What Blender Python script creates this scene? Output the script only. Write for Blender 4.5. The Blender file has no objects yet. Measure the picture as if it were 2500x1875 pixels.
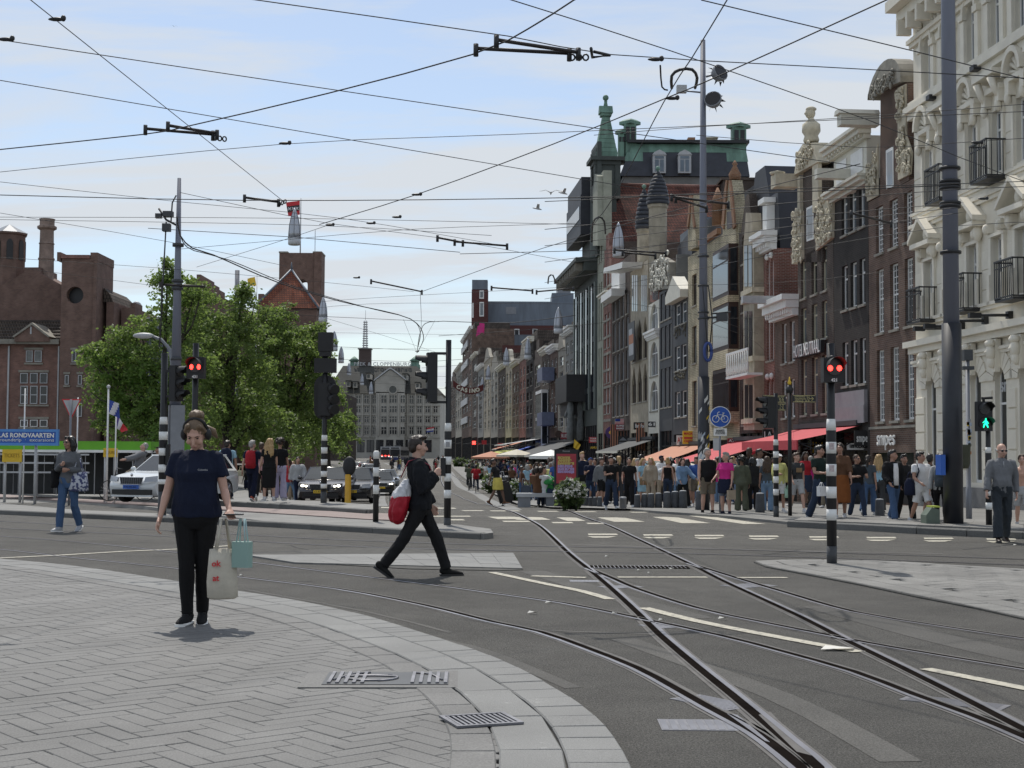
import bpy,bmesh,math,random
import numpy as np
from mathutils import Vector,Matrix,noise as mnoise
random.seed(11)
rng=np.random.default_rng(11)
PI=math.pi
R=math.radians
SC=bpy.context.scene
COL=SC.collection
# ------------------------------------------------------------ camera, sky, sun, exposure
CAM_H,FPX,PITCH,ROLL=1.5,3450.0,math.atan((1110-937.5)/3450.0),R(0.30)
cam_d=bpy.data.cameras.new('camera')
cam=bpy.data.objects.new('camera',cam_d)
COL.objects.link(cam)
CAM_M=(Matrix.Rotation(PI/2+PITCH,3,'X')@Matrix.Rotation(ROLL,3,'Z'))
cam.matrix_world=Matrix.Translation((0,0,CAM_H))@CAM_M.to_4x4()
cam_d.sensor_fit='HORIZONTAL'
cam_d.sensor_width=36.0
cam_d.lens=36.0*FPX/2500.0
cam_d.clip_start=0.1
cam_d.clip_end=8000
SC.camera=cam
SUN_EL,SUN_AZ=R(58),math.atan2(-0.24,0.97)
sun_dir=Vector((math.sin(SUN_AZ)*math.cos(SUN_EL),math.cos(SUN_AZ)*math.cos(SUN_EL),math.sin(SUN_EL)))
sun_d=bpy.data.lights.new('sun','SUN')
sun_d.energy=3.4
sun_d.angle=R(0.55)
sun_d.color=(1.0,0.95,0.87)
sun=bpy.data.objects.new('sun',sun_d)
sun.rotation_euler=sun_dir.to_track_quat('Z','Y').to_euler()
sun.location=(0,0,60)
COL.objects.link(sun)
world=bpy.data.worlds.new('World')
SC.world=world
world.use_nodes=True
nt=world.node_tree
nt.nodes.clear()
def wn(t,**k):
 n=nt.nodes.new(t)
 for a,b in k.items():setattr(n,a,b)
 return n
out=wn('ShaderNodeOutputWorld')
bg=wn('ShaderNodeBackground')
sky=wn('ShaderNodeTexSky',sky_type='NISHITA',sun_disc=False,sun_elevation=SUN_EL,sun_rotation=SUN_AZ,air_density=1.0,dust_density=0.8,ozone_density=1.6)
tc=wn('ShaderNodeTexCoord')
sep=wn('ShaderNodeSeparateXYZ')
nt.links.new(tc.outputs['Generated'],sep.inputs[0])
zc=wn('ShaderNodeMath',operation='MAXIMUM');zc.inputs[1].default_value=0.0
nt.links.new(sep.outputs[2],zc.inputs[0])
za=wn('ShaderNodeMath',operation='ADD');za.inputs[1].default_value=0.16
nt.links.new(zc.outputs[0],za.inputs[0])
dv=[wn('ShaderNodeMath',operation='DIVIDE')for _ in range(2)]
for i in range(2):
 nt.links.new(sep.outputs[i],dv[i].inputs[0]);nt.links.new(za.outputs[0],dv[i].inputs[1])
cmb=wn('ShaderNodeCombineXYZ')
nt.links.new(dv[0].outputs[0],cmb.inputs[0]);nt.links.new(dv[1].outputs[0],cmb.inputs[1])
mp=wn('ShaderNodeMapping');mp.inputs['Rotation'].default_value=(0,0,R(24));mp.inputs['Scale'].default_value=(0.55,1.5,1)
mp.inputs['Location'].default_value=(0.35,0.35,0)
nt.links.new(cmb.outputs[0],mp.inputs[0])
nz=wn('ShaderNodeTexNoise');nz.inputs['Scale'].default_value=1.5;nz.inputs['Detail'].default_value=7
nz.inputs['Roughness'].default_value=0.58;nz.inputs['Distortion'].default_value=0.35
nt.links.new(mp.outputs[0],nz.inputs['Vector'])
cr=wn('ShaderNodeValToRGB')
cr.color_ramp.elements[0].position=0.42;cr.color_ramp.elements[0].color=(0.22,0.22,0.22,1)
cr.color_ramp.elements[1].position=0.57;cr.color_ramp.elements[1].color=(0.96,0.96,0.96,1)
nt.links.new(nz.outputs['Fac'],cr.inputs[0])
mix=wn('ShaderNodeMix',data_type='RGBA')
hz=wn('ShaderNodeMapRange',interpolation_type='SMOOTHSTEP');hz.inputs[1].default_value=-.02;hz.inputs[2].default_value=.12
hz.inputs[3].default_value=1.0;hz.inputs[4].default_value=0.0
nt.links.new(sep.outputs[2],hz.inputs[0])
mx=wn('ShaderNodeMath',operation='MAXIMUM')
nt.links.new(cr.outputs['Color'],mx.inputs[0]);nt.links.new(hz.outputs[0],mx.inputs[1])
nt.links.new(mx.outputs[0],mix.inputs['Factor'])
nt.links.new(sky.outputs[0],mix.inputs['A'])
mix.inputs['B'].default_value=(5.2,5.5,5.85,1)
nt.links.new(mix.outputs['Result'],bg.inputs['Color'])
bg.inputs['Strength'].default_value=0.125
nt.links.new(bg.outputs[0],out.inputs[0])
SC.view_settings.view_transform='Standard'
SC.view_settings.look='None'
SC.view_settings.gamma=1.0
SC.view_settings.use_curve_mapping=False
SC.view_settings.exposure=0.1
SC.cycles.use_denoising=True
SC.cycles.max_bounces=5
SC.cycles.diffuse_bounces=3
SC.cycles.glossy_bounces=3
SC.cycles.transparent_max_bounces=8
# ------------------------------------------------------------ terrain and picture-to-place helpers
_TY=[-50,30,38,48,60,78,115,200,320,450,9000]
_TZ=[0,0,-.04,-.22,-.58,-0.95,-1.08,-.72,-.2,-.05,-.05]
def terr(y):
 return float(np.interp(y,_TY,_TZ))
def ray(px,py):
 return CAM_M@Vector(((px-1250)/FPX,-(py-937.5)/FPX,-1.0))
def G(px,py):
 """ground point seen at a place in the photograph"""
 d=ray(px,py)
 lo,hi=2.0,900.0
 for _ in range(60):
  m=(lo+hi)/2
  z=CAM_H+d.z/d.y*m
  if z>terr(m):lo=m
  else:hi=m
 return Vector((d.x/d.y*lo,lo,terr(lo)))
def P(px,py,Y):
 d=ray(px,py)
 return Vector((d.x/d.y*Y,Y,CAM_H+d.z/d.y*Y))
FD,FVX=18.4,-0.084
def facY(px):
 lo,hi=20.0,900.0
 for _ in range(50):
  m=(lo+hi)/2
  if P(px,1050,m).x<FD+FVX*m:lo=m
  else:hi=m
 return lo
 # ------------------------------------------------------------ materials
_M={}
def srgb(h):
 h=h.lstrip('#')
 c=[int(h[i:i+2],16)/255 for i in(0,2,4)]
 return tuple(x/12.92 if x<=0.04045 else((x+0.055)/1.055)**2.4 for x in c)
def newmat(name):
 m=bpy.data.materials.new(name);m.use_nodes=True
 t=m.node_tree;b=t.nodes['Principled BSDF']
 return m,t,b
def node(t,ty,**k):
 n=t.nodes.new(ty)
 for a,b in k.items():setattr(n,a,b)
 return n
def pm(name,col,rough=0.7,var=0.18,scale=3.0,metal=0.0,bump=0.0,bscale=40.0,spec=0.5,streak=False):
 """painted / plain material with procedural tone variation"""
 if name in _M:return _M[name]
 m,t,b=newmat(name)
 co=node(t,'ShaderNodeTexCoord');n=node(t,'ShaderNodeTexNoise')
 n.inputs['Scale'].default_value=scale;n.inputs['Detail'].default_value=5;n.inputs['Roughness'].default_value=0.62
 if streak:
  mpp=node(t,'ShaderNodeMapping');mpp.inputs['Scale'].default_value=(1,1,0.18)
  t.links.new(co.outputs['Object'],mpp.inputs[0]);t.links.new(mpp.outputs[0],n.inputs['Vector'])
 else:
  t.links.new(co.outputs['Object'],n.inputs['Vector'])
 r=node(t,'ShaderNodeMapRange');r.inputs[1].default_value=0.3;r.inputs[2].default_value=0.7
 r.inputs[3].default_value=1-var;r.inputs[4].default_value=1+var
 t.links.new(n.outputs['Fac'],r.inputs[0])
 mu=node(t,'ShaderNodeVectorMath',operation='SCALE');mu.inputs[0].default_value=col[:3]
 t.links.new(r.outputs[0],mu.inputs['Scale'])
 t.links.new(mu.outputs[0],b.inputs['Base Color'])
 b.inputs['Roughness'].default_value=rough;b.inputs['Metallic'].default_value=metal
 b.inputs['Specular IOR Level'].default_value=spec
 if bump:
  n2=node(t,'ShaderNodeTexNoise');n2 .inputs['Scale'].default_value=bscale;n2 .inputs['Detail'].default_value=4
  t.links.new(co.outputs['Object'],n2 .inputs['Vector'])
  bp=node(t,'ShaderNodeBump');bp.inputs['Strength'].default_value=bump;bp.inputs['Distance'].default_value=0.02
  t.links.new(n2 .outputs['Fac'],bp.inputs['Height']);t.links.new(bp.outputs[0],b.inputs['Normal'])
 _M[name]=m
 return m
def brickmat(name,c1,c2,mortar=(.30,.28,.25),bw=.24,bh=.075,var=.35,msize=.010):
 if name in _M:return _M[name]
 m,t,b=newmat(name)
 co=node(t,'ShaderNodeTexCoord');s=node(t,'ShaderNodeSeparateXYZ');a=node(t,'ShaderNodeMath',operation='ADD')
 cb=node(t,'ShaderNodeCombineXYZ');bk=node(t,'ShaderNodeTexBrick')
 t.links.new(co.outputs['Object'],s.inputs[0]);t.links.new(s.outputs[0],a.inputs[0]);t.links.new(s.outputs[1],a.inputs[1])
 t.links.new(a.outputs[0],cb.inputs[0]);t.links.new(s.outputs[2],cb.inputs[1]);t.links.new(cb.outputs[0],bk.inputs['Vector'])
 bk.inputs['Color1'].default_value=(*c1,1);bk.inputs['Color2'].default_value=(*c2,1);bk.inputs['Mortar'].default_value=(*mortar,1)
 bk.inputs['Scale'].default_value=1;bk.inputs['Mortar Size'].default_value=msize
 bk.inputs['Brick Width'].default_value=bw;bk.inputs['Row Height'].default_value=bh;bk.inputs['Bias'].default_value=0
 n=node(t,'ShaderNodeTexNoise');n.inputs['Scale'].default_value=0.9;n.inputs['Detail'].default_value=6
 t.links.new(co.outputs['Object'],n.inputs['Vector'])
 r=node(t,'ShaderNodeMapRange');r.inputs[1].default_value=.3;r.inputs[2].default_value=.7
 r.inputs[3].default_value=1-var;r.inputs[4].default_value=1+var
 t.links.new(n.outputs['Fac'],r.inputs[0])
 mu=node(t,'ShaderNodeVectorMath',operation='SCALE');t.links.new(bk.outputs['Color'],mu.inputs[0]);t.links.new(r.outputs[0],mu.inputs['Scale'])
 t.links.new(mu.outputs[0],b.inputs['Base Color']);b.inputs['Roughness'].default_value=.85;b.inputs['Specular IOR Level'].default_value=.3
 bp=node(t,'ShaderNodeBump');bp.inputs['Strength'].default_value=.5;bp.inputs['Distance'].default_value=.012;bp.invert=True
 t.links.new(bk.outputs['Fac'],bp.inputs['Height']);t.links.new(bp.outputs[0],b.inputs['Normal'])
 _M[name]=m
 return m
def emit(name,col,st):
 if name in _M:return _M[name]
 m,t,b=newmat(name)
 b.inputs['Base Color'].default_value=(*col,1)
 b.inputs['Emission Color'].default_value=(*col,1);b.inputs['Emission Strength'].default_value=st
 _M[name]=m
 return m
def islandmat(name,col,rough=.75,var=.2,spk=.25,spks=90,bump=.3,spec=.4,big=.12):
 """stone: a tone of its own for each separate piece, speckle and soft dirt"""
 if name in _M:return _M[name]
 m,t,b=newmat(name)
 co=node(t,'ShaderNodeNewGeometry');oi=node(t,'ShaderNodeObjectInfo')
 ad=node(t,'ShaderNodeMath',operation='ADD');fr=node(t,'ShaderNodeMath',operation='FRACT')
 t.links.new(co.outputs['Random Per Island'],ad.inputs[0]);t.links.new(oi.outputs['Random'],ad.inputs[1]);t.links.new(ad.outputs[0],fr.inputs[0])
 r=node(t,'ShaderNodeMapRange');r.inputs[3].default_value=1-var;r.inputs[4].default_value=1+var
 t.links.new(fr.outputs[0],r.inputs[0])
 n=node(t,'ShaderNodeTexNoise');n.inputs['Scale'].default_value=spks;n.inputs['Detail'].default_value=3
 t.links.new(co.outputs['Position'],n.inputs['Vector'])
 r2=node(t,'ShaderNodeMapRange');r2 .inputs[1].default_value=.3;r2 .inputs[2].default_value=.7;r2 .inputs[3].default_value=1-spk;r2 .inputs[4].default_value=1+spk
 t.links.new(n.outputs['Fac'],r2 .inputs[0])
 n3=node(t,'ShaderNodeTexNoise');n3 .inputs['Scale'].default_value=1.1;n3 .inputs['Detail'].default_value=6
 t.links.new(co.outputs['Position'],n3 .inputs['Vector'])
 r3=node(t,'ShaderNodeMapRange');r3 .inputs[1].default_value=.3;r3 .inputs[2].default_value=.7;r3 .inputs[3].default_value=1-big;r3 .inputs[4].default_value=1+big
 t.links.new(n3 .outputs['Fac'],r3 .inputs[0])
 m1=node(t,'ShaderNodeMath',operation='MULTIPLY');t.links.new(r.outputs[0],m1 .inputs[0]);t.links.new(r2 .outputs[0],m1 .inputs[1])
 m2=node(t,'ShaderNodeMath',operation='MULTIPLY');t.links.new(m1 .outputs[0],m2 .inputs[0]);t.links.new(r3 .outputs[0],m2 .inputs[1])
 n4=node(t,'ShaderNodeTexNoise');n4 .inputs['Scale'].default_value=9;n4 .inputs['Detail'].default_value=9;n4 .inputs['Roughness'].default_value=.75
 t.links.new(co.outputs['Position'],n4 .inputs['Vector'])
 r4=node(t,'ShaderNodeMapRange');r4 .inputs[1].default_value=.60;r4 .inputs[2].default_value=.74;r4 .inputs[3].default_value=1;r4 .inputs[4].default_value=1.5
 t.links.new(n4 .outputs['Fac'],r4 .inputs[0])
 m4=node(t,'ShaderNodeMath',operation='MULTIPLY');t.links.new(m2 .outputs[0],m4 .inputs[0]);t.links.new(r4 .outputs[0],m4 .inputs[1])
 mu=node(t,'ShaderNodeVectorMath',operation='SCALE');mu.inputs[0].default_value=col;t.links.new(m4 .outputs[0],mu.inputs['Scale'])
 t.links.new(mu.outputs[0],b.inputs['Base Color']);b.inputs['Roughness'].default_value=rough;b.inputs['Specular IOR Level'].default_value=spec
 bp=node(t,'ShaderNodeBump');bp.inputs['Strength'].default_value=bump;bp.inputs['Distance'].default_value=.01
 t.links.new(n.outputs['Fac'],bp.inputs['Height']);t.links.new(bp.outputs[0],b.inputs['Normal'])
 _M[name]=m
 return m
 # ------------------------------------------------------------ mesh builder and scene helpers
class MB:
 def __init__(s):s.v=[];s.f=[];s.mi=[];s.sm=[]
 def add(s,vs,fs,mi=0,sm=False):
  o=len(s.v);s.v+=[tuple(v)for v in vs]
  for f in fs:s.f.append(tuple(i+o for i in f));s.mi.append(mi);s.sm.append(sm)
  return s
 def box(s,x0,x1,y0,y1,z0,z1,mi=0):
  v=[(x,y,z)for z in(z0,z1)for y in(y0,y1)for x in(x0,x1)]
  return s.add(v,[(0,2,3,1),(4,5,7,6),(0,1,5,4),(2,6,7,3),(0,4,6,2),(1,3,7,5)],mi)
 def cbox(s,c,d,mi=0):
  return s.box(c[0]-d[0]/2,c[0]+d[0]/2,c[1]-d[1]/2,c[1]+d[1]/2,c[2]-d[2]/2,c[2]+d[2]/2,mi)
 def rings(s,rs,mi=0,cap=True,sm=True,closed=True):
  n=len(rs[0]);o=len(s.v)
  vs=[p for r in rs for p in r];fs=[]
  for i in range(len(rs)-1):
   for j in range(n if closed else n-1):
    k=(j+1)%n
    fs.append((i*n+j,i*n+k,(i+1)*n+k,(i+1)*n+j))
  s.add(vs,fs,mi,sm)
  if cap:
   s.f.append(tuple(o+j for j in reversed(range(n))));s.mi.append(mi);s.sm.append(False)
   s.f.append(tuple(o+(len(rs)-1)*n+j for j in range(n)));s.mi.append(mi);s.sm.append(False)
  return s
 def tube(s,pts,rad,n=8,mi=0,flat=None,up=None,cap=True,rnd=False,sm=True):
  """tube along points; rad number / list / list of (ra, rb)"""
  pts=[Vector(p)for p in pts]
  if not isinstance(rad,list):rad=[rad]*len(pts)
  rad=[(r,r)if not isinstance(r,(list,tuple))else r for r in rad]
  if rnd:
   d0=(pts[0]-pts[1]).normalized();d1=(pts[-1]-pts[-2]).normalized()
   a,b=rad[0],rad[-1]
   pts=[pts[0]+d0*max(a)*.9,pts[0]+d0*max(a)*.6]+pts+[pts[-1]+d1*max(b)*.6,pts[-1]+d1*max(b)*.9]
   rad=[(a[0]*.35,a[1]*.35),(a[0]*.8,a[1]*.8)]+rad+[(b[0]*.8,b[1]*.8),(b[0]*.35,b[1]*.35)]
  ref=Vector(up)if up is not None else None
  rs=[];u=None
  for i,p in enumerate(pts):
   t=(pts[min(i+1,len(pts)-1)]-pts[max(i-1,0)])
   if t.length<1e-9:t=Vector((0,0,1))
   t.normalize()
   if ref is not None:u=ref-t*ref.dot(t)
   elif u is None:
    a=Vector((1,0,0))if abs(t.x)<.9 else Vector((0,1,0));u=a-t*a.dot(t)
   else:u=u-t*u.dot(t)
   if u.length<1e-6:u=t.orthogonal()
   u.normalize();w=t.cross(u)
   rs.append([p+u*(rad[i][0]*math.cos(2*PI*k/n))+w*(rad[i][1]*math.sin(2*PI*k/n))for k in range(n)])
  return s.rings(rs,mi,cap,sm)
 def lathe(s,prof,n=16,c=(0,0,0),mi=0,sm=True,sx=1,sy=1):
  rs=[[(c[0]+r*sx*math.cos(2*PI*k/n),c[1]+r*sy*math.sin(2*PI*k/n),c[2]+z)for k in range(n)]for r,z in prof]
  return s.rings(rs,mi,True,sm)
 def ball(s,c,r,n=10,m=7,mi=0,rot=None):
  if not isinstance(r,(list,tuple)):r=(r,r,r)
  rs=[]
  for i in range(m+1):
   a=-PI/2+PI*(i+.02)/(m+.04)
   ring=[]
   for k in range(n):
    q=Vector((r[0]*math.cos(a)*math.cos(2*PI*k/n),r[1]*math.cos(a)*math.sin(2*PI*k/n),r[2]*math.sin(a)))
    if rot is not None:q=rot@q
    ring.append(Vector(c)+q)
   rs.append(ring)
  return s.rings(rs,mi,True,True)
 def prism(s,poly,y0,y1,mi=0):
  """polygon in x,z extruded in y"""
  n=len(poly)
  v=[(x,y0,z)for x,z in poly]+[(x,y1,z)for x,z in poly]
  return s.add(v,[tuple(range(n)),tuple(range(2*n-1,n-1,-1))]+[(j,j+n,(j+1)%n+n,(j+1)%n)for j in range(n)],mi)
 def slab(s,poly,z0,z1,mi=0):
  """polygon in x,y extruded in z"""
  n=len(poly)
  v=[(p[0],p[1],z0)for p in poly]+[(p[0],p[1],z1)for p in poly]
  return s.add(v,[tuple(range(n-1,-1,-1)),tuple(range(n,2*n))]+[(j,(j+1)%n,(j+1)%n+n,j+n)for j in range(n)],mi)
 def join(s,o,M=None):
  k=len(s.v)
  s.v+=[tuple(M@Vector(v))if M is not None else v for v in o.v]
  s.f+=[tuple(i+k for i in f)for f in o.f];s.mi+=o.mi;s.sm+=o.sm
  return s
 def mesh(s,name,mats,fix=True):
  me=bpy.data.meshes.new(name)
  me.from_pydata(s.v,[],s.f)
  me.polygons.foreach_set('material_index',s.mi);me.polygons.foreach_set('use_smooth',s.sm)
  for m in(mats if isinstance(mats,(list,tuple))else[mats]):me.materials.append(m)
  if fix and len(s.f)<60000:
   b=bmesh.new();b.from_mesh(me);bmesh.ops.recalc_face_normals(b,faces=b.faces);b.to_mesh(me);b.free()
  me.update()
  return me
 def build(s,name,mats,parent=None,loc=None,rot=None,fix=True):
  return put(name,s.mesh(name,mats,fix),parent,loc,rot)
def put(name,me,parent=None,loc=None,rot=None):
 o=bpy.data.objects.new(name,me);COL.objects.link(o)
 if parent:o.parent=parent
 if loc is not None:o.location=loc
 if rot is not None:o.rotation_euler=rot
 return o
def tag(o,label,cat=None,group=None,kind=None):
 if label:o['label']=label
 if cat:o['category']=cat
 if group:o['group']=group
 if kind:o['kind']=kind
 return o
def thing(name,label,cat,loc=(0,0,0),rotz=0,group=None):
 o=bpy.data.objects.new(name,None);COL.objects.link(o)
 o.empty_display_size=.2
 o.location=loc;o.rotation_euler=(0,0,rotz)
 return tag(o,label,cat,group)
def struct(name,mb,mats,parent=None,**k):
 o=mb.build(name,mats,parent,**k)
 if parent is None:o['kind']='structure'
 return o
def copy_thing(root,loc=None,rotz=None,label=None,scale=None):
 def rec(o,par):
  c=o.copy();COL.objects.link(c)
  if par:c.parent=par
  for ch in list(o.children):rec(ch,c)
  return c
 r=rec(root,None)
 if loc is not None:r.location=loc
 if rotz is not None:r.rotation_euler=(0,0,rotz)
 if label:r['label']=label
 if scale:r.scale=(scale,)*3
 return r
TMP=bpy.data.scenes.new('tmp')
def evaluated(o,name):
 TMP.collection.objects.link(o)
 vl=TMP.view_layers[0];vl.update()
 dg=vl.depsgraph;dg.update()
 me=bpy.data.meshes.new_from_object(o.evaluated_get(dg),depsgraph=dg)
 me.name=name
 TMP.collection.objects.unlink(o)
 d=o.data;bpy.data.objects.remove(o)
 if isinstance(d,bpy.types.Mesh):bpy.data.meshes.remove(d)
 return me
_TX={}
def textmesh(body,size=1.0,ext=.004,bold=0.0,width=None,align='CENTER',sp=1.0):
 """lettering in the x,z plane, read from -y; width fits the whole line"""
 k=(body,size,ext,bold,width,align,sp)
 if k in _TX:return _TX[k]
 cu=bpy.data.curves.new('lettering','FONT');cu.body=body;cu.size=size;cu.extrude=ext;cu.offset=bold
 cu.align_x=align;cu.align_y='CENTER';cu.resolution_u=2;cu.space_character=sp
 cu.space_line=.85
 me=evaluated(bpy.data.objects.new('lettering',cu),'lettering')
 n=len(me.vertices);a=np.empty(n*3,'f');me.vertices.foreach_get('co',a);a=a.reshape(-1,3)
 if width:
  w=a[:,0].max()-a[:,0].min();a[:,0]*=width/max(w,1e-6)
 b=np.stack([a[:,0],-a[:,2],a[:,1]],1);me.vertices.foreach_set('co',b.astype('f').ravel());me.update()
 me.materials.clear();_TX[k]=me
 return me
def text(body,mat,parent,loc,rotz=0,name='lettering',**k):
 me=textmesh(body,**k).copy();me.materials.append(mat)
 return put(name,me,parent,loc,(0,0,rotz))
M_asph=None
M_white=pm('white_paint',(.75,.75,.73),.5,.06)
M_offwhite=pm('cream_paint',(.62,.60,.52),.6,.1)
M_black=pm('black_paint',(.012,.012,.014),.45,.2)
M_black_sat=pm('black_plastic',(.015,.015,.016),.6,.2)
M_dkgrey=pm('dark_grey_paint',(.045,.048,.052),.5,.15)
M_grey=pm('grey_paint',(.21,.22,.24),.45,.12)
M_galv=pm('galvanised_steel',(.20,.21,.235),.5,.15,metal=.25,streak=True)
M_lgrey=pm('light_grey_paint',(.42,.43,.44),.5,.1)
M_wire=pm('dark_cable',(.02,.02,.022),.6,.1)
M_ins=pm('brown_black_insulator',(.022,.017,.015),.5,.3)
M_glass=pm('window_glass',(.018,.022,.027),.06,.5,scale=.6,spec=.6)
M_shop=pm('shop_glass',(.012,.013,.015),.1,.6,scale=1.3,spec=.5)
M_red=pm('red_paint',(.55,.03,.035),.45,.1)
M_yellow=pm('yellow_paint',(.72,.47,.03),.5,.1)
M_blue=pm('blue_paint',(.02,.10,.42),.4,.08)
M_patina=pm('copper_patina',(.13,.225,.175),.7,.35,scale=1.5,streak=True)
M_slate=pm('dark_slate',(.035,.038,.048),.6,.25,scale=1.2)
M_stone=pm('sandstone',(.34,.30,.23),.85,.25,scale=1.6,bump=.3,bscale=14)
M_cream=pm('cream_stone',(.52,.47,.36),.8,.25,scale=2.2,bump=.3,bscale=18)
M_iron=pm('wrought_iron',(.02,.02,.022),.5,.2)
# ============================================================ GROUND
def asphalt():
 m,t,b=newmat('asphalt')
 g=node(t,'ShaderNodeNewGeometry')
 def nz(s,d=5,rgh=.6):
  n=node(t,'ShaderNodeTexNoise');n.inputs['Scale'].default_value=s;n.inputs['Detail'].default_value=d;n.inputs['Roughness'].default_value=rgh
  t.links.new(g.outputs['Position'],n.inputs['Vector']);return n
 def rg(n,a,bb,lo=.3,hi=.7):
  r=node(t,'ShaderNodeMapRange');r.inputs[1].default_value=lo;r.inputs[2].default_value=hi;r.inputs[3].default_value=a;r.inputs[4].default_value=bb
  t.links.new(n.outputs['Fac'],r.inputs[0]);return r
 a,bb,c=rg(nz(.35),.80,1.20),rg(nz(85,3,.8),.1,1.9),rg(nz(2.3,7,.7),.84,1.16)
 d=rg(nz(40,3,.75),.70,1.3)
 m1=node(t,'ShaderNodeMath',operation='MULTIPLY');t.links.new(a.outputs[0],m1 .inputs[0]);t.links.new(bb.outputs[0],m1 .inputs[1])
 m2=node(t,'ShaderNodeMath',operation='MULTIPLY');t.links.new(m1 .outputs[0],m2 .inputs[0]);t.links.new(c.outputs[0],m2 .inputs[1])
 m3=node(t,'ShaderNodeMath',operation='MULTIPLY');t.links.new(m2 .outputs[0],m3 .inputs[0]);t.links.new(d.outputs[0],m3 .inputs[1])
 mu=node(t,'ShaderNodeVectorMath',operation='SCALE');mu.inputs[0].default_value=(.120,.115,.104);t.links.new(m3 .outputs[0],mu.inputs['Scale'])
 t.links.new(mu.outputs[0],b.inputs['Base Color']);b.inputs['Roughness'].default_value=.85;b.inputs['Specular IOR Level'].default_value=.35
 bp=node(t,'ShaderNodeBump');bp.inputs['Strength'].default_value=.9;bp.inputs['Distance'].default_value=.010
 t.links.new(bb.outputs[0],bp.inputs['Height']);t.links.new(bp.outputs[0],b.inputs['Normal'])
 return m
M_asph=asphalt()
M_pave=islandmat('grey_paving_stone',(.140,.138,.133),.7,.05,.24,90,.3,big=.16)
M_kerb=islandmat('pale_granite_kerb',(.172,.173,.168),.7,.06,.26,150,.3)
M_kerbdark=islandmat('weathered_kerb_stone',(.12,.12,.115),.8,.18,.3,60,.3)
M_joint=pm('dark_joint_sand',(.07,.068,.062),.95,.3,scale=9)
M_pave2=islandmat('worn_paving',(.175,.172,.163),.75,.08,.2,60,.2,big=.2)
M_red_pave=islandmat('pinkish_cycle_path',(.235,.185,.17),.8,.12,.2,60,.2,big=.15)
M_setts=islandmat('grey_setts',(.17,.17,.165),.8,.16,.2,60,.2,big=.15)
def paintmat():
 m,t,b=newmat('worn_road_paint')
 g=node(t,'ShaderNodeNewGeometry');n=node(t,'ShaderNodeTexNoise');n.inputs['Scale'].default_value=16;n.inputs['Detail'].default_value=8;n.inputs['Roughness'].default_value=.7
 t.links.new(g.outputs['Position'],n.inputs['Vector'])
 c=node(t,'ShaderNodeValToRGB');e=c.color_ramp.elements
 e[0].position=.36;e[0].color=(.16,.15,.135,1);e[1].position=.5;e[1].color=(.43,.405,.33,1)
 t.links.new(n.outputs['Fac'],c.inputs[0]);t.links.new(c.outputs[0],b.inputs['Base Color']);b.inputs['Roughness'].default_value=.75
 return m
M_paint=paintmat()
M_rail=pm('worn_rail_steel',(.22,.22,.24),.40,.2,scale=1.5,metal=.6)
M_recess_shade=pm('painted_recess_shade',(.012,.010,.009),1.0,.3,spec=0.0)  # near-black: shade of grooves and slots is put into the colour
M_railbed=pm('rail_edge_mortar',(.105,.10,.095),.85,.25,scale=4)
M_castiron=pm('cast_iron_cover',(.17,.17,.185),.5,.3,scale=8,metal=.4)
def sheet(name,x0,x1,ys,dz,mat):
 mb=MB()
 vs=[];fs=[]
 for i,y in enumerate(ys):
  vs+=[(x0,y,terr(y)+dz),(x1,y,terr(y)+dz)]
  if i:fs.append((2*i-2,2*i-1,2*i+1,2*i))
 mb.add(vs,fs,0,True)
 return struct(name,mb,mat)
YS=[-60,0,30,34,38,43,48,54,60,69,78,95,115,160,200,260,320,450,900,5000]
road=sheet('road',-1500,1500,YS,0,M_asph)
def smooth_line(pts,step=.4):
 """Catmull-Rom through ground points, resampled"""
 p=[Vector(q)for q in pts]
 p=[p[0]*2-p[1]]+p+[p[-1]*2-p[-2]]
 o=[]
 for i in range(1,len(p)-2):
  n=max(2,int((p[i+1]-p[i]).length/step))
  for k in range(n):
   t=k/n
   o.append(.5*((2*p[i])+(-p[i-1]+p[i+1])*t+(2*p[i-1]-5*p[i]+4*p[i+1]-p[i+2])*t*t+(-p[i-1]+3*p[i]-3*p[i+1]+p[i+2])*t**3))
 o.append(p[-2])
 return o
def offset(line,d):
 o=[]
 for i,p in enumerate(line):
  t=line[min(i+1,len(line)-1)]-line[max(i-1,0)];t.z=0;t.normalize()
  o.append(p+Vector((-t.y,t.x,0))*d)
 return o
def resample(line,step):
 L=[0]
 for a,b in zip(line,line[1:]):L.append(L[-1]+(b-a).length)
 n=max(1,int(L[-1]/step));o=[]
 for k in range(n+1):
  s=L[-1]*k/n
  i=min(len(L)-2,max(0,int(np.searchsorted(L,s))-1))
  f=(s-L[i])/max(1e-9,L[i+1]-L[i]);o.append(line[i].lerp(line[i+1],f))
 return o
def ribbon(mb,line,a,b,dz,mi=0,da=None,sm=True):
 l,r=offset(line,a),offset(line,b)
 vs=[];fs=[]
 for i in range(len(line)):
  za=terr(l[i].y)+dz;zb=terr(r[i].y)+(dz if da is None else da)
  vs+=[(l[i].x,l[i].y,za),(r[i].x,r[i].y,zb)]
  if i:fs.append((2*i-2,2*i-1,2*i+1,2*i))
 mb.add(vs,fs,mi,sm)
def inside(poly,x,y):
 c=False;j=len(poly)-1
 for i in range(len(poly)):
  if(poly[i][1]>y)!=(poly[j][1]>y)and x<(poly[j][0]-poly[i][0])*(y-poly[i][1])/(poly[j][1]-poly[i][1])+poly[i][0]:c=not c
  j=i
 return c
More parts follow.
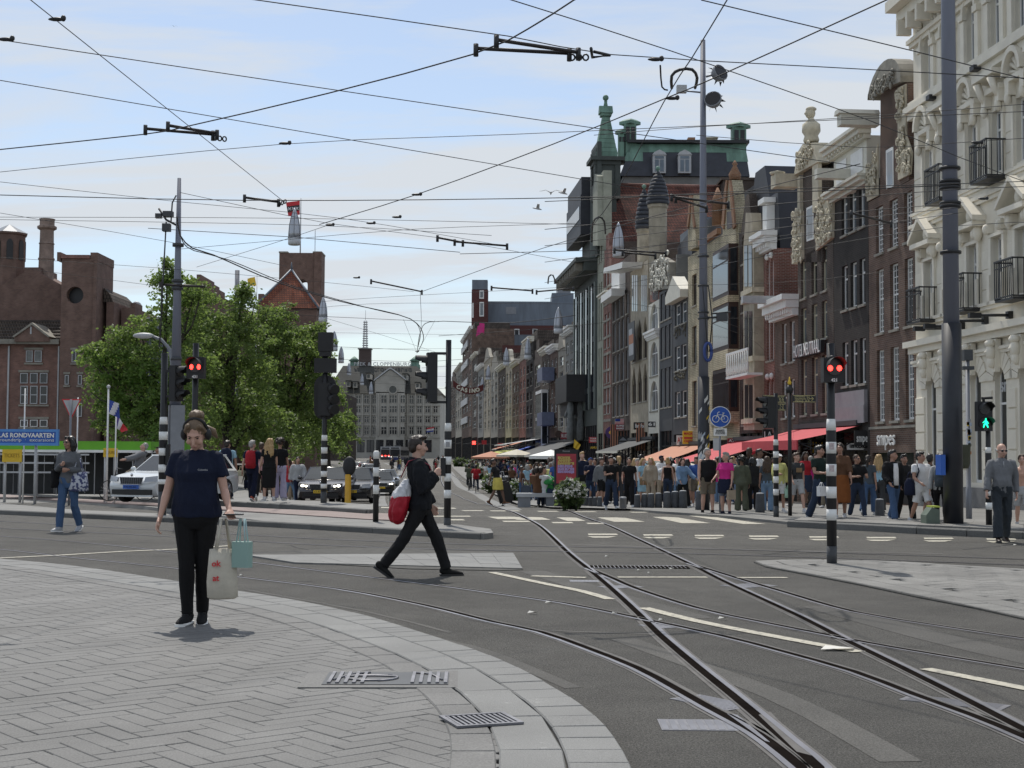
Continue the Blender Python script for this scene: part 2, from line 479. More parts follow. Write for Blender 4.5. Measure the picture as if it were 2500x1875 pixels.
def stone_mesh(w,l,h,b=.004):
 mb=MB()
 a,c=w/2,l/2
 rs=[[(-a,-c,-h),(a,-c,-h),(a,c,-h),(-a,c,-h)],[(-a,-c,-b),(a,-c,-b),(a,c,-b),(-a,c,-b)],[(-a+b,-c+b,0),(a-b,-c+b,0),(a-b,c-b,0),(-a+b,c-b,0)]]
 mb.rings(rs,0,False,False);k=len(mb.v)-4
 mb.f.append((k,k+1,k+2,k+3));mb.mi.append(0);mb.sm.append(False)
 return mb
def herringbone(parent,poly,ang,w,l,z,nind,mat,joint=.005,holes=(),key=None,far=1e9):
 """herringbone stones: the nind nearest ones single objects, the rest one stuff object"""
 ca,sa=math.cos(ang),math.sin(ang)
 cx=sum(p[0]for p in poly)/len(poly);cy=sum(p[1]for p in poly)/len(poly)
 rad=max(math.hypot(p[0]-cx,p[1]-cy)for p in poly)
 n=int(rad/w)+4;k=int(round(l/w));out=[]
 for i in range(-n,n):
  for j in range(-n,n):
   r=(i-j)%(2*k)
   if r==0:u,v,rot=(i+k/2)*w,(j+.5)*w,1
   elif r==2*k-1:u,v,rot=(i+.5)*w,(j+k/2)*w,0
   else:continue
   x=cx+u*ca-v*sa;y=cy+u*sa+v*ca
   if y>far or not inside(poly,x,y):continue
   if any(abs((x-hx)*hc+(y-hy)*hs)<hw and abs(-(x-hx)*hs+(y-hy)*hc)<hl for hx,hy,hw,hl,hc,hs in holes):continue
   out.append((math.hypot(x,y),x,y,ang+(0 if rot==0 else PI/2)))
 if key:vis=[o for o in out if key(o)];rest=[o for o in out if not key(o)]
 else:vis,rest=out,[]
 vis.sort();me=stone_mesh(w-joint,l-joint,.05).mesh('paving_stone',mat)
 for d,x,y,a in vis[:nind]:
  o=put('paving_stone',me,parent,(x,y,z+random.uniform(-.0018,.0018)+terr(y)),(random.uniform(-.004,.004),random.uniform(-.004,.004),a))
 mb=MB();s=stone_mesh(w-joint,l-joint,.05)
 for d,x,y,a in vis[nind:]+rest:
  mb.join(s,Matrix.Translation((x,y,z+random.uniform(-.0018,.0018)+terr(y)))@Matrix.Rotation(a,4,'Z'))
 if mb.v:tag(mb.build('paving_stones_beyond',mat,parent,fix=False),None,kind='stuff')
 # ---- near pavement with its curved kerb
edge_px=[(-260,1352),(0,1371),(176,1388),(441,1428),(588,1452),(735,1477),(882,1510),(1028,1554),(1175,1604),(1270,1645),(1347,1688),(1417,1733),(1482,1791),(1535,1873),(1565,1960)]
edge=smooth_line([G(*p)for p in edge_px],.25)
kA,kB,kC,kD=0.0,-.30,-.62,-.86
L3=offset(edge,kC-.06)
poly_pave=[(p.x,p.y)for p in L3]+[(L3[-1].x-.2,-1),(-40,-1),(-40,L3[0].y)]
mb=MB()
base_poly=[(p.x,p.y)for p in edge]+[(edge[-1].x,-1),(-40,-1),(-40,edge[0].y)]
mb.slab(base_poly,-.02,.012)
pavement=struct('pavement',mb,M_joint)
def kerb_row(parent,line,a,b,step,z,mat,name,gap=.005,h=.05,n0=1e9):
 A=resample(offset(line,(a+b)/2),step);w=abs(b-a)-gap
 cnt=0
 for p,q in zip(A,A[1:]):
  L=(q-p).length-gap;t=(q-p);ang=math.atan2(t.y,t.x)
  o=put(name,stone_mesh(L,w,h,.008).mesh(name,mat),parent,((p.x+q.x)/2,(p.y+q.y)/2,z+random.uniform(-.002,.002)+terr((p.y+q.y)/2)),(0,0,ang))
  cnt+=1
 return cnt
near_edge=[p for p in edge if p.y<26]
kerb_row(pavement,near_edge,kA,kB,.30,.041,M_kerb,'edge_block')
kerb_row(pavement,near_edge,kB,kC,.85,.042,M_kerb,'kerb_slab')
kerb_row(pavement,near_edge,kC-.012,kD,.42,.040,M_pave,'gutter_block')
cov=G(930,1672);drn=G(1174,1779)
ang_c=0.03
holes=[(cov.x-.02,cov.y,.30,.22,math.cos(ang_c),math.sin(ang_c))]
dang=0.35
holes.append((drn.x,drn.y,.20,.20,1,0))
def pav_vis(o):return abs(o[1])/o[2]<.45 if o[2]>0 else False
herringbone(pavement,poly_pave,R(40),.130,.39,.032,300,M_pave,holes=holes,key=pav_vis,far=24)
mb=MB();mb.box(-.5,.5,-.34,.34,.0,.026)
t=thing('utility_cover','rectangular cast iron utility cover with raised bars set in the grey paving','utility cover',(cov.x,cov.y,.0145),ang_c)
mb.build('concrete_surround',M_pave,t)
mb=MB();mb.box(-.36,.44,-.25,.25,.0265,.030);mb.build('plate',M_dkgrey,t)
mb=MB()
for k in range(15):
 x=-.33+k*.053
 if 5<=k<=9:continue
 mb.box(x,x+.022,-.22,.22,.0305,.040)
for k in range(6):mb.tube([(-.06+.17*math.cos(a+k),.16*math.sin(a+k)*(.4+.1*k),.034)for a in np.linspace(0,2.2,8)],.008,5)
mb.tube([(-.30,-.1+.0,.034),(-.2,.14,.034),(-.08,.2,.034)],.008,5);mb.tube([(.40,-.1,.034),(.32,.14,.034),(.2,.2,.034)],.008,5)
mb.build('raised_bars',M_castiron,t)
t=thing('drain_grate','small steel drain grate against the curved kerb','drain grate',(drn.x,drn.y,.043),dang)
mb=MB();mb.box(-.19,.19,-.165,-.14,0,.012);mb.box(-.19,.19,.14,.165,0,.012);mb.box(-.19,-.165,-.14,.14,0,.012);mb.box(.165,.19,-.14,.14,0,.012)
mb.build('rim',M_castiron,t)
me=MB().box(-.007,.007,-.14,.14,-.002,.009).mesh('bar',M_castiron)
for k in range(11):put('bar',me,t,(-.15+.03*k,0,0))
MB().box(-.165,.165,-.14,.14,-.02,-.004).build('pit',M_recess_shade,t)
# ---- right-hand paved refuge
ri_px=[(1840,1374),(1900,1371),(2000,1370),(2150,1373),(2300,1382),(2500,1394),(2760,1412),(2800,1560),(2500,1514),(2380,1487),(2240,1460),(2100,1430),(1960,1403),(1870,1386)]
ri=[G(*p)for p in ri_px]
refuge=struct('paved_refuge',MB().slab([(p.x,p.y)for p in ri],-.02,.016),M_joint)
cx=sum(p.x for p in ri)/len(ri);cy=sum(p.y for p in ri)/len(ri)
def toward(p,d):
 v=Vector((cx-p.x,cy-p.y,0));return p+v.normalized()*d
front=smooth_line([ri[k]for k in(0,13,12,11,10,9,8,7)],.3)
backl=smooth_line([ri[k]for k in(0,1,2,3,4,5,6)],.3)
kerb_row(refuge,front,0.02,.30,.6,.030,M_pave2,'edge_block')
kerb_row(refuge,front,.31,.60,.9,.032,M_pave2,'kerb_slab')
kerb_row(refuge,backl,-.02,-.22,.5,.030,M_pave2,'edge_block')
inner=[(p.x,p.y)for p in offset(front,.62)]+[(p.x,p.y)for p in reversed(offset(backl,-.24))]
herringbone(refuge,inner,R(30),.13,.39,.030,200,M_pave2,key=lambda o:o[1]/o[2]<.40)
# ---- long island left of the crossing (its dark kerb faces us), cycle path and second island
def level(name,pxs,z,mat,kerb=None,kname='kerb_stone',nk=0,step=.9):
 pts=[G(*p)for p in pxs]
 mb=MB();n=len(pts)
 v=[(p.x,p.y,terr(p.y)-.05)for p in pts]+[(p.x,p.y,terr(p.y)+z)for p in pts]
 mb.add(v,[tuple(range(n,2*n))]+[(j,(j+1)%n,(j+1)%n+n,j+n)for j in range(n)])
 o=struct(name,mb,mat)
 if nk:
  line=smooth_line(pts[:nk],.4)
  A=resample(line,step)
  for p,q in zip(A,A[1:]):
   t=q-p;ang=math.atan2(t.y,t.x);L=t.length-.008
   put(kname,stone_mesh(L,.2,z+.06,.02).mesh(kname,M_kerbdark),o,((p.x+q.x)/2,(p.y+q.y)/2+.09,z+.012+terr(p.y)),(0,0,ang))
 return o
level('island_pavement',[(-300,1243),(0,1256),(340,1272),(678,1288),(900,1301),(1100,1313),(1180,1317),(1204,1314),(1198,1304),(1120,1293),(900,1281),(678,1266),(340,1243),(0,1222),(-300,1205)],.10,M_pave2,nk=7)
mbx=MB()
for a,b in(((0,1240),(1100,1296)),((0,1231),(900,1284))):
 pass
level('cycle_path',[(-300,1203),(0,1217),(340,1238),(678,1261),(900,1276),(1000,1280),(960,1262),(678,1250),(340,1232),(0,1210),(-300,1198)],.08,M_red_pave)
level('rear_island_pavement',[(270,1228),(420,1232),(600,1240),(760,1251),(900,1262),(925,1258),(920,1248),(800,1238),(600,1226),(420,1217),(280,1216)],.17,M_pave2,nk=5)
level('quay_pavement',[(-300,1196),(0,1207),(140,1215),(300,1223),(470,1226),(640,1231),(700,1222),(560,1178),(200,1172),(-300,1166)],.13,M_pave2,nk=4)
# ---- right-hand street pavement with the kerb and the raised tip
pts_r=[(1932,1287),(2000,1291),(2130,1297),(2300,1307),(2500,1316),(2800,1330)]
line=[G(*p)for p in pts_r]
lft=[G(*p)for p in[(1240,1243),(1400,1246),(1600,1253),(1750,1263),(1880,1276),(1925,1281)]]
mb=MB()
rows=[]
far_l=[(1.0,600),(3.2,330),(3.6,200),(3.9,130),(4.1,90),(4.1,70),(3.4,58)]
left_edge=[Vector((x,y,0))for x,y in far_l]+lft
mb=MB();vs=[];fs=[]
kq=[G(*q)for q in((1102,1138),(1108,1146),(1125,1162),(1155,1186),(1200,1205),(1238,1222),(1262,1233))]
seq=[(600,-26),(400,-16),(300,-11)]+[(q.y,q.x)for q in kq if q.y<290]+[(42.5,1.2),(40.5,3.4)]
PAVE_LEFT=seq
def pave_left(y):return float(np.interp(y,[s[0]for s in seq][::-1],[s[1]for s in seq][::-1]))
for i,(y,x)in enumerate(seq):
 vs+=[(x,y,terr(y)+.06),(70,y,terr(y)+.06)]
 if i:fs.append((2*i-2,2*i-1,2*i+1,2*i))
mb.add(vs,fs,0)
street_pavement=struct('street_pavement',mb,M_pave2)
n=len(lft)
kp=[Vector((3.4,40.5,0))]+[p for p in lft if p.y<40.4]+line
v=[(p.x,p.y,terr(p.y)-.05)for p in kp]+[(p.x,p.y,terr(p.y)+.06)for p in kp]
far_pts=[(70,line[-1].y),(70,40.5)]
v2=[(p.x,p.y,terr(p.y)+.06)for p in kp]+[(x,y,terr(y)+.06)for x,y in far_pts]
mb=MB();mb.add(v2,[tuple(range(len(v2)))]);k=len(kp)
mb.add(v,[(j,j+1,j+1+k,j+k)for j in range(k-1)])
near_street_pavement=struct('corner_pavement',mb,M_pave2)
A=resample(smooth_line(line,.4),.95)
for p,q in zip(A,A[1:]):
 t=q-p;put('kerb_stone',stone_mesh(t.length-.01,.22,.2,.02).mesh('kerb_stone',M_kerbdark),near_street_pavement,((p.x+q.x)/2,(p.y+q.y)/2+.1,.135+terr(p.y)),(0,0,math.atan2(t.y,t.x)))
def flagrow(parent,pxs,ncol,mat,z=.0,name='flagstone'):
 (a,b,c,d)=[G(*p)for p in pxs]
 for i in range(ncol):
  p=a.lerp(b,i/ncol);q=a.lerp(b,(i+1)/ncol);r=d.lerp(c,(i+1)/ncol);s=d.lerp(c,i/ncol)
  mb=MB();e=.012
  cc=(p+q+r+s)/4
  pts=[cc+(x-cc)*(1-e)for x in(p,q,r,s)]
  mb.slab([(x.x,x.y)for x in pts],terr(cc.y)+z-.04,terr(cc.y)+z+random.uniform(-.002,.002))
  mb.build(name,mat,parent)
mbp=[(1938,1283),(2500,1309),(2500,1286),(1990,1268)]
for k in range(3):
 f0,f1=k/3,(k+1)/3
 def L(f,a,b):return(a[0]+(b[0]-a[0])*f,a[1]+(b[1]-a[1])*f)
 flagrow(near_street_pavement,[L(f0,mbp[0],mbp[3]),L(f0,mbp[1],mbp[2]),L(f1,mbp[1],mbp[2]),L(f1,mbp[0],mbp[3])],14,M_pave2,.128)
 # ---- low paved tongue behind the walking man
tongue=[(560,1352),(900,1338),(1180,1348),(1255,1353),(1277,1392),(1220,1394),(1000,1390),(760,1376)]
pts=[G(*p)for p in tongue]
tg=struct('paved_tongue',MB().slab([(p.x,p.y)for p in pts],-.03,.010),M_joint)
for k in range(4):
 f0,f1=k/4,(k+1)/4
 a,b,c,d=(600,1358),(1253,1353),(1276,1391),(720,1377)
 flagrow(tg,[L(f0,a,d),L(f0,b,c),L(f1,b,c),L(f1,a,d)],12,M_kerb,.022,'paving_slab')
 # ---- tram rails
rails={'a':[(2010,1920),(1999,1875),(1935,1820),(1858,1755),(1788,1697),(1700,1626),(1611,1550),(1564,1503),(1494,1438),(1435,1388),(1388,1350),(1318,1285),(1262,1255),(1200,1235),(1130,1218),(1095,1200),(1078,1178),(1075,1163),(1068,1148),(1040,1135),(1010,1128)],'f':[(2620,1840),(2500,1782),(2375,1717),(2199,1629),(2058,1560),(1964,1511),(1846,1456),(1758,1415),(1682,1376),(1564,1320),(1482,1282),(1394,1250),(1300,1225),(1200,1200),(1130,1175),(1098,1155),(1075,1140),(1035,1130)],'b':[(-260,1324),(0,1341),(176,1361),(435,1388),(588,1409),(823,1438),(1028,1477),(1200,1519),(1318,1544),(1435,1585),(1553,1632),(1641,1679),(1729,1729),(1817,1776),(1876,1814),(1952,1875),(2000,1920)],'c':[(-260,1292),(0,1309),(230,1327),(423,1348),(588,1369),(976,1418),(1117,1436),(1200,1448),(1376,1473),(1553,1509),(1758,1553),(1905,1591),(2082,1641),(2229,1697),(2375,1750),(2500,1802),(2640,1866)],'d':[(-260,1261),(0,1273),(184,1283),(615,1307),(850,1319),(1200,1331),(1500,1337),(1788,1342),(2500,1366),(2760,1376)],'e':[(-260,1279),(0,1290),(300,1304),(850,1334),(1200,1344),(1500,1349),(1788,1355),(2500,1380),(2760,1392)],'g':[(1435,1388),(1500,1415),(1553,1438),(1700,1485),(1846,1517),(2058,1559),(2199,1585),(2500,1635),(2700,1668)],'h':[(1682,1376),(1788,1409),(1905,1444),(2082,1494),(2300,1530),(2500,1560),(2700,1590)],'i':[(953,1235),(953,1205),(957,1190),(986,1165),(991,1152),(977,1138),(950,1128)],'j':[(1060,1240),(1018,1205),(1010,1190),(1030,1166),(1022,1150),(1005,1138),(975,1128)],}
rail_lines={}
for k,pxs in rails.items():
 ln=smooth_line([G(*p)for p in pxs],.5)
 for e in(0,-1):
  q=pxs[e]
  if q[0]<0 or q[0]>2500 or q[1]>1875:
   v=(G(*pxs[0])-G(*pxs[1])if e==0 else G(*pxs[-1])-G(*pxs[-2])).normalized();x=[ln[e]+v*i for i in range(1,16)]
   ln=x[::-1]+ln if e==0 else ln+x
 rail_lines[k]=ln
 mb=MB();hw=.036
 ribbon(mb,ln,-.085,.085,.003,2)
 ribbon(mb,ln,-.062,-.026,.008,0);ribbon(mb,ln,.040,.056,.0075,2)
 ribbon(mb,ln,-.026,.040,.0055,1)  # groove is a flat ribbon, its depth only painted as dark colour
 o=struct('tram_rail',mb,[M_rail,M_recess_shade,M_railbed],fix=False)
def plate(px,py,w,l,ang,label,ribs=9):
 p=G(px,py);t=thing('track_cover',label,'track cover',(p.x,p.y,.0),ang,'steel covers beside the tram rails')
 MB().box(-w/2,w/2,-l/2,l/2,-.008,.004).build('plate',M_castiron,t)
 me=MB().box(-w/ribs*.32,w/ribs*.32,-l*.44,l*.44,.004,.0054).mesh('rib',M_rail)
 for k in range(ribs):put('rib',me,t,(-w/2+(k+.5)*w/ribs,0,0))
plate(1711,1771,.46,.32,-.02,'square ribbed steel cover beside the curved rail nearest the camera')
plate(1740,1716,.26,.5,.62,'long ribbed steel cover in the wedge between two meeting rails')
plate(2330,1716,.22,.62,.95,'long ribbed cover beside the rail at the right edge')
plate(1515,1433,.45,.3,.5,'small ribbed cover in the fork of the points')
plate(1432,1419,.40,.25,0,'flat ribbed cover left of the points')
plate(1828,1430,.55,.4,.6,'striped steel cover between the right-hand rails')
plate(1620,1529,.35,.3,.4,'small steel cover right of the rail crossing')
mb=MB();a=G(1440,1385);b=G(1680,1385)
mb.slab([(a.x,a.y-.22),(b.x,b.y-.22),(b.x,b.y+.22),(a.x,a.y+.22)],-.01,.009)
t=tag(mb.build('drain_channel',M_castiron),'long slotted drain channel lying across between the rails','drain channel')
me=MB().box(-.02,.02,-.18,.18,0,.010).mesh('slot',M_recess_shade)  # solid black bars, the shade of the slots painted on
for k in range(24):put('slot',me,t,(a.x+(k+.5)*(b.x-a.x)/24,a.y,.0025))
def flat(name,pxs,z,mat,kind='structure'):
 pts=[G(*p)for p in pxs]
 o=MB().slab([(p.x,p.y)for p in pts],-.01,z).build(name,mat);o['kind']='structure'
 return o
flat('rail_switch_plate',[(1775,1745),(1800,1748),(1880,1815),(1868,1812)],.0075,M_rail)
flat('rail_switch_plate',[(1852,1748),(1880,1740),(1990,1850),(1945,1838)],.007,M_railbed)
# ---- painted markings
def mark(*pxs):
 pts=[G(*p)for p in pxs]
 mb=MB();mb.add([(p.x,p.y,terr(p.y)+.006)for p in pts],[tuple(range(len(pts)))])
 o=mb.build('road_marking',M_paint);o['kind']='structure';return o
def stripe(pts,w):
 ln=smooth_line([G(*p)for p in pts],.8);mb=MB();ribbon(mb,ln,-w/2,w/2,.0065)
 o=mb.build('road_marking',M_paint,fix=False);o['kind']='structure'
stripe([(1200,1398),(1270,1413),(1350,1430),(1420,1444),(1490,1464)],.12)
stripe([(1572,1485),(1700,1517),(1850,1547),(2000,1575),(2098,1593)],.13)
stripe([(2260,1634),(2400,1662),(2540,1690)],.12)
stripe([(1298,1407),(1430,1411)],.14);stripe([(1508,1410),(1726,1410)],.14);stripe([(1800,1411),(1922,1411)],.12)
stripe([(-40,1365),(150,1356),(300,1347),(440,1341),(560,1333)],.13)
for x0 in(1435,1570,1695,1828,1975,2115,2255,2408):
 o=(x0-1900)*.012
 mark((x0,1309+o),(x0+70,1309+o),(x0+74,1312.5+o),(x0+2,1312.5+o));mark((x0-2,1315.5+o),(x0+72,1315.5+o),(x0+50,1319+o),(x0+14,1319+o))
for(x0,x1,x2,x3)in((1125,1175,1285,1215),(1195,1265,1345,1262),(1310,1360,1430,1385),(1400,1450,1575,1500),(1535,1575,1735,1665),(1625,1660,1870,1815)):
 k=(x0-1125)/500
 mark((x0,1246+5*k),(x1,1246+5*k),(x2,1268+12*k),(x3,1268+12*k))
mark((930,1238),(1110,1240),(1150,1262),(935,1262))
for a in((955,1266,1000,1270),(1090,1268,1130,1271),(1225,1272,1290,1275),(1430,1277,1470,1280),(1345,1275,1395,1278)):
 mark((a[0],a[1]),(a[2],a[1]),(a[2]+6,a[3]),(a[0]+6,a[3]))
def band(pxs,w0,w1,z=.004,mat=None):
 ln=smooth_line([G(*p)for p in pxs],1.0);mb=MB();ribbon(mb,ln,-w0,w1,z)
 o=mb.build('track_edge_band',mat or M_kerb,fix=False);o['kind']='structure'
band([(925,1236),(930,1205),(940,1185),(968,1163),(978,1152),(965,1140),(940,1131)],.28,.28)
band([(1250,1245),(1180,1215),(1125,1188),(1107,1165),(1095,1150),(1060,1138)],.3,.3)
M_litter=pm('paper_scrap',(.7,.68,.62),.8,.1)
def scrap(px,py,s):
 p=G(px,py);mb=MB();k=[(-s,-.3*s,.01),(s*.7,-.4*s,.025),(s,.3*s,.012),(-.6*s,.35*s,.03)]
 mb.add(k,[(0,1,2),(0,2,3)]);o=mb.build('paper_scrap',M_litter,None,(p.x,p.y,terr(p.y)+.004));return o
tag(scrap(2045,1588,.14),'torn white paper scrap at the end of the painted line by the rails','litter')
for px,py,lab in((1764,1514,'white scrap just left of the small steel cover by the rail crossing'),(1615,1518,'white scrap below the upper end of the long painted line'),(1500,1502,'tiny scrap left of the crossing rails in mid road'),(1340,1475,'tiny scrap beside the thin rail below the walking man'),(2480,1333,'white scrap near the kerb at the right edge of the picture'),(1300,1500,'pale speck of litter between the two curved rails'),(590,1408,'speck of litter on the curved rail beside the woman with the tote'),(1560,1395,'left speck of litter by the slotted drain channel'),(1585,1402,'middle speck of litter by the slotted drain channel'),(1640,1392,'right speck of litter by the slotted drain channel'),(1482,1361,'speck of litter just beyond the slotted drain channel')):
 tag(scrap(px,py,random.uniform(.025,.05)),lab,'litter','litter scraps on the road')
M_patch=islandmat('older_asphalt_patch',(.080,.077,.071),.9,.1,.5,90,.5,big=.2)
def patch(pxs,w):
 ln=smooth_line([G(*p)for p in pxs],.6);mb=MB();ribbon(mb,ln,-w/2,w/2,.0022)
 o=mb.build('asphalt_patch',M_patch,fix=False);o['kind']='structure'
patch([(900,1530),(1150,1580),(1400,1680)],.12);patch([(1520,1560),(1900,1700),(2200,1860)],.22);patch([(1300,1395),(1550,1470),(1700,1510)],.35);patch([(2000,1480),(2300,1560),(2560,1620)],.4);patch([(600,1440),(900,1495),(1100,1545)],.05);patch([(1340,1540),(1600,1548),(1700,1540)],.06);patch([(1400,1330),(1800,1342),(2300,1352)],.3)
M_crack=pm('tar_crack',(.02,.02,.02),.9,.2)
def crack(pxs,w=.012):
 p=[G(*q)for q in pxs];rr=random.Random(int(pxs[0][0]));q=[]
 for a,b in zip(p,p[1:]):
  for k in range(8):v=a.lerp(b,k/8);q.append(v+Vector((rr.uniform(-.03,.03),rr.uniform(-.03,.03),0)))
 q.append(p[-1]);mb=MB();ribbon(mb,q,-w/2,w/2,.0028);o=mb.build('road_crack',M_crack,fix=False);o['kind']='structure'
crack([(700,1330),(760,1345),(850,1352)],.03)
# ============================================================ RIGHT-HAND STREET FRONT
B_brown=brickmat('brown_brick',(.14,.082,.06),(.098,.058,.046),(.17,.145,.12))
B_black=brickmat('near_black_brick',(.036,.031,.029),(.026,.023,.022),(.05,.045,.04),var=.25)
B_dark=brickmat('dark_brown_brick',(.078,.056,.046),(.056,.042,.037),(.12,.105,.09))
B_red=brickmat('red_brick',(.22,.075,.055),(.16,.055,.042),(.30,.25,.22))
B_cream=brickmat('cream_glazed_brick',(.50,.44,.31),(.42,.37,.25),(.22,.19,.14),bw=.28,bh=.10,msize=.014)
B_orange=brickmat('orange_brick',(.28,.14,.075),(.22,.105,.06),(.3,.22,.16))
B_tile=brickmat('red_roof_tile',(.16,.058,.040),(.10,.042,.033),(.035,.02,.018),bw=.26,bh=.30,msize=.03,var=.5)
B_tiledk=brickmat('old_grey_brown_roof_tile',(.105,.08,.065),(.07,.055,.046),(.03,.025,.02),bw=.3,bh=.42,msize=.05,var=.4)
M_hotel=pm('pale_grey_stucco',(.72,.675,.57),.75,.12,scale=.8,bump=.08,bscale=60)
M_hotel2=pm('pale_grey_moulding',(.76,.715,.61),.7,.10,scale=1.2)
M_render=pm('grey_render',(.20,.20,.19),.85,.2,scale=.8)
M_darkhouse=pm('dark_painted_brick',(.048,.05,.055),.6,.2,scale=1)
M_greend=pm('dark_green_grey_stone',(.050,.060,.055),.7,.25,scale=.7)
M_greenstrip=pm('green_grey_panel',(.115,.135,.125),.6,.2,scale=.9,streak=True)
M_pale=pm('pale_grey_green_stone',(.30,.31,.25),.8,.2,scale=1)
M_curtain=pm('curtained_glass',(.14,.145,.14),.25,.4,scale=1.2)
M_glass2=pm('painted_sky_glass',(.11,.13,.15),.04,.5,scale=.5,spec=.9)  # part of the sky reflection is put into the paler base colour
M_leadgrey=pm('lead_grey_cladding',(.13,.155,.19),.55,.2,scale=1,streak=True)
M_mortargrey=pm('weathered_stone',(.25,.235,.20),.85,.3,scale=1.4,bump=.4,bscale=9)
M_brownwood=pm('dark_brown_wood',(.045,.022,.015),.5,.3)
M_orangeaw=pm('salmon_awning_cloth',(.46,.21,.13),.8,.08)
M_redaw=pm('red_awning_cloth',(.48,.05,.065),.75,.08)
M_greyaw=pm('dark_grey_awning_cloth',(.06,.062,.065),.8,.12)
M_blueaw=pm('blue_awning_cloth',(.03,.10,.50),.75,.1)
M_creamaw=pm('cream_parasol_cloth',(.55,.51,.42),.8,.1)
PANES=[M_glass,M_glass2,M_glass,M_glass2,M_curtain]
FZ=math.atan2(-1.0,-FVX)
def wall_grid(mb,w,h,z0,ops,mi=0,mr=0,depth=.16):
 xs=sorted({0.0,w,*[v for o in ops for v in(max(0,o[0]),min(w,o[1]))]});zs=sorted({z0,h,*[v for o in ops for v in(o[2],o[3])]})
 for i in range(len(xs)-1):
  for j in range(len(zs)-1):
   cx,cz=(xs[i]+xs[i+1])/2,(zs[j]+zs[j+1])/2
   if any(o[0]<cx<o[1]and o[2]<cz<o[3]for o in ops):continue
   a,b,c,d=xs[i],xs[i+1],zs[j],zs[j+1]
   mb.add([(a,0,c),(b,0,c),(b,0,d),(a,0,d)],[(0,1,2,3)],mi)
 for o in ops:
  a,b,c,d=max(0,o[0]),min(w,o[1]),o[2],o[3];y=depth
  mb.add([(a,0,c),(a,0,d),(a,y,d),(a,y,c)],[(0,1,2,3)],mr);mb.add([(b,0,c),(b,0,d),(b,y,d),(b,y,c)],[(3,2,1,0)],mr)
  mb.add([(a,0,c),(b,0,c),(b,y,c),(a,y,c)],[(3,2,1,0)],mr);mb.add([(a,0,d),(b,0,d),(b,y,d),(a,y,d)],[(0,1,2,3)],mr)
def arch_fill(mb,x0,x1,z1,y0,y1,mi=0,pointed=False,n=8):
 """wall left over above an arched head inside the rectangle x0..x1 (rise = half the width)"""
 r=(x1-x0)/2;c=(x0+x1)/2;rise=r*(1.5 if pointed else 1)
 for sgn in(-1,1):
  pts=[]
  for k in range(n+1):
   a=PI/2*k/n
   xx=r*math.cos(a);zz=rise*(math.sin(a)if not pointed else(1-(math.cos(a))**1.3))
   pts.append((c+sgn*xx,z1-rise+zz))
  poly=pts+[(c+sgn*r,z1)]
  mb.prism(poly,y0,y1,mi)
_WC={}
def win_mesh(w,h,style,fm):
 k=(round(w,2),round(h,2),style,fm.name)
 if k in _WC:return _WC[k]
 f=MB();t=.07 if h>1.2 else.05;d0,d1=0,.06
 f.box(0,t,d0,d1,0,h);f.box(w-t,w,d0,d1,0,h);f.box(t,w-t,d0,d1,0,t*1.3);f.box(t,w-t,d0,d1,h-t,h)
 if style in('sash','grid'):
  f.box(t,w-t,.005,d1,h*.52,h*.52+.07)
 if style=='top':
  f.box(t,w-t,.005,d1,h*.68,h*.68+.07)
 if style=='cross':
  f.box(t,w-t,.005,d1,h*.66,h*.66+.06);f.box(w/2-.035,w/2+.035,.008,d1-.004,t,h-t)
 if style=='pair':
  f.box(w/2-.04,w/2+.04,.008,d1-.004,t,h-t)
 if style=='grid':
  for q in(1,2):f.box(w*q/3-.016,w*q/3+.016,.012,d1-.008,t,h-t)
  for q in(1,2,3,4,6,7,8,9):f.box(t,w-t,.014,d1-.01,h*q/10-.014,h*q/10+.014)
 me=f.mesh('window',fm);p=MB().add([(t/2,.035,t/2),(w-t/2,.035,t/2),(w-t/2,.035,h-t/2),(t/2,.035,h-t/2)],[(0,1,2,3)])
 pms=[p.mesh('pane',g)for g in PANES]
 _WC[k]=(me,pms);return _WC[k]
_wi=[0]
def window(parent,x,z,w,h,style='sash',fm=None,y=.12,pane=None):
 me,pms=win_mesh(w,h,style,fm or M_white)
 o=put('window',me,parent,(x,y,z))
 _wi[0]+=1
 put('pane',pms[pane if pane is not None else(_wi[0]*7+_wi[0]//3)%5],o)
 return o
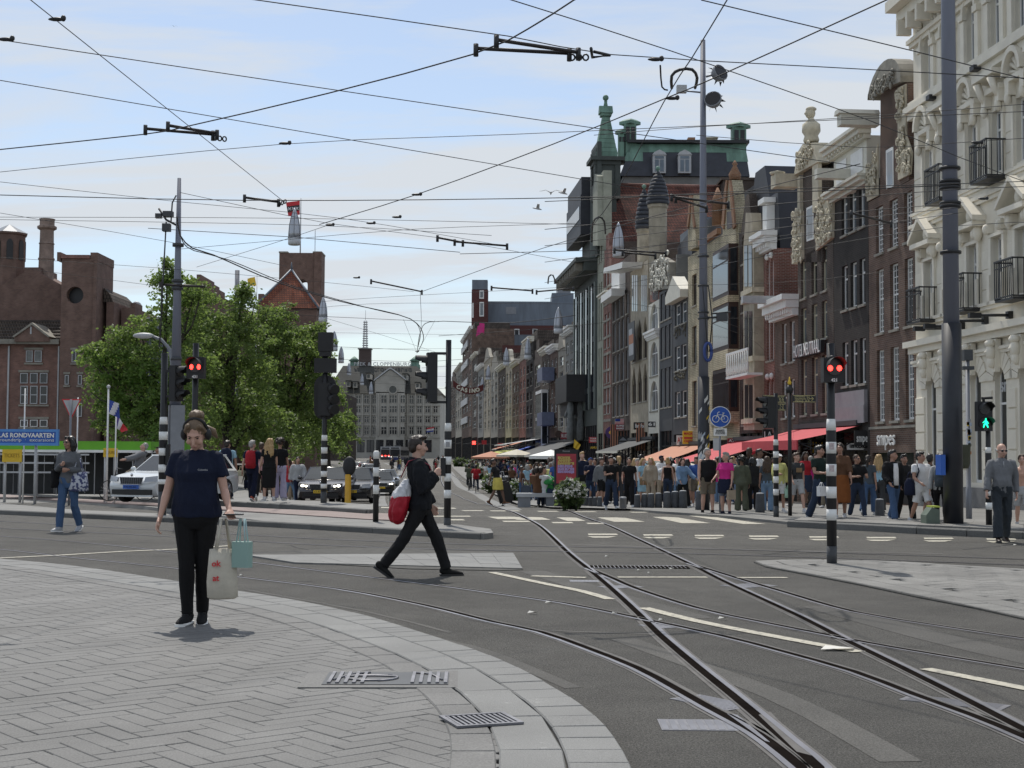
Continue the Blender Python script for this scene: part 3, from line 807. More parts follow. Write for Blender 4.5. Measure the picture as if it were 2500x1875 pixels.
class House:
 """house on the street front between two places (far px, near px); local x runs far to near, y into the house"""
 def __init__(s,name,label,px0,px1,ytop,wallmat,cols=(),rows=(),style='sash',fm=None,reveal=None,depth=9,shop=1058,extra=(),arch=False,sill=True,cat='building',off=0.0,group=None,rowpx=None,back=True,shopm=None):
  s.px0,s.px1=px0,px1;s.Y1,s.Y0=facY(px0),facY(px1);s.off=off
  c=(px0+px1)/2;s.pc=rowpx or c
  s.base=terr((s.Y0+s.Y1)/2)+.06
  s.w=(s.Y1-s.Y0)*math.hypot(1,FVX)
  s.o=thing(name,label,cat,(FD+FVX*s.Y1+off,s.Y1,s.base),FZ,group)
  s.h=s.z(s.pc,ytop);s.wallmat=wallmat
  ops=list(extra);s.wins=[]
  for r in rows:
   z0,z1=s.z(s.pc,r[1]),s.z(s.pc,r[0])
   for q in cols:
    a,b=s.x(q[0]),s.x(q[1]);ops.append((a,b,z0,z1));s.wins.append((a,z0,b-a,z1-z0))
  if shop:
   s.zs=s.z(s.pc,shop);ops.append((.25,s.w-.25,.05,s.zs))
  mb=MB();wall_grid(mb,s.w,s.h,-.4,ops,0,1 if reveal else 0)
  mb.add([(0,0,-.4),(0,depth,-.4),(0,depth,s.h),(0,0,s.h)],[(0,1,2,3)])
  mb.add([(s.w,0,-.4),(s.w,depth,-.4),(s.w,depth,s.h),(s.w,0,s.h)],[(3,2,1,0)])
  mb.add([(0,0,s.h),(s.w,0,s.h),(s.w,depth,s.h),(0,depth,s.h)],[(0,1,2,3)])
  mb.add([(0,depth,-.4),(s.w,depth,-.4),(s.w,depth,s.h),(0,depth,s.h)],[(3,2,1,0)])
  if arch:
   for(a,z0,w,h)in s.wins:arch_fill(mb,a,a+w,z0+h,.0,.15,0,arch=='pointed')
  s.wall=mb.build('wall',[wallmat,reveal or wallmat],s.o,fix=False)
  for(a,z0,w,h)in s.wins:
   window(s.o,a,z0,w,h,style,fm)
  if sill:
   cache={}
   for(a,z0,w,h)in s.wins:
    k=round(w,2)
    if k not in cache:cache[k]=MB().box(-.06,w+.06,-.07,.1,-.1,-.004).mesh('sill',M_mortargrey)
    put('sill',cache[k],s.o,(a,0,z0))
  if shop:s.shopfront(shopm)
 def x(s,px):return(s.Y1-facY(px))*math.hypot(1,FVX)
 def z(s,px,py):return P(px,py,facY(px)).z-s.base
 def part(s,name,mb,mat,**k):return mb.build(name,mat,s.o,**k)
 def shopfront(s,m=None):
  w,z=s.w,s.zs;f=MB();n=max(2,int(w/1.5))
  for k in range(n+1):
   xx=.25+(w-.5)*k/n;f.box(xx-.05,xx+.05,.10,.2,.05,z)
  f.box(.25,w-.25,.11,.19,z*.74,z*.74+.09);f.box(.25,w-.25,.11,.19,.05,.4)
  o=s.part('shop_front',f,m or M_black)
  MB().add([(.25,.16,.05),(w-.25,.16,.05),(w-.25,.16,z),(.25,.16,z)],[(0,1,2,3)]).build('pane',M_shop,o)
 def cornice(s,z,proj=.45,ht=.5,mat=None,x0=None,x1=None,dent=True,name='cornice'):
  x0=-.1 if x0 is None else x0;x1=s.w+.1 if x1 is None else x1;m=MB()
  m.prism([(x0,0)]and[(x0,z),(x1,z),(x1,z+ht*.35),(x0,z+ht*.35)],-proj*.35,.1)
  m.prism([(x0-.05,z+ht*.36),(x1+.05,z+ht*.36),(x1+.05,z+ht*.72),(x0-.05,z+ht*.72)],-proj*.75,.1)
  m.prism([(x0-.1,z+ht*.73),(x1+.1,z+ht*.73),(x1+.1,z+ht),(x0-.1,z+ht)],-proj,.1)
  if dent:
   n=int((x1-x0)/.35)
   for k in range(n):xx=x0+(k+.5)*(x1-x0)/n;m.box(xx-.07,xx+.07,-proj*.6,-proj*.352,z+ht*.12,z+ht*.355)
  return s.part(name,m,mat or M_white)
 def poly(s,name,pxs,y0,y1,mat):
  return s.part(name,MB().prism([(s.x(a),s.z(a,b))for a,b in pxs],y0,y1),mat)
 def relief(s,name,px0,px1,py0,py1,mat,y=-.02,n=26,r=.16,seed=1):
  """carved scroll work: overlapping curled bosses"""
  rr=random.Random(seed);m=MB();xa,xb=sorted((s.x(px0),s.x(px1)));pm_=(px0+px1)/2;za,zb=s.z(pm_,py1),s.z(pm_,py0)
  for k in range(int(n*1.7)):
   a=xa+(xb-xa)*rr.random();z=za+(zb-za)*rr.random();q=r*rr.uniform(.4,.9)
   if rr.random()<.3:m.ball((a,y,z),(q*.7,q*.35,q*rr.uniform(.6,1.2)),7,5)
   else:m.tube([(a+q*1.1*math.cos(t)*(1-t/8),y-.03,z+q*1.1*math.sin(t)*(1-t/8))for t in np.linspace(0,5,9)],q*.26,5)
  return s.part(name,m,mat)
  # --- 1 white corner hotel -------------------------------------------------------------
def hotel():
 h=House('corner_hotel','pale grey stucco hotel with arched windows, pediments and black iron balconies at the right edge',2238,2900,-8,M_hotel,shop=0,rowpx=2382,depth=12,extra=[],back=True)if False else None
 px0=2238;Y1=facY(px0);Y0=30.0;w=(Y1-Y0)*math.hypot(1,FVX);base=terr(Y1)+.06
 o=thing('corner_hotel','pale grey stucco hotel with arched windows, pediments and black iron balconies at the right edge','hotel',(FD+FVX*Y1,Y1,base),FZ)
 def X(px):return(Y1-facY(px))*math.hypot(1,FVX)
 def Z(py,px=2382):return P(px,py,facY(px)).z-base
 cols=[X(2275),X(2325),X(2383),X(2444),X(2505),X(2580),X(2660)];ww=.80
 zt=Z(-62)
 F=[(.9,Z(905)),(Z(748),Z(598)),(Z(448),Z(302)),(Z(152),Z(5))]
 ops=[]
 for i,(a,b)in enumerate(F):
  for c in cols:ops.append((c-ww/2,c+ww/2,a,b))
 mb=MB();wall_grid(mb,w,zt,-.4,ops,depth=.26)
 mb.add([(0,0,-.4),(0,12,-.4),(0,12,zt),(0,0,zt)],[(0,1,2,3)]);mb.add([(0,0,zt),(w,0,zt),(w,12,zt),(0,12,zt)],[(0,1,2,3)])
 mb.add([(w,0,-.4),(w,12,-.4),(w,12,zt),(w,0,zt)],[(3,2,1,0)])
 for i in(0,3):
  for c in cols:arch_fill(mb,c-ww/2,c+ww/2,F[i][1],.0,.25)
 mb.build('wall',M_hotel,o,fix=False)
 for i,(a,b)in enumerate(F):
  for c in cols:window(o,c-ww/2,a,ww,b-a,'top',M_white,y=.16,pane=(0 if i==0 else 1))
 bl={}
 for i in(0,1,2):
  a,b=F[i];ch=.62 if i else.62
  edges=[0]+[v for c in cols for v in(c-ww/2-(.16 if i else.12),c+ww/2+(.16 if i else.12))]+[w]
  for k in range(0,len(edges),2):
   x0,x1=edges[k]+.03,edges[k+1]-.03
   if x1-x0<.2:continue
   z=a-.2;top=b+(-.25 if i==0 else-.1)
   q=(round(x1-x0,2),i)
   if q not in bl:
    d=.055 if i==0 else.025
    m=MB();W=x1-x0;e=.02
    m.add([(0,0,0),(W,0,0),(W,0,ch-.03),(0,0,ch-.03),(e,-d,e),(W-e,-d,e),(W-e,-d,ch-.03-e),(e,-d,ch-.03-e)],[(4,5,6,7),(0,1,5,4),(1,2,6,5),(2,3,7,6),(3,0,4,7)])
    bl[q]=m.mesh('stone_block',M_hotel)
   while z+ch<top:
    put('stone_block',bl[q],o,(x0,0,z));z+=ch
 for c in cols:
  zc=F[0][1]-ww/2;m=MB()
  for k in range(9):
   a0,a1=PI*(k+.06)/9,PI*(k+.94)/9
   m.add([(c+r*math.cos(a),y,zc+r*math.sin(a))for y in(-.06,0)for r,a in((ww/2+.01,a0),(ww/2+.01,a1),(ww/2+.55,a1),(ww/2+.55,a0))],[(0,1,2,3),(0,4,5,1),(1,5,6,2),(2,6,7,3),(3,7,4,0)])
  m.build('arch_surround',M_hotel,o)
  m=MB();zk=F[0][1]+.1;m.prism([(c-.13,zk-.25),(c+.13,zk-.25),(c+.2,zk+.75),(c-.2,zk+.75)],-.22,-.062)
  m.ball((c,-.30,zk+.35),(.17,.16,.24),9,7);m.ball((c,-.32,zk+.62),(.22,.16,.13),8,5);m.ball((c,-.28,zk+.05),(.12,.14,.2),8,5);m.ball((c,-.44,zk+.33),(.04,.07,.06),6,4)
  m.build('head_keystone',M_hotel2,o)
  a,b=F[1];m=MB()
  for sg in(-1,1):
   m.box(c+sg*.47-.08,c+sg*.47+.08,-.10,0,a-.1,b+.12);m.box(c+sg*.47-.11,c+sg*.47+.11,-.2,0,b+.13,b+.45)
   m.ball((c+sg*.47,-.2,b+.26),(.1,.12,.17),7,5)
   m.box(c+sg*.47-.10,c+sg*.47+.10,-.16,0,a-.1,a+.8)
  m.box(c-.58,c+.58,-.12,0,b+.0,b+.10)
  m.build('window_surround',M_hotel2,o)
  if cols.index(c)in(0,2,4,6):
   m=MB();zb=b+.5
   m.box(c-.85,c+.85,-.42,0,zb-.03,zb+.13)
   for sg in(-1,1):m.prism([(c+sg*.95,zb+.14),(c+sg*.95,zb+.30),(c,zb+1.02),(c,zb+.86)],-.46,0)
   m.ball((c,-.1,zb+.42),(.22,.15,.26),8,6)
   m.build('pediment',M_hotel2,o)
   for x in(c-.62,c+.62):MB().ball((x,-.14,b+.3),(.14,.16,.3),7,5).build('scroll_bracket',M_hotel2,o)
  a,b=F[2];m=MB()
  for sg in(-1,1):
   m.box(c+sg*.5-.07,c+sg*.5+.07,-.09,0,a-.1,b+.1);m.box(c+sg*.5-.13,c+sg*.5+.13,-.24,0,b+.12,b+.5)
   m.ball((c+sg*.5,-.2,b+.02),(.09,.12,.2),7,5)
  m.box(c-.66,c+.66,-.24,0,b+.5,b+.66)
  m.build('window_surround',M_hotel2,o)
  m=MB();zc=b+.68;n=10;r0,r1=.50,.64
  if cols.index(c)in(0,2,4,6):
   for k in range(n):
    a0,a1=PI*k/n,PI*(k+1)/n
    m.add([(c+r*math.cos(t),y,zc+r*1.25*math.sin(t))for y in(-.36,0)for r,t in((r0,a0),(r0,a1),(r1,a1),(r1,a0))],[(0,1,2,3),(0,4,5,1),(2,6,7,3)])
   for k in range(7):
    t=PI*(k+.5)/7;m.tube([(c,-.06,zc+.04),(c+.46*math.cos(t),-.13,zc+.56*math.sin(t))],[.02,.085],6)
   m.build('shell_hood',M_hotel2,o)
  else:
   m.box(c-.75,c+.75,-.5,0,zc+.25,zc+.42)
   for sg in(-1,1):m.tube([(c+sg*.5,-.1,zc-.5),(c+sg*.5,-.28,zc-.2),(c+sg*.5,-.42,zc+.2)],[.07,.10,.13],6)
   m.build('console_hood',M_hotel2,o)
  a,b=F[3];zc=b-ww/2;m=MB()
  for sg in(-1,1):m.box(c+sg*.55-.14,c+sg*.55+.14,-.10,0,a-.05,zc-.1);m.box(c+sg*.55-.18,c+sg*.55+.18,-.16,0,zc-.09,zc+.12)
  for k in range(n):
   a0,a1=PI*k/n,PI*(k+1)/n
   m.add([(c+r*math.cos(t),y,zc+.12+r*math.sin(t))for y in(-.14,0)for r,t in((.42,a0),(.42,a1),(.56,a1),(.56,a0))],[(0,1,2,3),(0,4,5,1),(2,6,7,3)])
  m.build('archivolt',M_hotel2,o)
  rr=random.Random(int(c*10));m=MB()
  for sg in(-1,1):
   for k in range(8):m.ball((c+sg*rr.uniform(.5,.85),-.05,zc+rr.uniform(.5,1.05)),(rr.uniform(.05,.11),.07,rr.uniform(.06,.14)),6,4)
  m.build('garland',M_hotel2,o)
 def course(z,ht,pr,name='string_course'):
  m=MB();m.box(-.12,w,-pr*.6,0,z,z+ht*.5);m.box(-.2,w,-pr,0,z+ht*.5+.003,z+ht);m.build(name,M_hotel2,o)
 course(Z(838),.42,.42);course(Z(872),.2,.14);course(Z(765),.22,.16);course(Z(500)-.1,.25,.18);course(Z(472),.2,.1)
 course(Z(205),.45,.34);course(Z(172),.22,.16)
 course(Z(-58)-.9,.3,.2);course(Z(-60),.75,.95,'cornice')
 cb=MB().box(0,.18,-.7,-.2,-.55,-.003).mesh('cornice_bracket',M_hotel2)
 for k in range(20):put('cornice_bracket',cb,o,(.2+k*.9,0,Z(-60)))
 m=MB();m.box(-.2,w,-.1,0,-.3,.75);m.build('plinth',pm('grey_plinth_stone',(.16,.16,.16),.8,.2),o)
 for i,c,zz in[(1,k,F[1][0])for k in(cols[0],cols[2],cols[4],cols[6])]+[(2,cols[1],F[2][0]-.1),(2,cols[3],F[2][0]-.1)]:
  m=MB();y=-.62;z0=zz-.15;H=1.15;hw=.62
  m.box(c-hw,c+hw,y-.03,y+.03,z0+H-.05,z0+H);m.box(c-hw,c+hw,y-.02,y+.02,z0+.02,z0+.06);m.box(c-hw,c+hw,y-.02,y+.02,z0+H-.25,z0+H-.22)
  for sg in(-1,1):m.box(c+sg*hw-.02,c+sg*hw+.02,y,-.01,z0+H-.05,z0+H-.004);m.box(c+sg*hw-.02,c+sg*hw+.02,y,-.01,z0,z0+.05)
  bal=m.build('balcony_rail',M_iron,o)
  bar=MB().box(-.012,.012,-.012,.012,0,H).mesh('baluster',M_iron)
  for k in range(11):put('baluster',bar,bal,(c-hw+2*hw*k/10,y,z0))
  for k in range(3):
   put('baluster',bar,bal,(c-hw,y+.15+k*.18,z0));put('baluster',bar,bal,(c+hw,y+.15+k*.18,z0))
  MB().box(c-hw,c+hw,y,-.01,z0-.07,z0-.006).build('balcony_floor',M_iron,bal)
 for k,c in enumerate([X(2330),X(2357),X(2415),X(2475)]):
  z=Z(838)+.62;m=MB();m.tube([(c,0,z),(c+.1,-1.0,z-.02)],.05,6);m.box(c-.06,c+.12,-1.35,-1.0,z-.1,z+.05);m.box(c-.14,c+.06,-.15,0,z-.1,z+.12);m.build('flood_lamp',M_iron,o)
 for px,py in((2304,203),(2416,123)):
  c=X(px);z=Z(203)+.1;m=MB();m.box(c-.16,c+.16,-.45,-.2,z,z+.16);m.build('flood_lamp',M_iron,o)
 gm=MB();c=cols[3];zc=F[0][1]-ww/2
 text('sn',M_lgrey,o,(c-.05,.15,zc-.15),size=.62,ext=.01,bold=.012)
 return o
hotel()
# --- 2 tall brown brick neck-gable house ----------------------------------------------
h=House('gabled_house','tall brown brick house with neck gable and carved stone scrolls beside the white hotel',2124,2237,466,B_brown,cols=[(2142,2160),(2176,2196),(2212,2232)],rows=[(490,607),(646,806),(848,1027)],style='grid',rowpx=2178,shop=1105)
h.poly('gable_neck',[(2153,480),(2224,440),(2224,205),(2204,180),(2180,180),(2156,235)],.0,.5,B_brown)
h.part('pediment',MB().prism([(h.x(2140),h.z(2140,232))]+[(h.x(2181+42*math.sin(a)),h.z(2181,232-8)+0.0+(h.z(2181,158)-h.z(2181,232))*math.cos(a))for a in np.linspace(-1.45,1.45,13)]+[(h.x(2222),h.z(2222,200))],-.25,.45),M_mortargrey)
h.relief('pediment_carving',2152,2208,195,225,M_mortargrey,y=-.3,n=18,r=.22,seed=3)
h.poly('scroll_panel',[(2201,440),(2232,425),(2236,372),(2222,330),(2222,205),(2202,215)],-.06,-.004,M_cream)
h.relief('scroll_carving',2204,2222,220,420,M_cream,y=-.12,n=40,r=.17,seed=4);h.relief('scroll_carving',2218,2234,370,425,M_cream,y=-.12,n=18,r=.17,seed=5)
h.poly('scroll_panel',[(2124,492),(2151,478),(2151,350),(2142,400),(2128,430)],-.06,-.004,M_cream)
h.relief('scroll_carving',2128,2150,400,480,M_cream,y=-.12,n=26,r=.17,seed=6);h.relief('scroll_carving',2142,2152,355,400,M_cream,y=-.12,n=8,r=.12,seed=7)
h.poly('gable_window',[(2170,462),(2188,455),(2188,357),(2170,368)],-.03,-.006,M_white)
h.poly('gable_pane',[(2173,455),(2186,450),(2186,366),(2173,374)],-.036,-.031,M_glass2)
x=h.x(2148);z=h.z(2150,308)
h.part('hoist_beam',MB().box(x-.25,x+.25,-1.5,0,z,z+.42).prism([(x-.32,z+.425),(x+.32,z+.425),(x+.2,z+.6),(x-.2,z+.6)],-1.6,0),M_offwhite)
h.part('string_course',MB().box(0,h.w,-.06,0,h.z(2180,1046),h.z(2180,1040)),M_mortargrey)
h.part('roof',MB().prism([(0.4,h.h),(h.w-.4,h.h),(h.w-1.4,h.h+3.6),(1.4,h.h+3.6)],.52,9),B_tiledk)
text('snıpes',M_white,h.o,(h.x(2170),-.12,h.z(2170,1071)),size=.8,ext=.02,bold=.004,width=1.9,name='shop_lettering')
# --- 3 near-black house with white cornice --------------------------------------------
h=House('canal_house','near-black brick house with white sash windows under a white panelled attic',2038,2123,455,B_black,cols=[(2058,2072),(2079,2094),(2101,2115)],rows=[(452,564),(640,750),(830,939)],style='top',rowpx=2086,shop=1055)
zc=h.z(2086,420)
h.part('attic',MB().box(.1,h.w-.1,.0,3,h.h,h.h+1.7),M_offwhite)
h.part('attic_panel',MB().box(.5,h.w*.42,-.04,-.003,h.h+.4,h.h+1.3).box(h.w*.55,h.w-.5,-.04,-.003,h.h+.4,h.h+1.3),M_white)
h.cornice(h.h-.25,.5,.4,M_offwhite,dent=False);h.cornice(h.h+1.55,.55,.5,M_offwhite)
h.part('hoist_beam',MB().box(h.w*.45,h.w*.45+.4,-1.4,0,h.h+.35,h.h+.75),M_offwhite)
h.part('roller_shutter',MB().box(.3,h.w-.2,-.14,-.003,h.z(2086,1032),h.z(2086,955)).box(.2,h.w-.1,-.2,-.142,h.z(2086,1034),h.z(2086,992)),pm('mauve_grey_panel',(.26,.255,.27),.5,.1))
h.part('roof',MB().prism([(0,h.h+1.7),(h.w,h.h+1.7),(h.w-1.5,h.h+3.2),(1.5,h.h+3.2)],3,9),B_tiledk)
# --- 4 dark brown sculptured gable ------------------------------------------------------
h=House('gabled_house','dark brown brick hotel with cream carved gable, crowned by a small bust',1950,2037,610,B_dark,cols=[(1957,1970),(1983,1997),(2008,2021)],rows=[(615,719),(743,832),(872,1011)],style='top',fm=pm('cream_shutter',(.50,.47,.35),.6,.1),rowpx=1989,shop=1052)
h.poly('gable_neck',[(1962,640),(2010,640),(2010,430),(1998,405),(1968,405),(1962,440)],0,.5,B_dark)
h.poly('gable_window',[(1973,590),(1990,584),(1990,500),(1973,508)],-.03,-.006,M_white);h.poly('gable_pane',[(1975,584),(1988,580),(1988,506),(1975,513)],-.036,-.031,M_glass)
h.poly('carved_wing',[(1941,645),(1966,632),(1966,515),(1950,508),(1943,560)],-.12,.3,M_cream);h.relief('wing_carving',1945,1966,515,640,M_cream,y=-.15,n=50,r=.18,seed=8)
h.poly('carved_wing',[(2000,612),(2040,580),(2042,470),(2022,468),(2005,520)],-.12,.3,M_cream);h.relief('wing_carving',2003,2040,480,590,M_cream,y=-.15,n=60,r=.2,seed=9)
h.poly('pediment',[(1953,428),(2012,396),(2008,380),(2004,348),(1975,352),(1962,372),(1956,408)],-.22,.4,M_cream);h.relief('pediment_carving',1962,2000,360,405,M_cream,y=-.26,n=30,r=.2,seed=10)
h.poly('pilaster',[(1995,520),(2010,512),(2010,390),(1995,398)],-.16,-.003,M_cream);h.poly('pilaster',[(1958,520),(1964,516),(1964,430),(1958,434)],-.16,-.003,M_cream)
x=h.x(1979);z=h.z(1979,348)
m=MB();m.lathe([(.32,0),(.36,.1),(.30,.3),(.42,.5),(.40,.8),(.16,1.0),(.12,1.1)],12,(x,.1,z));m.ball((x,.06,z+1.32),(.2,.23,.27),10,8);m.ball((x,.1,z+1.50),(.23,.25,.12),10,5);m.ball((x,-.16,z+1.3),(.05,.06,.06),6,4)
h.part('bust',m,M_cream)
x=h.x(1945);z=h.z(1945,462);h.part('hoist_beam',MB().box(x-.2,x+.6,-1.1,0,z,z+.6).lathe([(.3,0),(.36,.12),(.05,.2)],10,(x+.2,-.9,z+.6)),M_cream)
x0=h.x(1952);x1=h.x(2022);z0=h.z(1989,868);z1=h.z(1989,838)
sg=h.part('hotel_sign',MB().box(x0,x1,-.30,-.14,z0,z1),M_black)
text('HOTEL NEUTRAAL',M_white,sg,((x0+x1)/2,-.32,(z0+z1)/2),size=.8,width=(x1-x0)*.93,bold=.0,ext=.01)
h.part('roof',MB().prism([(0,h.h),(h.w,h.h),(h.w-1.3,h.h+4.4),(1.3,h.h+4.4)],.55,9),B_tiledk)
# --- 5 low brown brick house with white cornice -------------------------------------------
h=House('canal_house','low brown brick house with broad white cornice and hoist beam, grey wall behind',1893,1949,776,B_brown,cols=[(1910,1921),(1929,1941)],rows=[(788,886),(927,1020)],style='sash',fm=M_white,shop=1075)
h.cornice(h.h-.05,.8,.95,M_white)
z=h.h+.3;h.part('hoist_beam',MB().box(h.w*.25,h.w*.25+.35,-1.9,-.1,z+.45,z+.8),M_lgrey)
h.part('rear_wall',MB().box(-.02,h.w,2.2,6,h.h-.5,h.z(1920,610)),M_render)
h.part('dormer',MB().box(h.w*.62,h.w*.95,.8,2.1,h.h+.9,h.z(1930,655)).prism([(h.w*.55,h.z(1930,655)),(h.w*1.0,h.z(1930,655)),(h.w*.78,h.z(1930,628))],.7,2.1),M_white)
h.part('dormer_pane',MB().box(h.w*.68,h.w*.9,.78,.797,h.h+1.1,h.z(1930,665)),M_glass2)
h.part('roof',MB().prism([(0,h.z(1920,610)),(h.w,h.z(1920,610)),(h.w-.3,h.z(1920,470)),(.6,h.z(1920,470))],2.2,8),M_slate)
h.part('roof_light',MB().prism([(h.w*.25,h.z(1920,590)),(h.w*.8,h.z(1920,590)),(h.w*.8,h.z(1920,490)),(h.w*.35,h.z(1920,490))],2.1,2.197),M_glass)
# --- 6 narrow red brick -------------------------------------------------------------------
h=House('canal_house','narrow red brick house with white-hooded windows and white cornice',1866,1892,612,B_red,cols=[(1873,1880),(1883,1890)],rows=[(632,745),(779,880),(925,1020)],style='sash',rowpx=1880,arch=True)
h.cornice(h.h-.05,.7,.9,M_white)
h.part('mansard_roof',MB().prism([(0,h.h),(h.w,h.h),(h.w-.4,h.z(1880,472)),(.4,h.z(1880,472))],.3,8),M_slate)
h.part('dormer',MB().box(.2,h.w*.5,-.1,1,h.z(1880,560),h.z(1880,495)).box(.05,h.w*.6,-.3,1,h.z(1880,494),h.z(1880,482)),M_white)
hood=MB()
for(a,z0,w,hh)in h.wins:hood.ball((a+w/2,-.05,z0+hh+.12),(.22,.12,.16),8,5)
h.part('window_hood',hood,M_white)
# --- 7 dark brick with stone bay -----------------------------------------------------------
h=House('canal_house','dark brown brick house with arched white windows and carved stone bay, white balcony',1806,1865,560,B_dark,cols=[(1812,1821),(1827,1836)],rows=[(540+30,640),(667,759),(800,900),(945,1037)],style='sash',rowpx=1824,arch=True)
h.poly('stone_bay',[(1839,1050),(1866,1050),(1866,610),(1860,520),(1846,520),(1839,610)],-.5,.0,M_stone)
for(a,b)in((600,700),(760,870),(940,1020)):
 h.poly('bay_window',[(1843,b),(1851,b),(1851,a),(1843,a)],-.53,-.503,M_glass);h.poly('bay_window',[(1854,b),(1862,b),(1862,a),(1854,a)],-.53,-.503,M_glass)
for py in(720,740,885,1035):h.part('stone_band',MB().box(h.x(1838),h.x(1867),-.62,-.0,h.z(1850,py),h.z(1850,py)+.25),M_cream)
x0,x1=h.x(1838),h.x(1838)+4.4;z=h.z(1850,925)
bal=h.part('balcony',MB().box(x0,x1,-1.4,-.64,z,z+.12).box(x0,x1,-1.4,-1.32,z+1.2,z+1.32),M_white)
bm=MB().lathe([(.04,0),(.07,.3),(.035,.6),(.05,1.08)],8).mesh('baluster',M_white)
for k in range(11):put('baluster',bm,bal,(x0+.1+k*(x1-x0-.2)/10,-1.36,z+.12))
h.poly('gable',[(1810,570),(1822,480),(1830,470),(1838,560)],0,.4,B_dark)
h.part('roof',MB().prism([(0,h.h),(h.w,h.h),(h.w-1.5,h.h+3),(1.5,h.h+3)],.5,8),M_slate)
# --- 8 cream glazed brick ------------------------------------------------------------------
h=House('apartment_house','cream glazed brick building with orange-trimmed pointed gables and dark bay windows',1680,1805,585,B_cream,cols=[(1690,1701),(1738,1745),(1747,1755)],rows=[(640,722),(775,872),(918,1035)],style='top',fm=M_brownwood,rowpx=1745,shop=1075)
xb0,xb1=h.x(1764),h.w-.05
for(a,b)in((612,722),(752,850),(908,1000)):
 za,zb=h.z(1786,b),h.z(1786,a)
 o=h.part('bay_window',MB().box(xb0,xb1,-.55,-.003,za-.15,zb+.15),M_brownwood)
 MB().box(xb0+.12,xb1-.12,-.565,-.553,za+.08,zb*.68+za*.32).box(xb0+.12,xb1-.12,-.565,-.553,zb*.72+za*.28,zb-.05).box(xb1+.003,xb1+.012,-.45,-.1,za+.08,zb-.1).build('pane',M_glass,o)
for(a,b)in((722,752),(850,908),(1000,1040)):
 h.part('bay_apron',MB().box(xb0-.02,xb1+.02,-.6,-.002,h.z(1786,b)+.16,h.z(1786,a)-.16),B_cream)
for(q,wd,top)in((1787,17,440),(1694,10,475)):
 h.poly('gable',[(q-wd,612),(q+wd,604),(q+wd-2,552),(q+wd*.55,470 if q>1700 else 520),(q+wd*.3,top),(q-wd*.3,top),(q-wd*.6,480 if q>1700 else 530),(q-wd,560)],-.1,.5,B_cream)
 for sgn in(-1,1):
  ps=[(q+sgn*wd,552),(q+sgn*wd*.58,470 if q>1700 else 520),(q+sgn*wd*.3,top),(q+sgn*wd*.3-sgn*3,top),(q+sgn*wd*.3,480 if q>1700 else 528),(q+sgn*wd*.7,560)]
  h.poly('gable_coping',ps,-.2,-.103,B_orange)
h.poly('gable_window',[(1781,560),(1794,556),(1794,515),(1781,518)],-.13,-.103,M_brownwood)
h.part('pinnacle',MB().lathe([(.3,0),(.36,.3),(.1,.8),(.16,.9),(.02,1.1)],8,(h.x(1787),.2,h.z(1787,440))),B_orange)
h.part('pinnacle',MB().lathe([(.34,-1.2),(.34,0),(.4,.1),(.05,1.0)],8,(h.x(1745),.2,h.z(1745,500))),B_orange)
h.part('terracotta_band',MB().box(h.x(1715),h.x(1762),-.25,0,h.z(1740,585),h.z(1740,572)),B_orange)
h.part('roof',MB().prism([(0,h.h),(h.w,h.h),(h.w-.5,h.h+2.2),(.5,h.h+2.2)],1,9),M_slate)
# --- 9 black painted house -------------------------------------------------------------------
h=House('canal_house','black painted house with white sash windows and swan-neck white cornice',1643,1679,735,M_darkhouse,cols=[(1648,1660),(1663,1676)],rows=[(740,792),(843,903),(955,1018)],style='sash',shop=1060)
h.part('cornice',MB().prism([(-.1,h.h),(h.w+.1,h.h),(h.w+.1,h.h+.5),(h.w*.8,h.h+.9),(h.w*.5,h.h+1.6),(h.w*.2,h.h+.9),(-.1,h.h+.5)],-.5,.3),M_offwhite)
for a,b in((793,825),(904,930)):
 h.relief('iron_panel',1648,1676,a+4,b-2,pm('bronze_ornament',(.09,.08,.05),.6,.3),y=-.03,n=26,r=.13,seed=a)
h.part('roof',MB().box(0,h.w,.5,8,h.h,h.h+1),M_slate)
# --- 10 dark grey with crest -----------------------------------------------------------------
h=House('canal_house','dark grey house with white scroll-carved crest and grey side wall',1610,1642,705,M_darkhouse,cols=[(1613,1620),(1623,1630),(1633,1640)],rows=[(712,780),(795,874),(898,994)],style='pair',fm=M_lgrey,rowpx=1626,shop=1052)
h.poly('crest',[(1592,712),(1640,704),(1640,640),(1620,628),(1594,640)],-.15,.3,M_mortargrey);h.relief('crest_carving',1594,1640,632,705,M_offwhite,y=-.2,n=70,r=.26,seed=12)
h.part('side_wall',MB().box(h.w-.3,h.w+.0,.3,8,h.h-.5,h.z(1640,622)),M_render)
# --- 11 white arched shopfront house ------------------------------------------------------------
h=House('canal_house','narrow pale stone house with tall white arched windows on each floor',1583,1609,738,M_offwhite,cols=[(1587,1606)],rows=[(742,808),(835,918),(930,1003)],style='cross',rowpx=1596,arch=True)
h.cornice(h.z(1596,828),.4,.6,M_white);h.poly('upper_bay',[(1585,738),(1608,738),(1608,640),(1585,650)],.05,5,B_red);h.poly('upper_window',[(1592,732),(1605,732),(1605,660),(1592,664)],.02,.047,M_glass2)
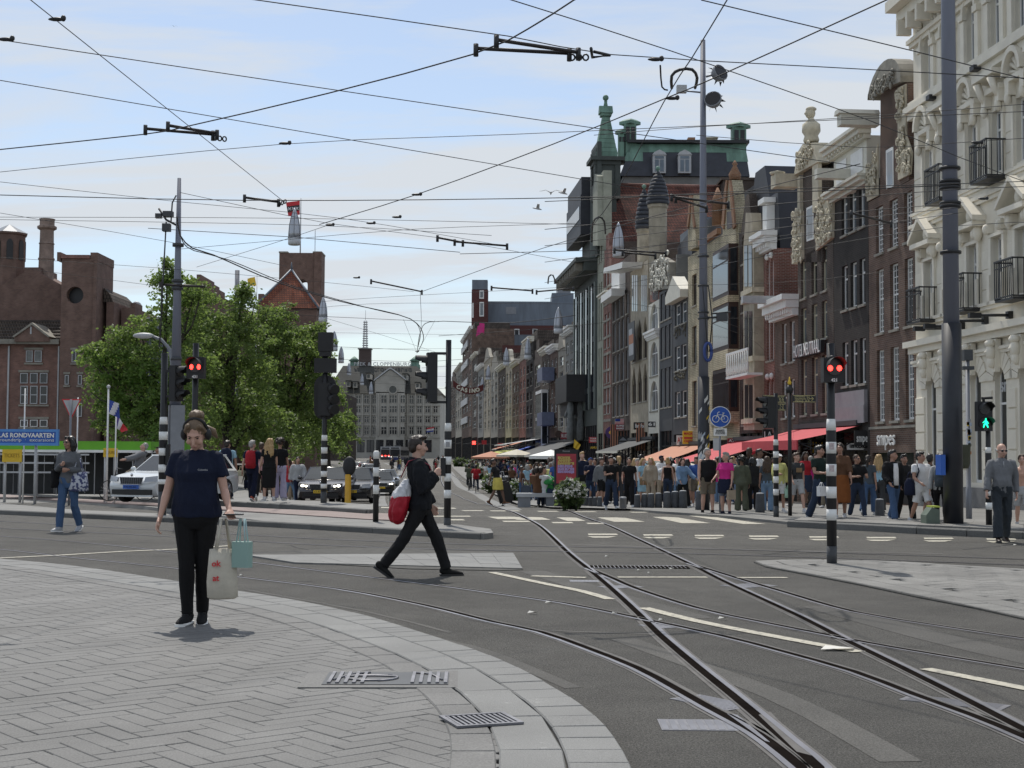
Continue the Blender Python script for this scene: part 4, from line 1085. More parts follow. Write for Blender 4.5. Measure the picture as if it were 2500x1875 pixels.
# --- 12 sandstone gothic -----------------------------------------------------------------------
h=House('office_house','brown sandstone building with pointed arches and two dark scaled turret roofs',1539,1582,650,M_stone,cols=[(1542,1553),(1556,1567),(1570,1580)],rows=[(780,880),(890,982)],style='cross',fm=M_brownwood,rowpx=1560,arch='pointed',shop=1056)
for q in(1543,1548,1553,1566,1571,1576):h.poly('slit_window',[(q,760),(q+3.4,760),(q+3.4,672),(q,672)],-.02,-.004,M_glass)
h.poly('canopy',[(1520,668),(1570,655),(1572,640),(1522,655)],-1.6,-.1,M_white)
for(q,r,y0,y1)in((1553,.58,560,462),(1586,.72,500,418)):
 x=h.x(q);z0=h.z(q,y0);z1=h.z(q,y1);zb=h.z(q,700)
 o=h.part('turret',MB().lathe([(r*.92,zb),(r*.92,z0-.3),(r*1.05,z0-.2),(r*1.05,z0)],8,(x,.6,0),sm=False),M_stone)
 H=z1-z0;m=MB();N=9
 for k in range(N):
  t0,t1=k/N,(k+1)/N;f=lambda t:r*1.04*(1-t**1.9)**.8+.05
  m.lathe([(f(t0),z0+H*t0),(f(t1)+.06,z0+H*t1-.02)],14,(x,.6,0))
 m.build('turret_roof',M_slate,o)
 MB().ball((x,.6,z1+.22),.17,8,6).lathe([(.06,z1-.05),(.05,z1+.2)],6,(x,.6,0)).build('finial',M_patina,o)
x=h.x(1572);h.part('lead_dormer',MB().box(x+1,x+9,2.5,5.5,h.h-1,h.z(1610,545)),M_leadgrey)
m=MB();x0=h.x(1556);z0=h.z(1560,880);z1=h.z(1560,786)
bn=h.part('cloth_banner',MB().box(h.x(1551),h.x(1566),-.55,-.5,z0,z1),M_dkgrey)
MB().box(h.x(1553),h.x(1564),-.56,-.552,z0+.4,z0+1.3).box(h.x(1553),h.x(1561),-.56,-.552,z1-1.1,z1-.5).build('banner_print',M_lgrey,bn)
MB().box(h.x(1553),h.x(1564),-.562,-.556,(z0+z1)/2-.2,(z0+z1)/2+.5).build('banner_stripe',M_orangeaw,bn)
# --- 13-15 ---------------------------------------------------------------------------------------
h=House('canal_house','narrow brown brick house with many slim windows under a white triangular cornice',1493,1538,725,B_dark,cols=[(1497,1503),(1507,1513),(1517,1523),(1528,1534)],rows=[(727,775),(782,853),(862,930),(938,1015)],style='pair',fm=M_lgrey,rowpx=1515,shop=1052)
h.part('cornice',MB().prism([(-.2,h.h),(h.w*.6,h.h),(h.w*.6,h.h+.6),(-.2,h.h+.6)],-.9,.2).prism([(h.w*.05,h.h+.6),(h.w*.5,h.h+.6),(h.w*.5,h.h+2.6),(h.w*.05,h.h+2.6)],-.1,.5),M_white)
h.part('attic',MB().box(0,h.w,.4,8,h.h,h.h+3.2),B_dark)
h=House('canal_house','red brick house banded with pale stone, squeezed beside the pale green strip',1473,1492,640,B_red,cols=[(1476,1481),(1484,1489)],rows=[(585+70,735),(765,850),(865,935),(945,1010)],style='top',rowpx=1482)
for k in range(9):h.part('stone_band',MB().box(0,h.w,-.05,0,h.h*(.28+.075*k),h.h*(.28+.075*k)+.22),M_mortargrey)
h.part('stepped_gable',MB().box(h.w*.1,h.w*.9,0,.4,h.h,h.h+1.2).box(h.w*.3,h.w*.7,0,.4,h.h+1.2,h.h+2.4),B_red)
h.cornice(h.h-3.2,.6,.5,M_offwhite,dent=False)
h=House('office_house','slim pale grey-green stone strip of a building with tall window slots',1458,1472,425,M_pale,cols=[(1461,1463.5),(1466,1469)],rows=[(560,640),(690,830),(850,985)],style='pair',fm=M_greend,rowpx=1465,depth=.75)
h.poly('buttress',[(1460,600),(1472,600),(1471,430),(1464,425),(1460,470)],-.5,-.003,M_pale)
# --- 16 dark green office with tower, copper spire -------------------------------------------------
h=House('office_tower_house','dark green stone office with overhanging eaves and a copper spire on its corner tower',1402,1457,655,M_greend,cols=[],rows=[],rowpx=1440,shop=1040,depth=14)
for k in range(9):
 xx=.6+k*(h.w-1.2)/8
 h.part('glazed_strip'if k%2 else 'pilaster',MB().box(xx-.35,xx+.35,-.18,-.003,h.z(1440,1000),h.z(1440,700)),M_greenstrip if k%2==0 else M_glass)
for pz in(960,900,840,780,725):
 h.part('spandrel',MB().box(.3,h.w-.3,-.12,-.005,h.z(1440,pz),h.z(1440,pz)+.5),M_greend)
h.part('eaves',MB().box(-1.2,h.w+.3,-2.0,14,h.h,h.h+.35).box(-.6,h.w+.2,-1.2,14,h.h-.8,h.h-.003),M_greend)
for k in range(12):h.part('eaves_bracket',MB().box(k*h.w/12,k*h.w/12+.3,-1.9,-1.203,h.h-.7,h.h-.003),M_mortargrey)
zb=h.z(1425,982)
h.part('balcony',MB().box(-.5,h.w*.55,-1.9,-.0,zb,zb+2.6).box(-.3,h.w*.45,-1.4,-.0,zb-1.2,zb-.003),M_iron)
m=MB();x=h.x(1425);zf=h.z(1425,1075)
for dx,dy in((-.6,.0),(.2,.55),(.9,-.5)):
 m.lathe([(.36,0),(.38,1.2),(.28,2.4),(.36,3.2),(.2,3.7),(.15,3.8)],9,(x+dx,-.9+dy,zf));m.ball((x+dx,-.9+dy,zf+4.05),(.27,.3,.34),8,6)
 m.tube([(x+dx-.45,-.9+dy,zf+3.4),(x+dx-.7,-1.2+dy,zf+2.6),(x+dx-.2,-1.4+dy,zf+2.2)],.15,6)
h.part('statue_group',m,pm('grey_stone_figure',(.16,.17,.17),.85,.25,bump=.4,bscale=7))
x0,x1=h.x(1412),h.x(1460);zt=h.z(1440,430)
tb=h.part('tower',MB().box(x0+1,x1+.3,.2,1.6,h.h+.35,zt).box(x1-3.4,x1+.6,-.2,.19,h.h+.35,zt+2),M_greend)
MB().box(x0-1.2,x1-4,-1.1,.15,h.h+3,zt-2).box(x0-1.0,x1-4.2,-1.0,.1,zt-1.99,zt-.3).build('oriel',M_slate,tb)
MB().box(x0-.6,x1-4.6,-1.16,-1.103,h.h+4.5,zt-3).build('oriel_glass',M_glass2,tb)
for k in range(5):MB().box(x1-3.2+k*.75,x1-3.0+k*.75,-.3,-.203,h.h+.5,zt+1.6).build('fin',M_greenstrip,tb)
cx,cy=h.x(1457),.75;zq=h.z(1474,425);zs0=h.z(1474,362);k1=P(1474,362,facY(1474))
lan=MB();r=.95;e=.24
for sx in(-1,1):
 for sy in(-1,1):lan.box(cx+sx*r-e,cx+sx*r+e,cy+sy*r-e,cy+sy*r+e,zq-1.5,zs0-.6)
lan.box(cx-r-.2,cx+r+.2,cy-r-.2,cy+r+.2,zq-1.6,zq-.2)
for sy in(-1,1):
 lan.tube([(cx+(r-.2)*math.cos(a),cy+sy*r,zq+.7+(r-.1)*math.sin(a))for a in np.linspace(0,PI,11)],.16,6)
 lan.tube([(cx+sy*r,cy+(r-.2)*math.cos(a),zq+.7+(r-.1)*math.sin(a))for a in np.linspace(0,PI,11)],.16,6)
lan.box(cx-r-.6,cx+r+.6,cy-r-.6,cy+r+.6,zs0-.45,zs0-.1).box(cx-r-.3,cx+r+.3,cy-r-.3,cy+r+.3,zs0-.8,zs0-.453)
lo=h.part('lantern',lan,M_greend)
sp=MB();zt1=h.z(1474,257);zt2=h.z(1474,236);zt3=h.z(1474,205);H=zt1-zs0
N=9
prof=lambda t:.80*(1-t)**.95+.36 if t>.12 else 1.12
for k in range(N):
 t0,t1=k/N,(k+1)/N;a,b=prof(t0)*1.0,prof(t1)*1.03
 q=PI/4
 sp.rings([[(cx+a*1.0*math.cos(q+PI/2*j)*1.2,cy+a*math.sin(q+PI/2*j)*1.2,zs0+H*t0)for j in range(4)],[(cx+b*math.cos(q+PI/2*j)*1.2,cy+b*math.sin(q+PI/2*j)*1.2,zs0+H*t1-.03)for j in range(4)]],0,True,False)
sp.box(cx-.48,cx+.48,cy-.48,cy+.48,zt1+.01,zt2-.5);sp.prism([(cx-.6,zt2-.5),(cx+.6,zt2-.5),(cx+.2,zt2+.2),(cx-.2,zt2+.2)],cy-.6,cy+.6)
sp.lathe([(.22,zt2+.1),(.11,zt2+.8),(.10,zt3-.6),(.17,zt3-.45)],8,(cx,cy,0));sp.ball((cx,cy,zt3-.15),.28,10,8)
h.part('spire',sp,M_patina)
# --- buildings standing behind the front -----------------------------------------------------------
def block(name,label,px0,px1,py0,py1,Y,depth,mat,cat='building',part='wall',group=None):
 a=P(px0,py1,Y);b=P(px1,py0,Y)
 o=thing(name,label,cat,(a.x,Y,terr(Y)),0,group)
 MB().box(0,b.x-a.x,0,depth,-.5,b.z-terr(Y)).build(part,mat,o)
 return o,b.x-a.x,b.z-terr(Y)
YM=134.0
def zz(px,py,Y):return P(px,py,Y).z-terr(Y)
def xx(px,Y):return P(px,900,Y).x
a,b=xx(1512,YM),xx(1832,YM)
mo=thing('mansard_building','dark slate mansard roofed building with green copper edges, copper chimneys and two white dormers','building',(a,YM,terr(YM)))
w=b-a;z0,z1,zc_=zz(1670,430,YM),zz(1670,344,YM),zz(1670,366,YM)
MB().box(.3,w-.3,.3,12,0,z0).build('wall',M_render,mo)
m=MB();m.add([(0,0,z0),(w,0,z0),(w,12,z0),(0,12,z0),(1.3,1.3,z1),(w-.25,1.3,z1),(w-.25,11,z1),(1.3,11,z1)],[(0,1,5,4),(1,2,6,5),(2,3,7,6),(3,0,4,7),(4,5,6,7)])
m.build('mansard_roof',M_slate,mo)
def onslope(x,z,d=.03):t=(z-z0)/(z1-z0);return 1.3*t-d
m=MB();zt=z1-.05;zb=zz(1670,367,YM);zb2=zz(1670,391,YM)
def slopepoly(m,pts):m.add([(x,onslope(x,z),z)for x,z in pts],[tuple(range(len(pts)))])
slopepoly(m,[(1.0,zb),(w-.2,zb),(w-.25,zt),(1.25,zt)]);slopepoly(m,[(.4,zb2),(2.3,zb2),(2.3,zb-.01),(.8,zb-.01)]);slopepoly(m,[(w-2.1,zb2),(w-.05,zb2),(w-.15,zb-.01),(w-2.1,zb-.01)])
m.build('copper_edging',M_patina,mo)
MB().box(.8,w+.1,.7,11.5,z1,z1+.28).build('roof_edge',M_black,mo)
for q in(1609,1671):
 x=xx(q,YM)-a;zd0,zd1=zz(q,424,YM),zz(q,380,YM)
 d=MB().box(x-.62,x+.62,-.35,2,zd0,zd1).prism([(x-.7,zd1),(x+.7,zd1),(x+.5,zd1+.25),(x,zd1+.5),(x-.5,zd1+.25)],-.45,2).build('dormer',M_lgrey,mo)
 MB().box(x-.42,x-.06,-.38,-.353,zd0+.15,zd1-.45).box(x+.06,x+.42,-.38,-.353,zd0+.15,zd1-.45).box(x-.42,x+.42,-.38,-.353,zd1-.36,zd1-.1).build('pane',M_glass2,d)
def ventstack(px,py0,py1,Y,r=.58):
 x=xx(px,Y)-a;za,zb=zz(px,py1,YM),zz(px,py0,YM)
 o=MB().box(x-r,x+r,1.2,1.2+2*r,za-1.3,zb-.5).build('copper_chimney',M_patina,mo)
 MB().lathe([(r*1.8,zb-.5),(r*1.8,zb-.2),(r*1.1,zb)],4,(x,1.2+r,0),sm=False).build('cap',M_patina,o)
 MB().box(x-r*.75,x-r*.12,1.15,1.197,za+.2,zb-.8).box(x+r*.12,x+r*.75,1.15,1.197,za+.2,zb-.8).build('louvre',M_black,o)
ventstack(1541,282,344,YM);ventstack(1812,290,344,YM,.66);ventstack(1520,307,344,YM,.35)
MB().box(xx(1690,YM)-a,xx(1708,YM)-a,3,6,z1+.28,zz(1700,318,YM)).build('roof_hut',B_orange,mo)
MB().box(xx(1724,YM)-a,xx(1765,YM)-a,3.2,7,z1+.28,zz(1740,320,YM)).box(xx(1723,YM)-a,xx(1766,YM)-a,3.0,7.2,zz(1740,320,YM),zz(1740,317,YM)).build('lift_housing',M_cream,mo)
m=MB()
for q in(1771,1778):m.lathe([(.3,z1),(.3,zz(q,328,YM)),(.42,zz(q,327,YM)),(.42,zz(q,322,YM))],10,(xx(q,YM)-a,4,0))
m.build('vent_pipe',M_galv,mo)
YR=124.0;a2,b2=xx(1484,YR),xx(1818,YR)
ro=thing('tiled_roof_building','long building with weathered red pantile roof below the slate mansard','building',(a2,YR,terr(YR)))
w2=b2-a2;za,zb=zz(1650,600,YR),zz(1650,430,YR);zr=zz(1484,424,YR)
MB().box(.2,w2-.2,.5,14,0,za).build('wall',M_render,ro)
m=MB();m.add([(0,0,za),(w2,0,za),(w2,5,zb),(0,5,zr),(w2,10,za),(0,10,za)],[(0,1,2,3),(3,2,4,5),(0,3,5),(1,4,2)]);m.build('tiled_roof',B_tile,ro)
tl=MB().tube([(0,5,zr+.02),(w2,5,zb+.02)],.16,6).build('ridge',B_red,ro)
MB().box(w2-1.4,w2+3.8,3,7,zb-6,zz(1845,424,YR)).box(w2-1.6,w2+4.0,2.8,7.2,zz(1845,424,YR),zz(1845,418,YR)).build('chimney',B_dark,ro)
for(p0,p1,y0,Y,mt,lab)in((1830,1960,468,84,M_slate,'flat dark slate roof block with antenna behind the low brick house'),(1690,1850,560,92,M_slate,'dark slate roof block behind the cream gables'),(1492,1700,590,124,B_dark,'brown brick rear wall behind the turret roofs')):
 block('rear_roof_block',lab,p0,p1,y0,1100,Y,8,mt)
 # --- far part of the street front --------------------------------------------------------------------
ffm=[M_white,M_lgrey,M_brownwood,M_offwhite]
fw=[B_dark,B_brown,M_render,M_stone,B_red,M_mortargrey,B_dark,B_black,M_pale]
def farhouse(i,p0,p1,yt,wm,nc,nr,fm,lab,st='sash',gable=None,name='canal_house'):
 w=p1-p0;cols=[(p0+w*(k+.22)/nc,p0+w*(k+.78)/nc)for k in range(nc)]
 top=yt+14;bot=1052;rh=(bot-top)/nr
 rows=[(top+rh*(k+.12),top+rh*(k+.74))for k in range(nr)]
 hh=House(name,lab,p0,p1,yt,wm,cols,rows,style=st,fm=fm,shop=1068,depth=10)
 if gable=='step':hh.part('stepped_gable',MB().box(hh.w*.15,hh.w*.85,0,.5,hh.h,hh.h+1.1).box(hh.w*.33,hh.w*.67,0,.5,hh.h+1.1,hh.h+2.2),wm)
 elif gable=='bell':hh.part('bell_gable',MB().prism([(0,hh.h),(hh.w,hh.h),(hh.w*.8,hh.h+.9),(hh.w*.68,hh.h+2.1),(hh.w*.5,hh.h+2.5),(hh.w*.32,hh.h+2.1),(hh.w*.2,hh.h+.9)],-.1,.5),M_mortargrey)
 else:hh.cornice(hh.h-.1,.7,.7,M_offwhite if i%2 else M_white)
 hh.part('roof',MB().prism([(0,hh.h),(hh.w,hh.h),(hh.w-.8,hh.h+1.5),(.8,hh.h+1.5)],.6,9),B_tiledk)
 return hh
spec=[(1379,1401,815,M_render,2,5,0,None,'pale weathered house next to the dark green office with white cornice'),(1362,1378,852,M_mortargrey,1,5,1,'bell','grey stone house with round-topped gable left of the dark green office'),(1342,1361,858,B_brown,2,5,0,None,'brown brick house hung with blue balconies'),(1324,1341,862,B_dark,2,5,0,None,'brown brick house with tall white bay windows'),(1302,1323,872,B_dark,1,5,3,'step','dark narrow house with stepped gable'),(1284,1301,838,B_black,2,6,2,None,'tall near-black house rising above its neighbours'),(1268,1283,880,B_red,2,5,1,'bell','red-brown house with bell gable'),(1250,1267,892,B_brown,2,5,3,None,'brown house with plain cream cornice'),(1234,1249,890,M_stone,2,5,1,'bell','sandstone house with carved bell gable'),(1216,1233,902,B_dark,2,5,0,None,'dark brick house with slim white windows'),(1198,1215,888,M_mortargrey,2,5,1,'step','pale stone house with small turret and stepped gable'),(1181,1197,880,M_stone,2,6,3,'bell','tall carved sandstone house with crest and round balconies'),(1166,1180,900,M_render,1,6,1,None,'grey rendered house with pale blue-grey shaft'),(1152,1165,872,B_dark,1,6,0,None,'dark brown modern block end behind hanging lamps'),(1128,1151,820,B_brown,3,6,0,None,'long grey-white banded block with ribbon windows'),(1112,1127,900,M_mortargrey,3,5,1,None,'distant pale block beyond the casino banner'),(1100,1111,925,B_dark,2,5,1,'step','distant dark house with stepped gable near the square'),(1090,1099,945,M_stone,2,4,1,None,'most distant pale house of the right-hand row')]
FH={}
for i,(p0,p1,yt,wm,nc,nr,f,g,lab)in enumerate(spec):FH[p0]=farhouse(i,p0,p1,yt,wm,nc,nr,ffm[f],lab,'sash'if i%3 else 'top',g)
h=FH[1128]
for k in range(5):h.part('pale_band',MB().box(-.2,h.w*.7,-.4,-.1,h.h*(.30+.15*k),h.h*(.30+.15*k)+h.h*.05),M_lgrey)
h=FH[1342]
for z in(.40,.76):h.part('blue_balcony',MB().box(0,h.w*.7,-1.5,-.1,h.h*z,h.h*z+1.5),pm('blue_grey_balcony',(.12,.14,.22),.5,.15))
h=FH[1324]
for z in(.22,.44):h.part('bay_window',MB().box(.4,h.w-.5,-.9,-.1,h.h*z,h.h*z+3.6),M_white);h.part('bay_glass',MB().box(.7,h.w-.8,-.93,-.903,h.h*z+.4,h.h*z+3.2).box(h.w-.497,h.w-.49,-.8,-.2,h.h*z+.4,h.h*z+3.2),M_glass)
o,w,z=block('department_block','modern red brick block with grey metal upper floors and slim brick tower',1150,1400,795,1100,345,20,pm('dark_red_brick_mass',(.085,.028,.025),.8,.2))
def bx(o,px0,px1,py0,py1,y0,y1,mat,name,Y=345,px=None):
 A=P(px0,py1,Y);Bq=P(px1,py0,Y);ox,oy,oz=o.location
 return MB().box(A.x-ox,Bq.x-ox,y0,y1,A.z-oz,Bq.z-oz).build(name,mat,o)
bx(o,1190,1402,735,793,1.5,18,M_leadgrey,'upper_storey');bx(o,1348,1402,712,734,3,16,M_leadgrey,'plant_room');bx(o,1362,1395,682,711,4,14,M_grey,'plant_room')
bx(o,1151,1192,710,900,-2.5,1.4,pm('dark_red_brick_mass',(.085,.028,.025),.8,.2),'stair_tower');bx(o,1153,1191,686,709,-2.3,1.2,M_leadgrey,'tower_top')
for(p0,p1,y0,y1)in((1171,1182,712,732),(1171,1182,740,775),(1153,1157,742,778)):bx(o,p0,p1,y0,y1,-2.56,-2.503,M_white,'window');bx(o,p0+2,p1-2,y0+3,y1-3,-2.6,-2.563,M_glass2,'pane')
for q in(1208,1255,1300):bx(o,q,q+13,803,823,-.08,-.003,M_white,'window');bx(o,q+2,q+11,805,822,-.12,-.083,M_black,'pane')
bx(o,1235,1260,748,765,1.42,1.497,M_grey,'louvre_panel');bx(o,1180,1330,820,860,-3,-.004,M_leadgrey,'terrace_front')
for(q0,q1,y0)in((1372,1375,671),(1378,1381,671)):bx(o,q0,q1,y0,690,6,6.8,M_lgrey,'flue')
o,w,z=block('gabled_block','dark red brick house end with chamfered gable among the far roofs',1225,1282,843,1100,250,9,pm('dark_red_brick_mass',(.085,.028,.025),.8,.2))
# ============================================================ FAR SQUARE AND LEFT SIDE
def bxY(o,Y,px0,px1,py0,py1,y0,y1,mat,name,parent=None):
 A=P(px0,py1,Y);Bq=P(px1,py0,Y);ox,oy,oz=o.location
 return MB().box(A.x-ox,Bq.x-ox,y0,y1,A.z-oz,Bq.z-oz).build(name,mat,parent or o)
def pz(o,Y,pts):return[(P(a,b,Y).x-o.location.x,P(a,b,Y).z-o.location.z)for a,b in pts]
def lookwin(o,Y,px0,px1,py0,py1,fm,y=-.05,mull=1,fr=.1,pane=None,name='window',bars=()):
 """window seen square on: frame with panes set behind it"""
 A=P(px0,py1,Y);Bq=P(px1,py0,Y);x0,x1,z0,z1=A.x-o.location.x,Bq.x-o.location.x,A.z-o.location.z,Bq.z-o.location.z
 m=MB();m.box(x0,x0+fr,y-.1,y,z0,z1).box(x1-fr,x1,y-.1,y,z0,z1).box(x0+fr,x1-fr,y-.1,y,z0,z0+fr).box(x0+fr,x1-fr,y-.1,y,z1-fr,z1)
 for k in range(1,mull):xx=x0+(x1-x0)*k/mull;m.box(xx-fr*.8,xx+fr*.8,y-.09,y,z0+fr,z1-fr)
 for t in bars:m.box(x0+fr,x1-fr,y-.085,y,z0+(z1-z0)*t-fr*.6,z0+(z1-z0)*t+fr*.6)
 w=m.build(name,fm,o)
 MB().add([(x0+fr*.5,y-.03,z0+fr*.5),(x1-fr*.5,y-.03,z0+fr*.5),(x1-fr*.5,y-.03,z1-fr*.5),(x0+fr*.5,y-.03,z1-fr*.5)],[(0,1,2,3)]).build('pane',pane or M_glass,w)
 return w
 # --- department store closing the street at the square
Y=520.0;A=P(822,1125,Y)
pc=thing('department_store','grey stone department store with steep roof and ridge lettering, closing the street','department store',(A.x,Y,terr(Y)))
M_pcstone=pm('grey_sandstone_far',(.36,.345,.31),.85,.2,scale=.15)
M_pcroof=pm('mossy_slate_roof',(.05,.05,.045),.9,.25,scale=.2)
bxY(pc,Y,800,1075,958,1140,0,40,M_pcstone,'wall')
pts=pz(pc,Y,[(795,960),(1080,960),(1012,889),(828,889)])
m=MB();(x0,z0),(x1,_),(x2,z1),(x3,_)=pts
m.add([(x0,-1,z0),(x1,-1,z0),(x1,40,z0),(x0,40,z0),(x3,12,z1),(x2,12,z1),(x2,28,z1),(x3,28,z1)],[(0,1,5,4),(1,2,6,5),(2,3,7,6),(3,0,4,7),(4,5,6,7)]);m.build('roof',M_pcroof,pc)
gx=pz(pc,Y,[(918,960),(918,930),(952,905),(958,905),(989,928),(989,960)])
MB().prism(gx,-3.0,6).build('gable',M_pcstone,pc)
MB().prism(pz(pc,Y,[(914,932),(952,903),(958,903),(993,930),(990,924),(957,899),(952,899),(916,927)]),-3.6,10).build('gable_roof',M_lgrey,pc)
c=pz(pc,Y,[(961,952)])[0];m=MB()
m.rings([[(c[0]+r*math.cos(t),y,c[1]+r*math.sin(t))for t in np.linspace(0,2*PI,21)[:-1]]for r,y in((1.75,-3.05),(1.75,-3.4),(1.35,-3.4),(1.35,-3.05))],0,False,False)
w=m.build('round_window',M_pcstone,pc);MB().lathe([(1.4,0),(1.4,.05)],18).build('pane',M_glass,w,(c[0],-3.06,c[1]),(PI/2,0,0))
cols=[(800,812),(822,834),(846,861),(869,881),(889,901),(909,920),(932,946),(952,971),(979,991),(999,1010),(1018,1030),(1038,1050),(1058,1069)]
for(a,b)in((965,985),(991,1008),(1016,1032),(1042,1061)):
 for p0,p1 in cols:lookwin(pc,Y,p0,p1,a,b,M_pcstone,y=-3.02 if 918<p0<989 else-.02,mull=2 if p1-p0<16 else 3,fr=.16,bars=(.6,))
bxY(pc,Y,918,989,958,1140,-3.0,-.003,M_pcstone,'wall')
for a in(987,1011,1036,1065):bxY(pc,Y,800,1075,a,a+2.5,-.4,-.004,M_pcstone,'string_course')
for p in(806,817,840,865,885,905,926,949,975,995,1014,1034,1054):bxY(pc,Y,p-2,p+2,962,1065,-.7 if not 918<p<989 else-3.5,-.005,M_pcstone,'pilaster')
for p0 in(802,826,848,872,895,920,944,968,990,1012,1036):lookwin(pc,Y,p0,p0+18,1074,1104,M_black,y=-.02 if not 918<=p0+8<989 else-3.02,mull=2,fr=.15,name='shop_window')
for(p,q)in((852,936),(901,917),(990,919),(1020,940),(868,938)):
 d=bxY(pc,Y,p-5,p+5,q-4,q+9,-2,8,M_pcstone,'dormer');bxY(pc,Y,p-7,p+7,q-7,q-4.1,-2.5,9,M_pcroof,'dormer_roof');bxY(pc,Y,p-3,p+3,q-2,q+6,-2.1,-2.003,M_glass,'dormer_pane')
for p in(850,1004):
 x,z=pz(pc,Y,[(p,890)])[0];MB().lathe([(2.0,-.5),(2.0,1.2),(1.6,1.3),(1.6,2.5),(2.3,2.6),(1.2,3.6),(.2,4.4)],8,(x,20,z)).build('copper_turret',M_patina,pc)
bxY(pc,Y,867,897,847,890,12,16,pm('brown_brick_far',(.07,.05,.045),.8,.2),'tower');bxY(pc,Y,865,899,844,846.6,11.5,16.5,M_render,'tower_cornice')
x,z=pz(pc,Y,[(882,844)])[0];zt=pz(pc,Y,[(882,774)])[0][1]
m=MB();H=zt-z
for k in range(4):
 a=PI/4+k*PI/2;m.tube([(x+.9*math.cos(a),14+.9*math.sin(a),z),(x+.6*math.cos(a),14+.6*math.sin(a),zt)],.14,5)
for k in range(12):m.lathe([(1.15-.03*k,z+H*(k+.1)/12),(1.15-.03*k,z+H*(k+.55)/12)],8,(x,14,0))
m.tube([(x,14,zt),(x,14,zt+4)],.08,5);m.build('lattice_mast',M_lgrey,pc)
x0,z0=pz(pc,Y,[(927,885)])[0]
text('PEEK & CLOPPENBURG',M_lgrey,pc,(x0,11.5,z0+.1),size=1.9,width=21.5,bold=.03,ext=.1,sp=1.1,name='roof_lettering')
MB().box(x0-11,x0+11,11.8,11.9,z0-1.1,z0-.95).build('sign_rail',M_grey,pc)
# --- great brick exchange on the left
Y=150.0
B_beurs=brickmat('purple_brown_brick',(.185,.112,.088),(.145,.088,.072),(.17,.14,.12),bw=.3,bh=.12,var=.22)
bo=thing('exchange_building','large purple-brown brick exchange building with square towers, round opening and tiled roof','exchange building',(P(0,1100,Y).x,Y,terr(Y)))
bxY(bo,Y,-160,147,836,1130,0,18,brickmat('red_brown_brick',(.235,.128,.10),(.18,.098,.08),(.19,.15,.13),bw=.3,bh=.12,var=.25),'wall')
m=MB();a,b,c,d=pz(bo,Y,[(-160,836),(147,836),(147,768),(-160,768)])
m.add([(a[0],-.5,a[1]),(b[0],-.5,b[1]),(c[0],6,c[1]),(d[0],6,d[1])],[(0,1,2,3)]);m.add([(a[0],-.5,a[1]-.2),(b[0],-.5,b[1]-.2),(b[0],-.5,b[1]),(a[0],-.5,a[1])],[(0,1,2,3)])
m.build('tiled_roof',B_tiledk,bo)
m=MB()
for k in range(7):
 t=k/7;z=a[1]+(d[1]-a[1])*t;y=-.5+6.5*t;m.box(a[0],b[0],y-.12,y+.4,z,z+.16)
m.build('tile_course',B_tiledk,bo)
bxY(bo,Y,-160,150,830,840,-.9,-.503,M_mortargrey,'cornice')
MB().prism(pz(bo,Y,[(45,836),(45,822),(88,793),(128,822),(128,836)]),-1.2,3).build('dormer_gable',B_beurs,bo)
MB().prism(pz(bo,Y,[(41,824),(45,826),(88,796),(128,826),(132,824),(88,790)]),-1.4,3.1).build('gable_coping',M_mortargrey,bo);bxY(bo,Y,83,87,800,818,-1.26,-1.203,M_lgrey,'slit_window')
MB().prism(pz(bo,Y+6,[(-160,770),(-160,800),(147,800),(147,694),(97,666),(97,652),(58,652),(58,664),(0,697),(-40,720)]),6.2,12).build('gable_wall',B_beurs,bo)
x,z=pz(bo,Y+8,[(12,700)])[0];zt=pz(bo,Y+8,[(12,567)])[0][1];za=pz(bo,Y+8,[(12,545)])[0][1]
tw=MB().lathe([(1.85,z-4),(1.85,zt-.3),(2.05,zt-.2),(2.05,zt)],8,(x,9,0),sm=False).build('octagon_tower',B_beurs,bo)
MB().lathe([(2.1,zt),(.1,za)],8,(x,9,0),sm=False).build('tower_roof',M_leadgrey,tw)
m=MB()
for k in range(8):
 t=PI/8+k*PI/4;q=Matrix.Rotation(t,4,'Z')
 s=MB().prism([(-.35,-3.1),(.35,-3.1),(.35,-1.2),(.2,-.9),(0,-.8),(-.2,-.9),(-.35,-1.2)],-1.80,-1.5);m.join(s,Matrix.Translation((x,9,zt))@q)
m.build('belfry_opening',M_black,tw)
x,z=pz(bo,Y+8,[(112,690)])[0];zt=pz(bo,Y+8,[(112,535)])[0][1]
m=MB();H=zt-z
m.lathe([(.88,z-1),(.84,z+H*.35),(.92,z+H*.36),(.92,z+H*.38),(.82,z+H*.39),(.8,z+H*.6),(.88,z+H*.61),(.78,z+H*.63),(.76,z+H*.82),(1.08,z+H*.85),(1.08,z+H*.88),(.82,z+H*.9),(.82,z+H*.98),(.9,z+H)],12,(x,8,0),sm=False)
m.build('chimney',pm('weathered_chimney_brick',(.23,.17,.14),.85,.35,scale=1.2),bo)
a,b=pz(bo,Y,[(148,1130),(245,628)]);c=pz(bo,Y,[(190,723)])[0]
m=MB();x0,x1,z0,z1=a[0],b[0],a[1],b[1];r=.90;N=24;y=-1.0
ring=[(c[0]+r*math.cos(2*PI*k/N),c[1]+r*math.sin(2*PI*k/N))for k in range(N)]
def edgept(t):
 ct,st=math.cos(t),math.sin(t);s=1e9
 if ct>1e-6:s=min(s,(x1-c[0])/ct)
 if ct<-1e-6:s=min(s,(x0-c[0])/ct)
 if st>1e-6:s=min(s,(z1-c[1])/st)
 if st<-1e-6:s=min(s,(z0-c[1])/st)
 return(c[0]+ct*s,c[1]+st*s)
ang=sorted([2*PI*k/N for k in range(N)]+[math.atan2(zz_-c[1],xx_-c[0])%(2*PI)for xx_ in(x0,x1)for zz_ in(z0,z1)])
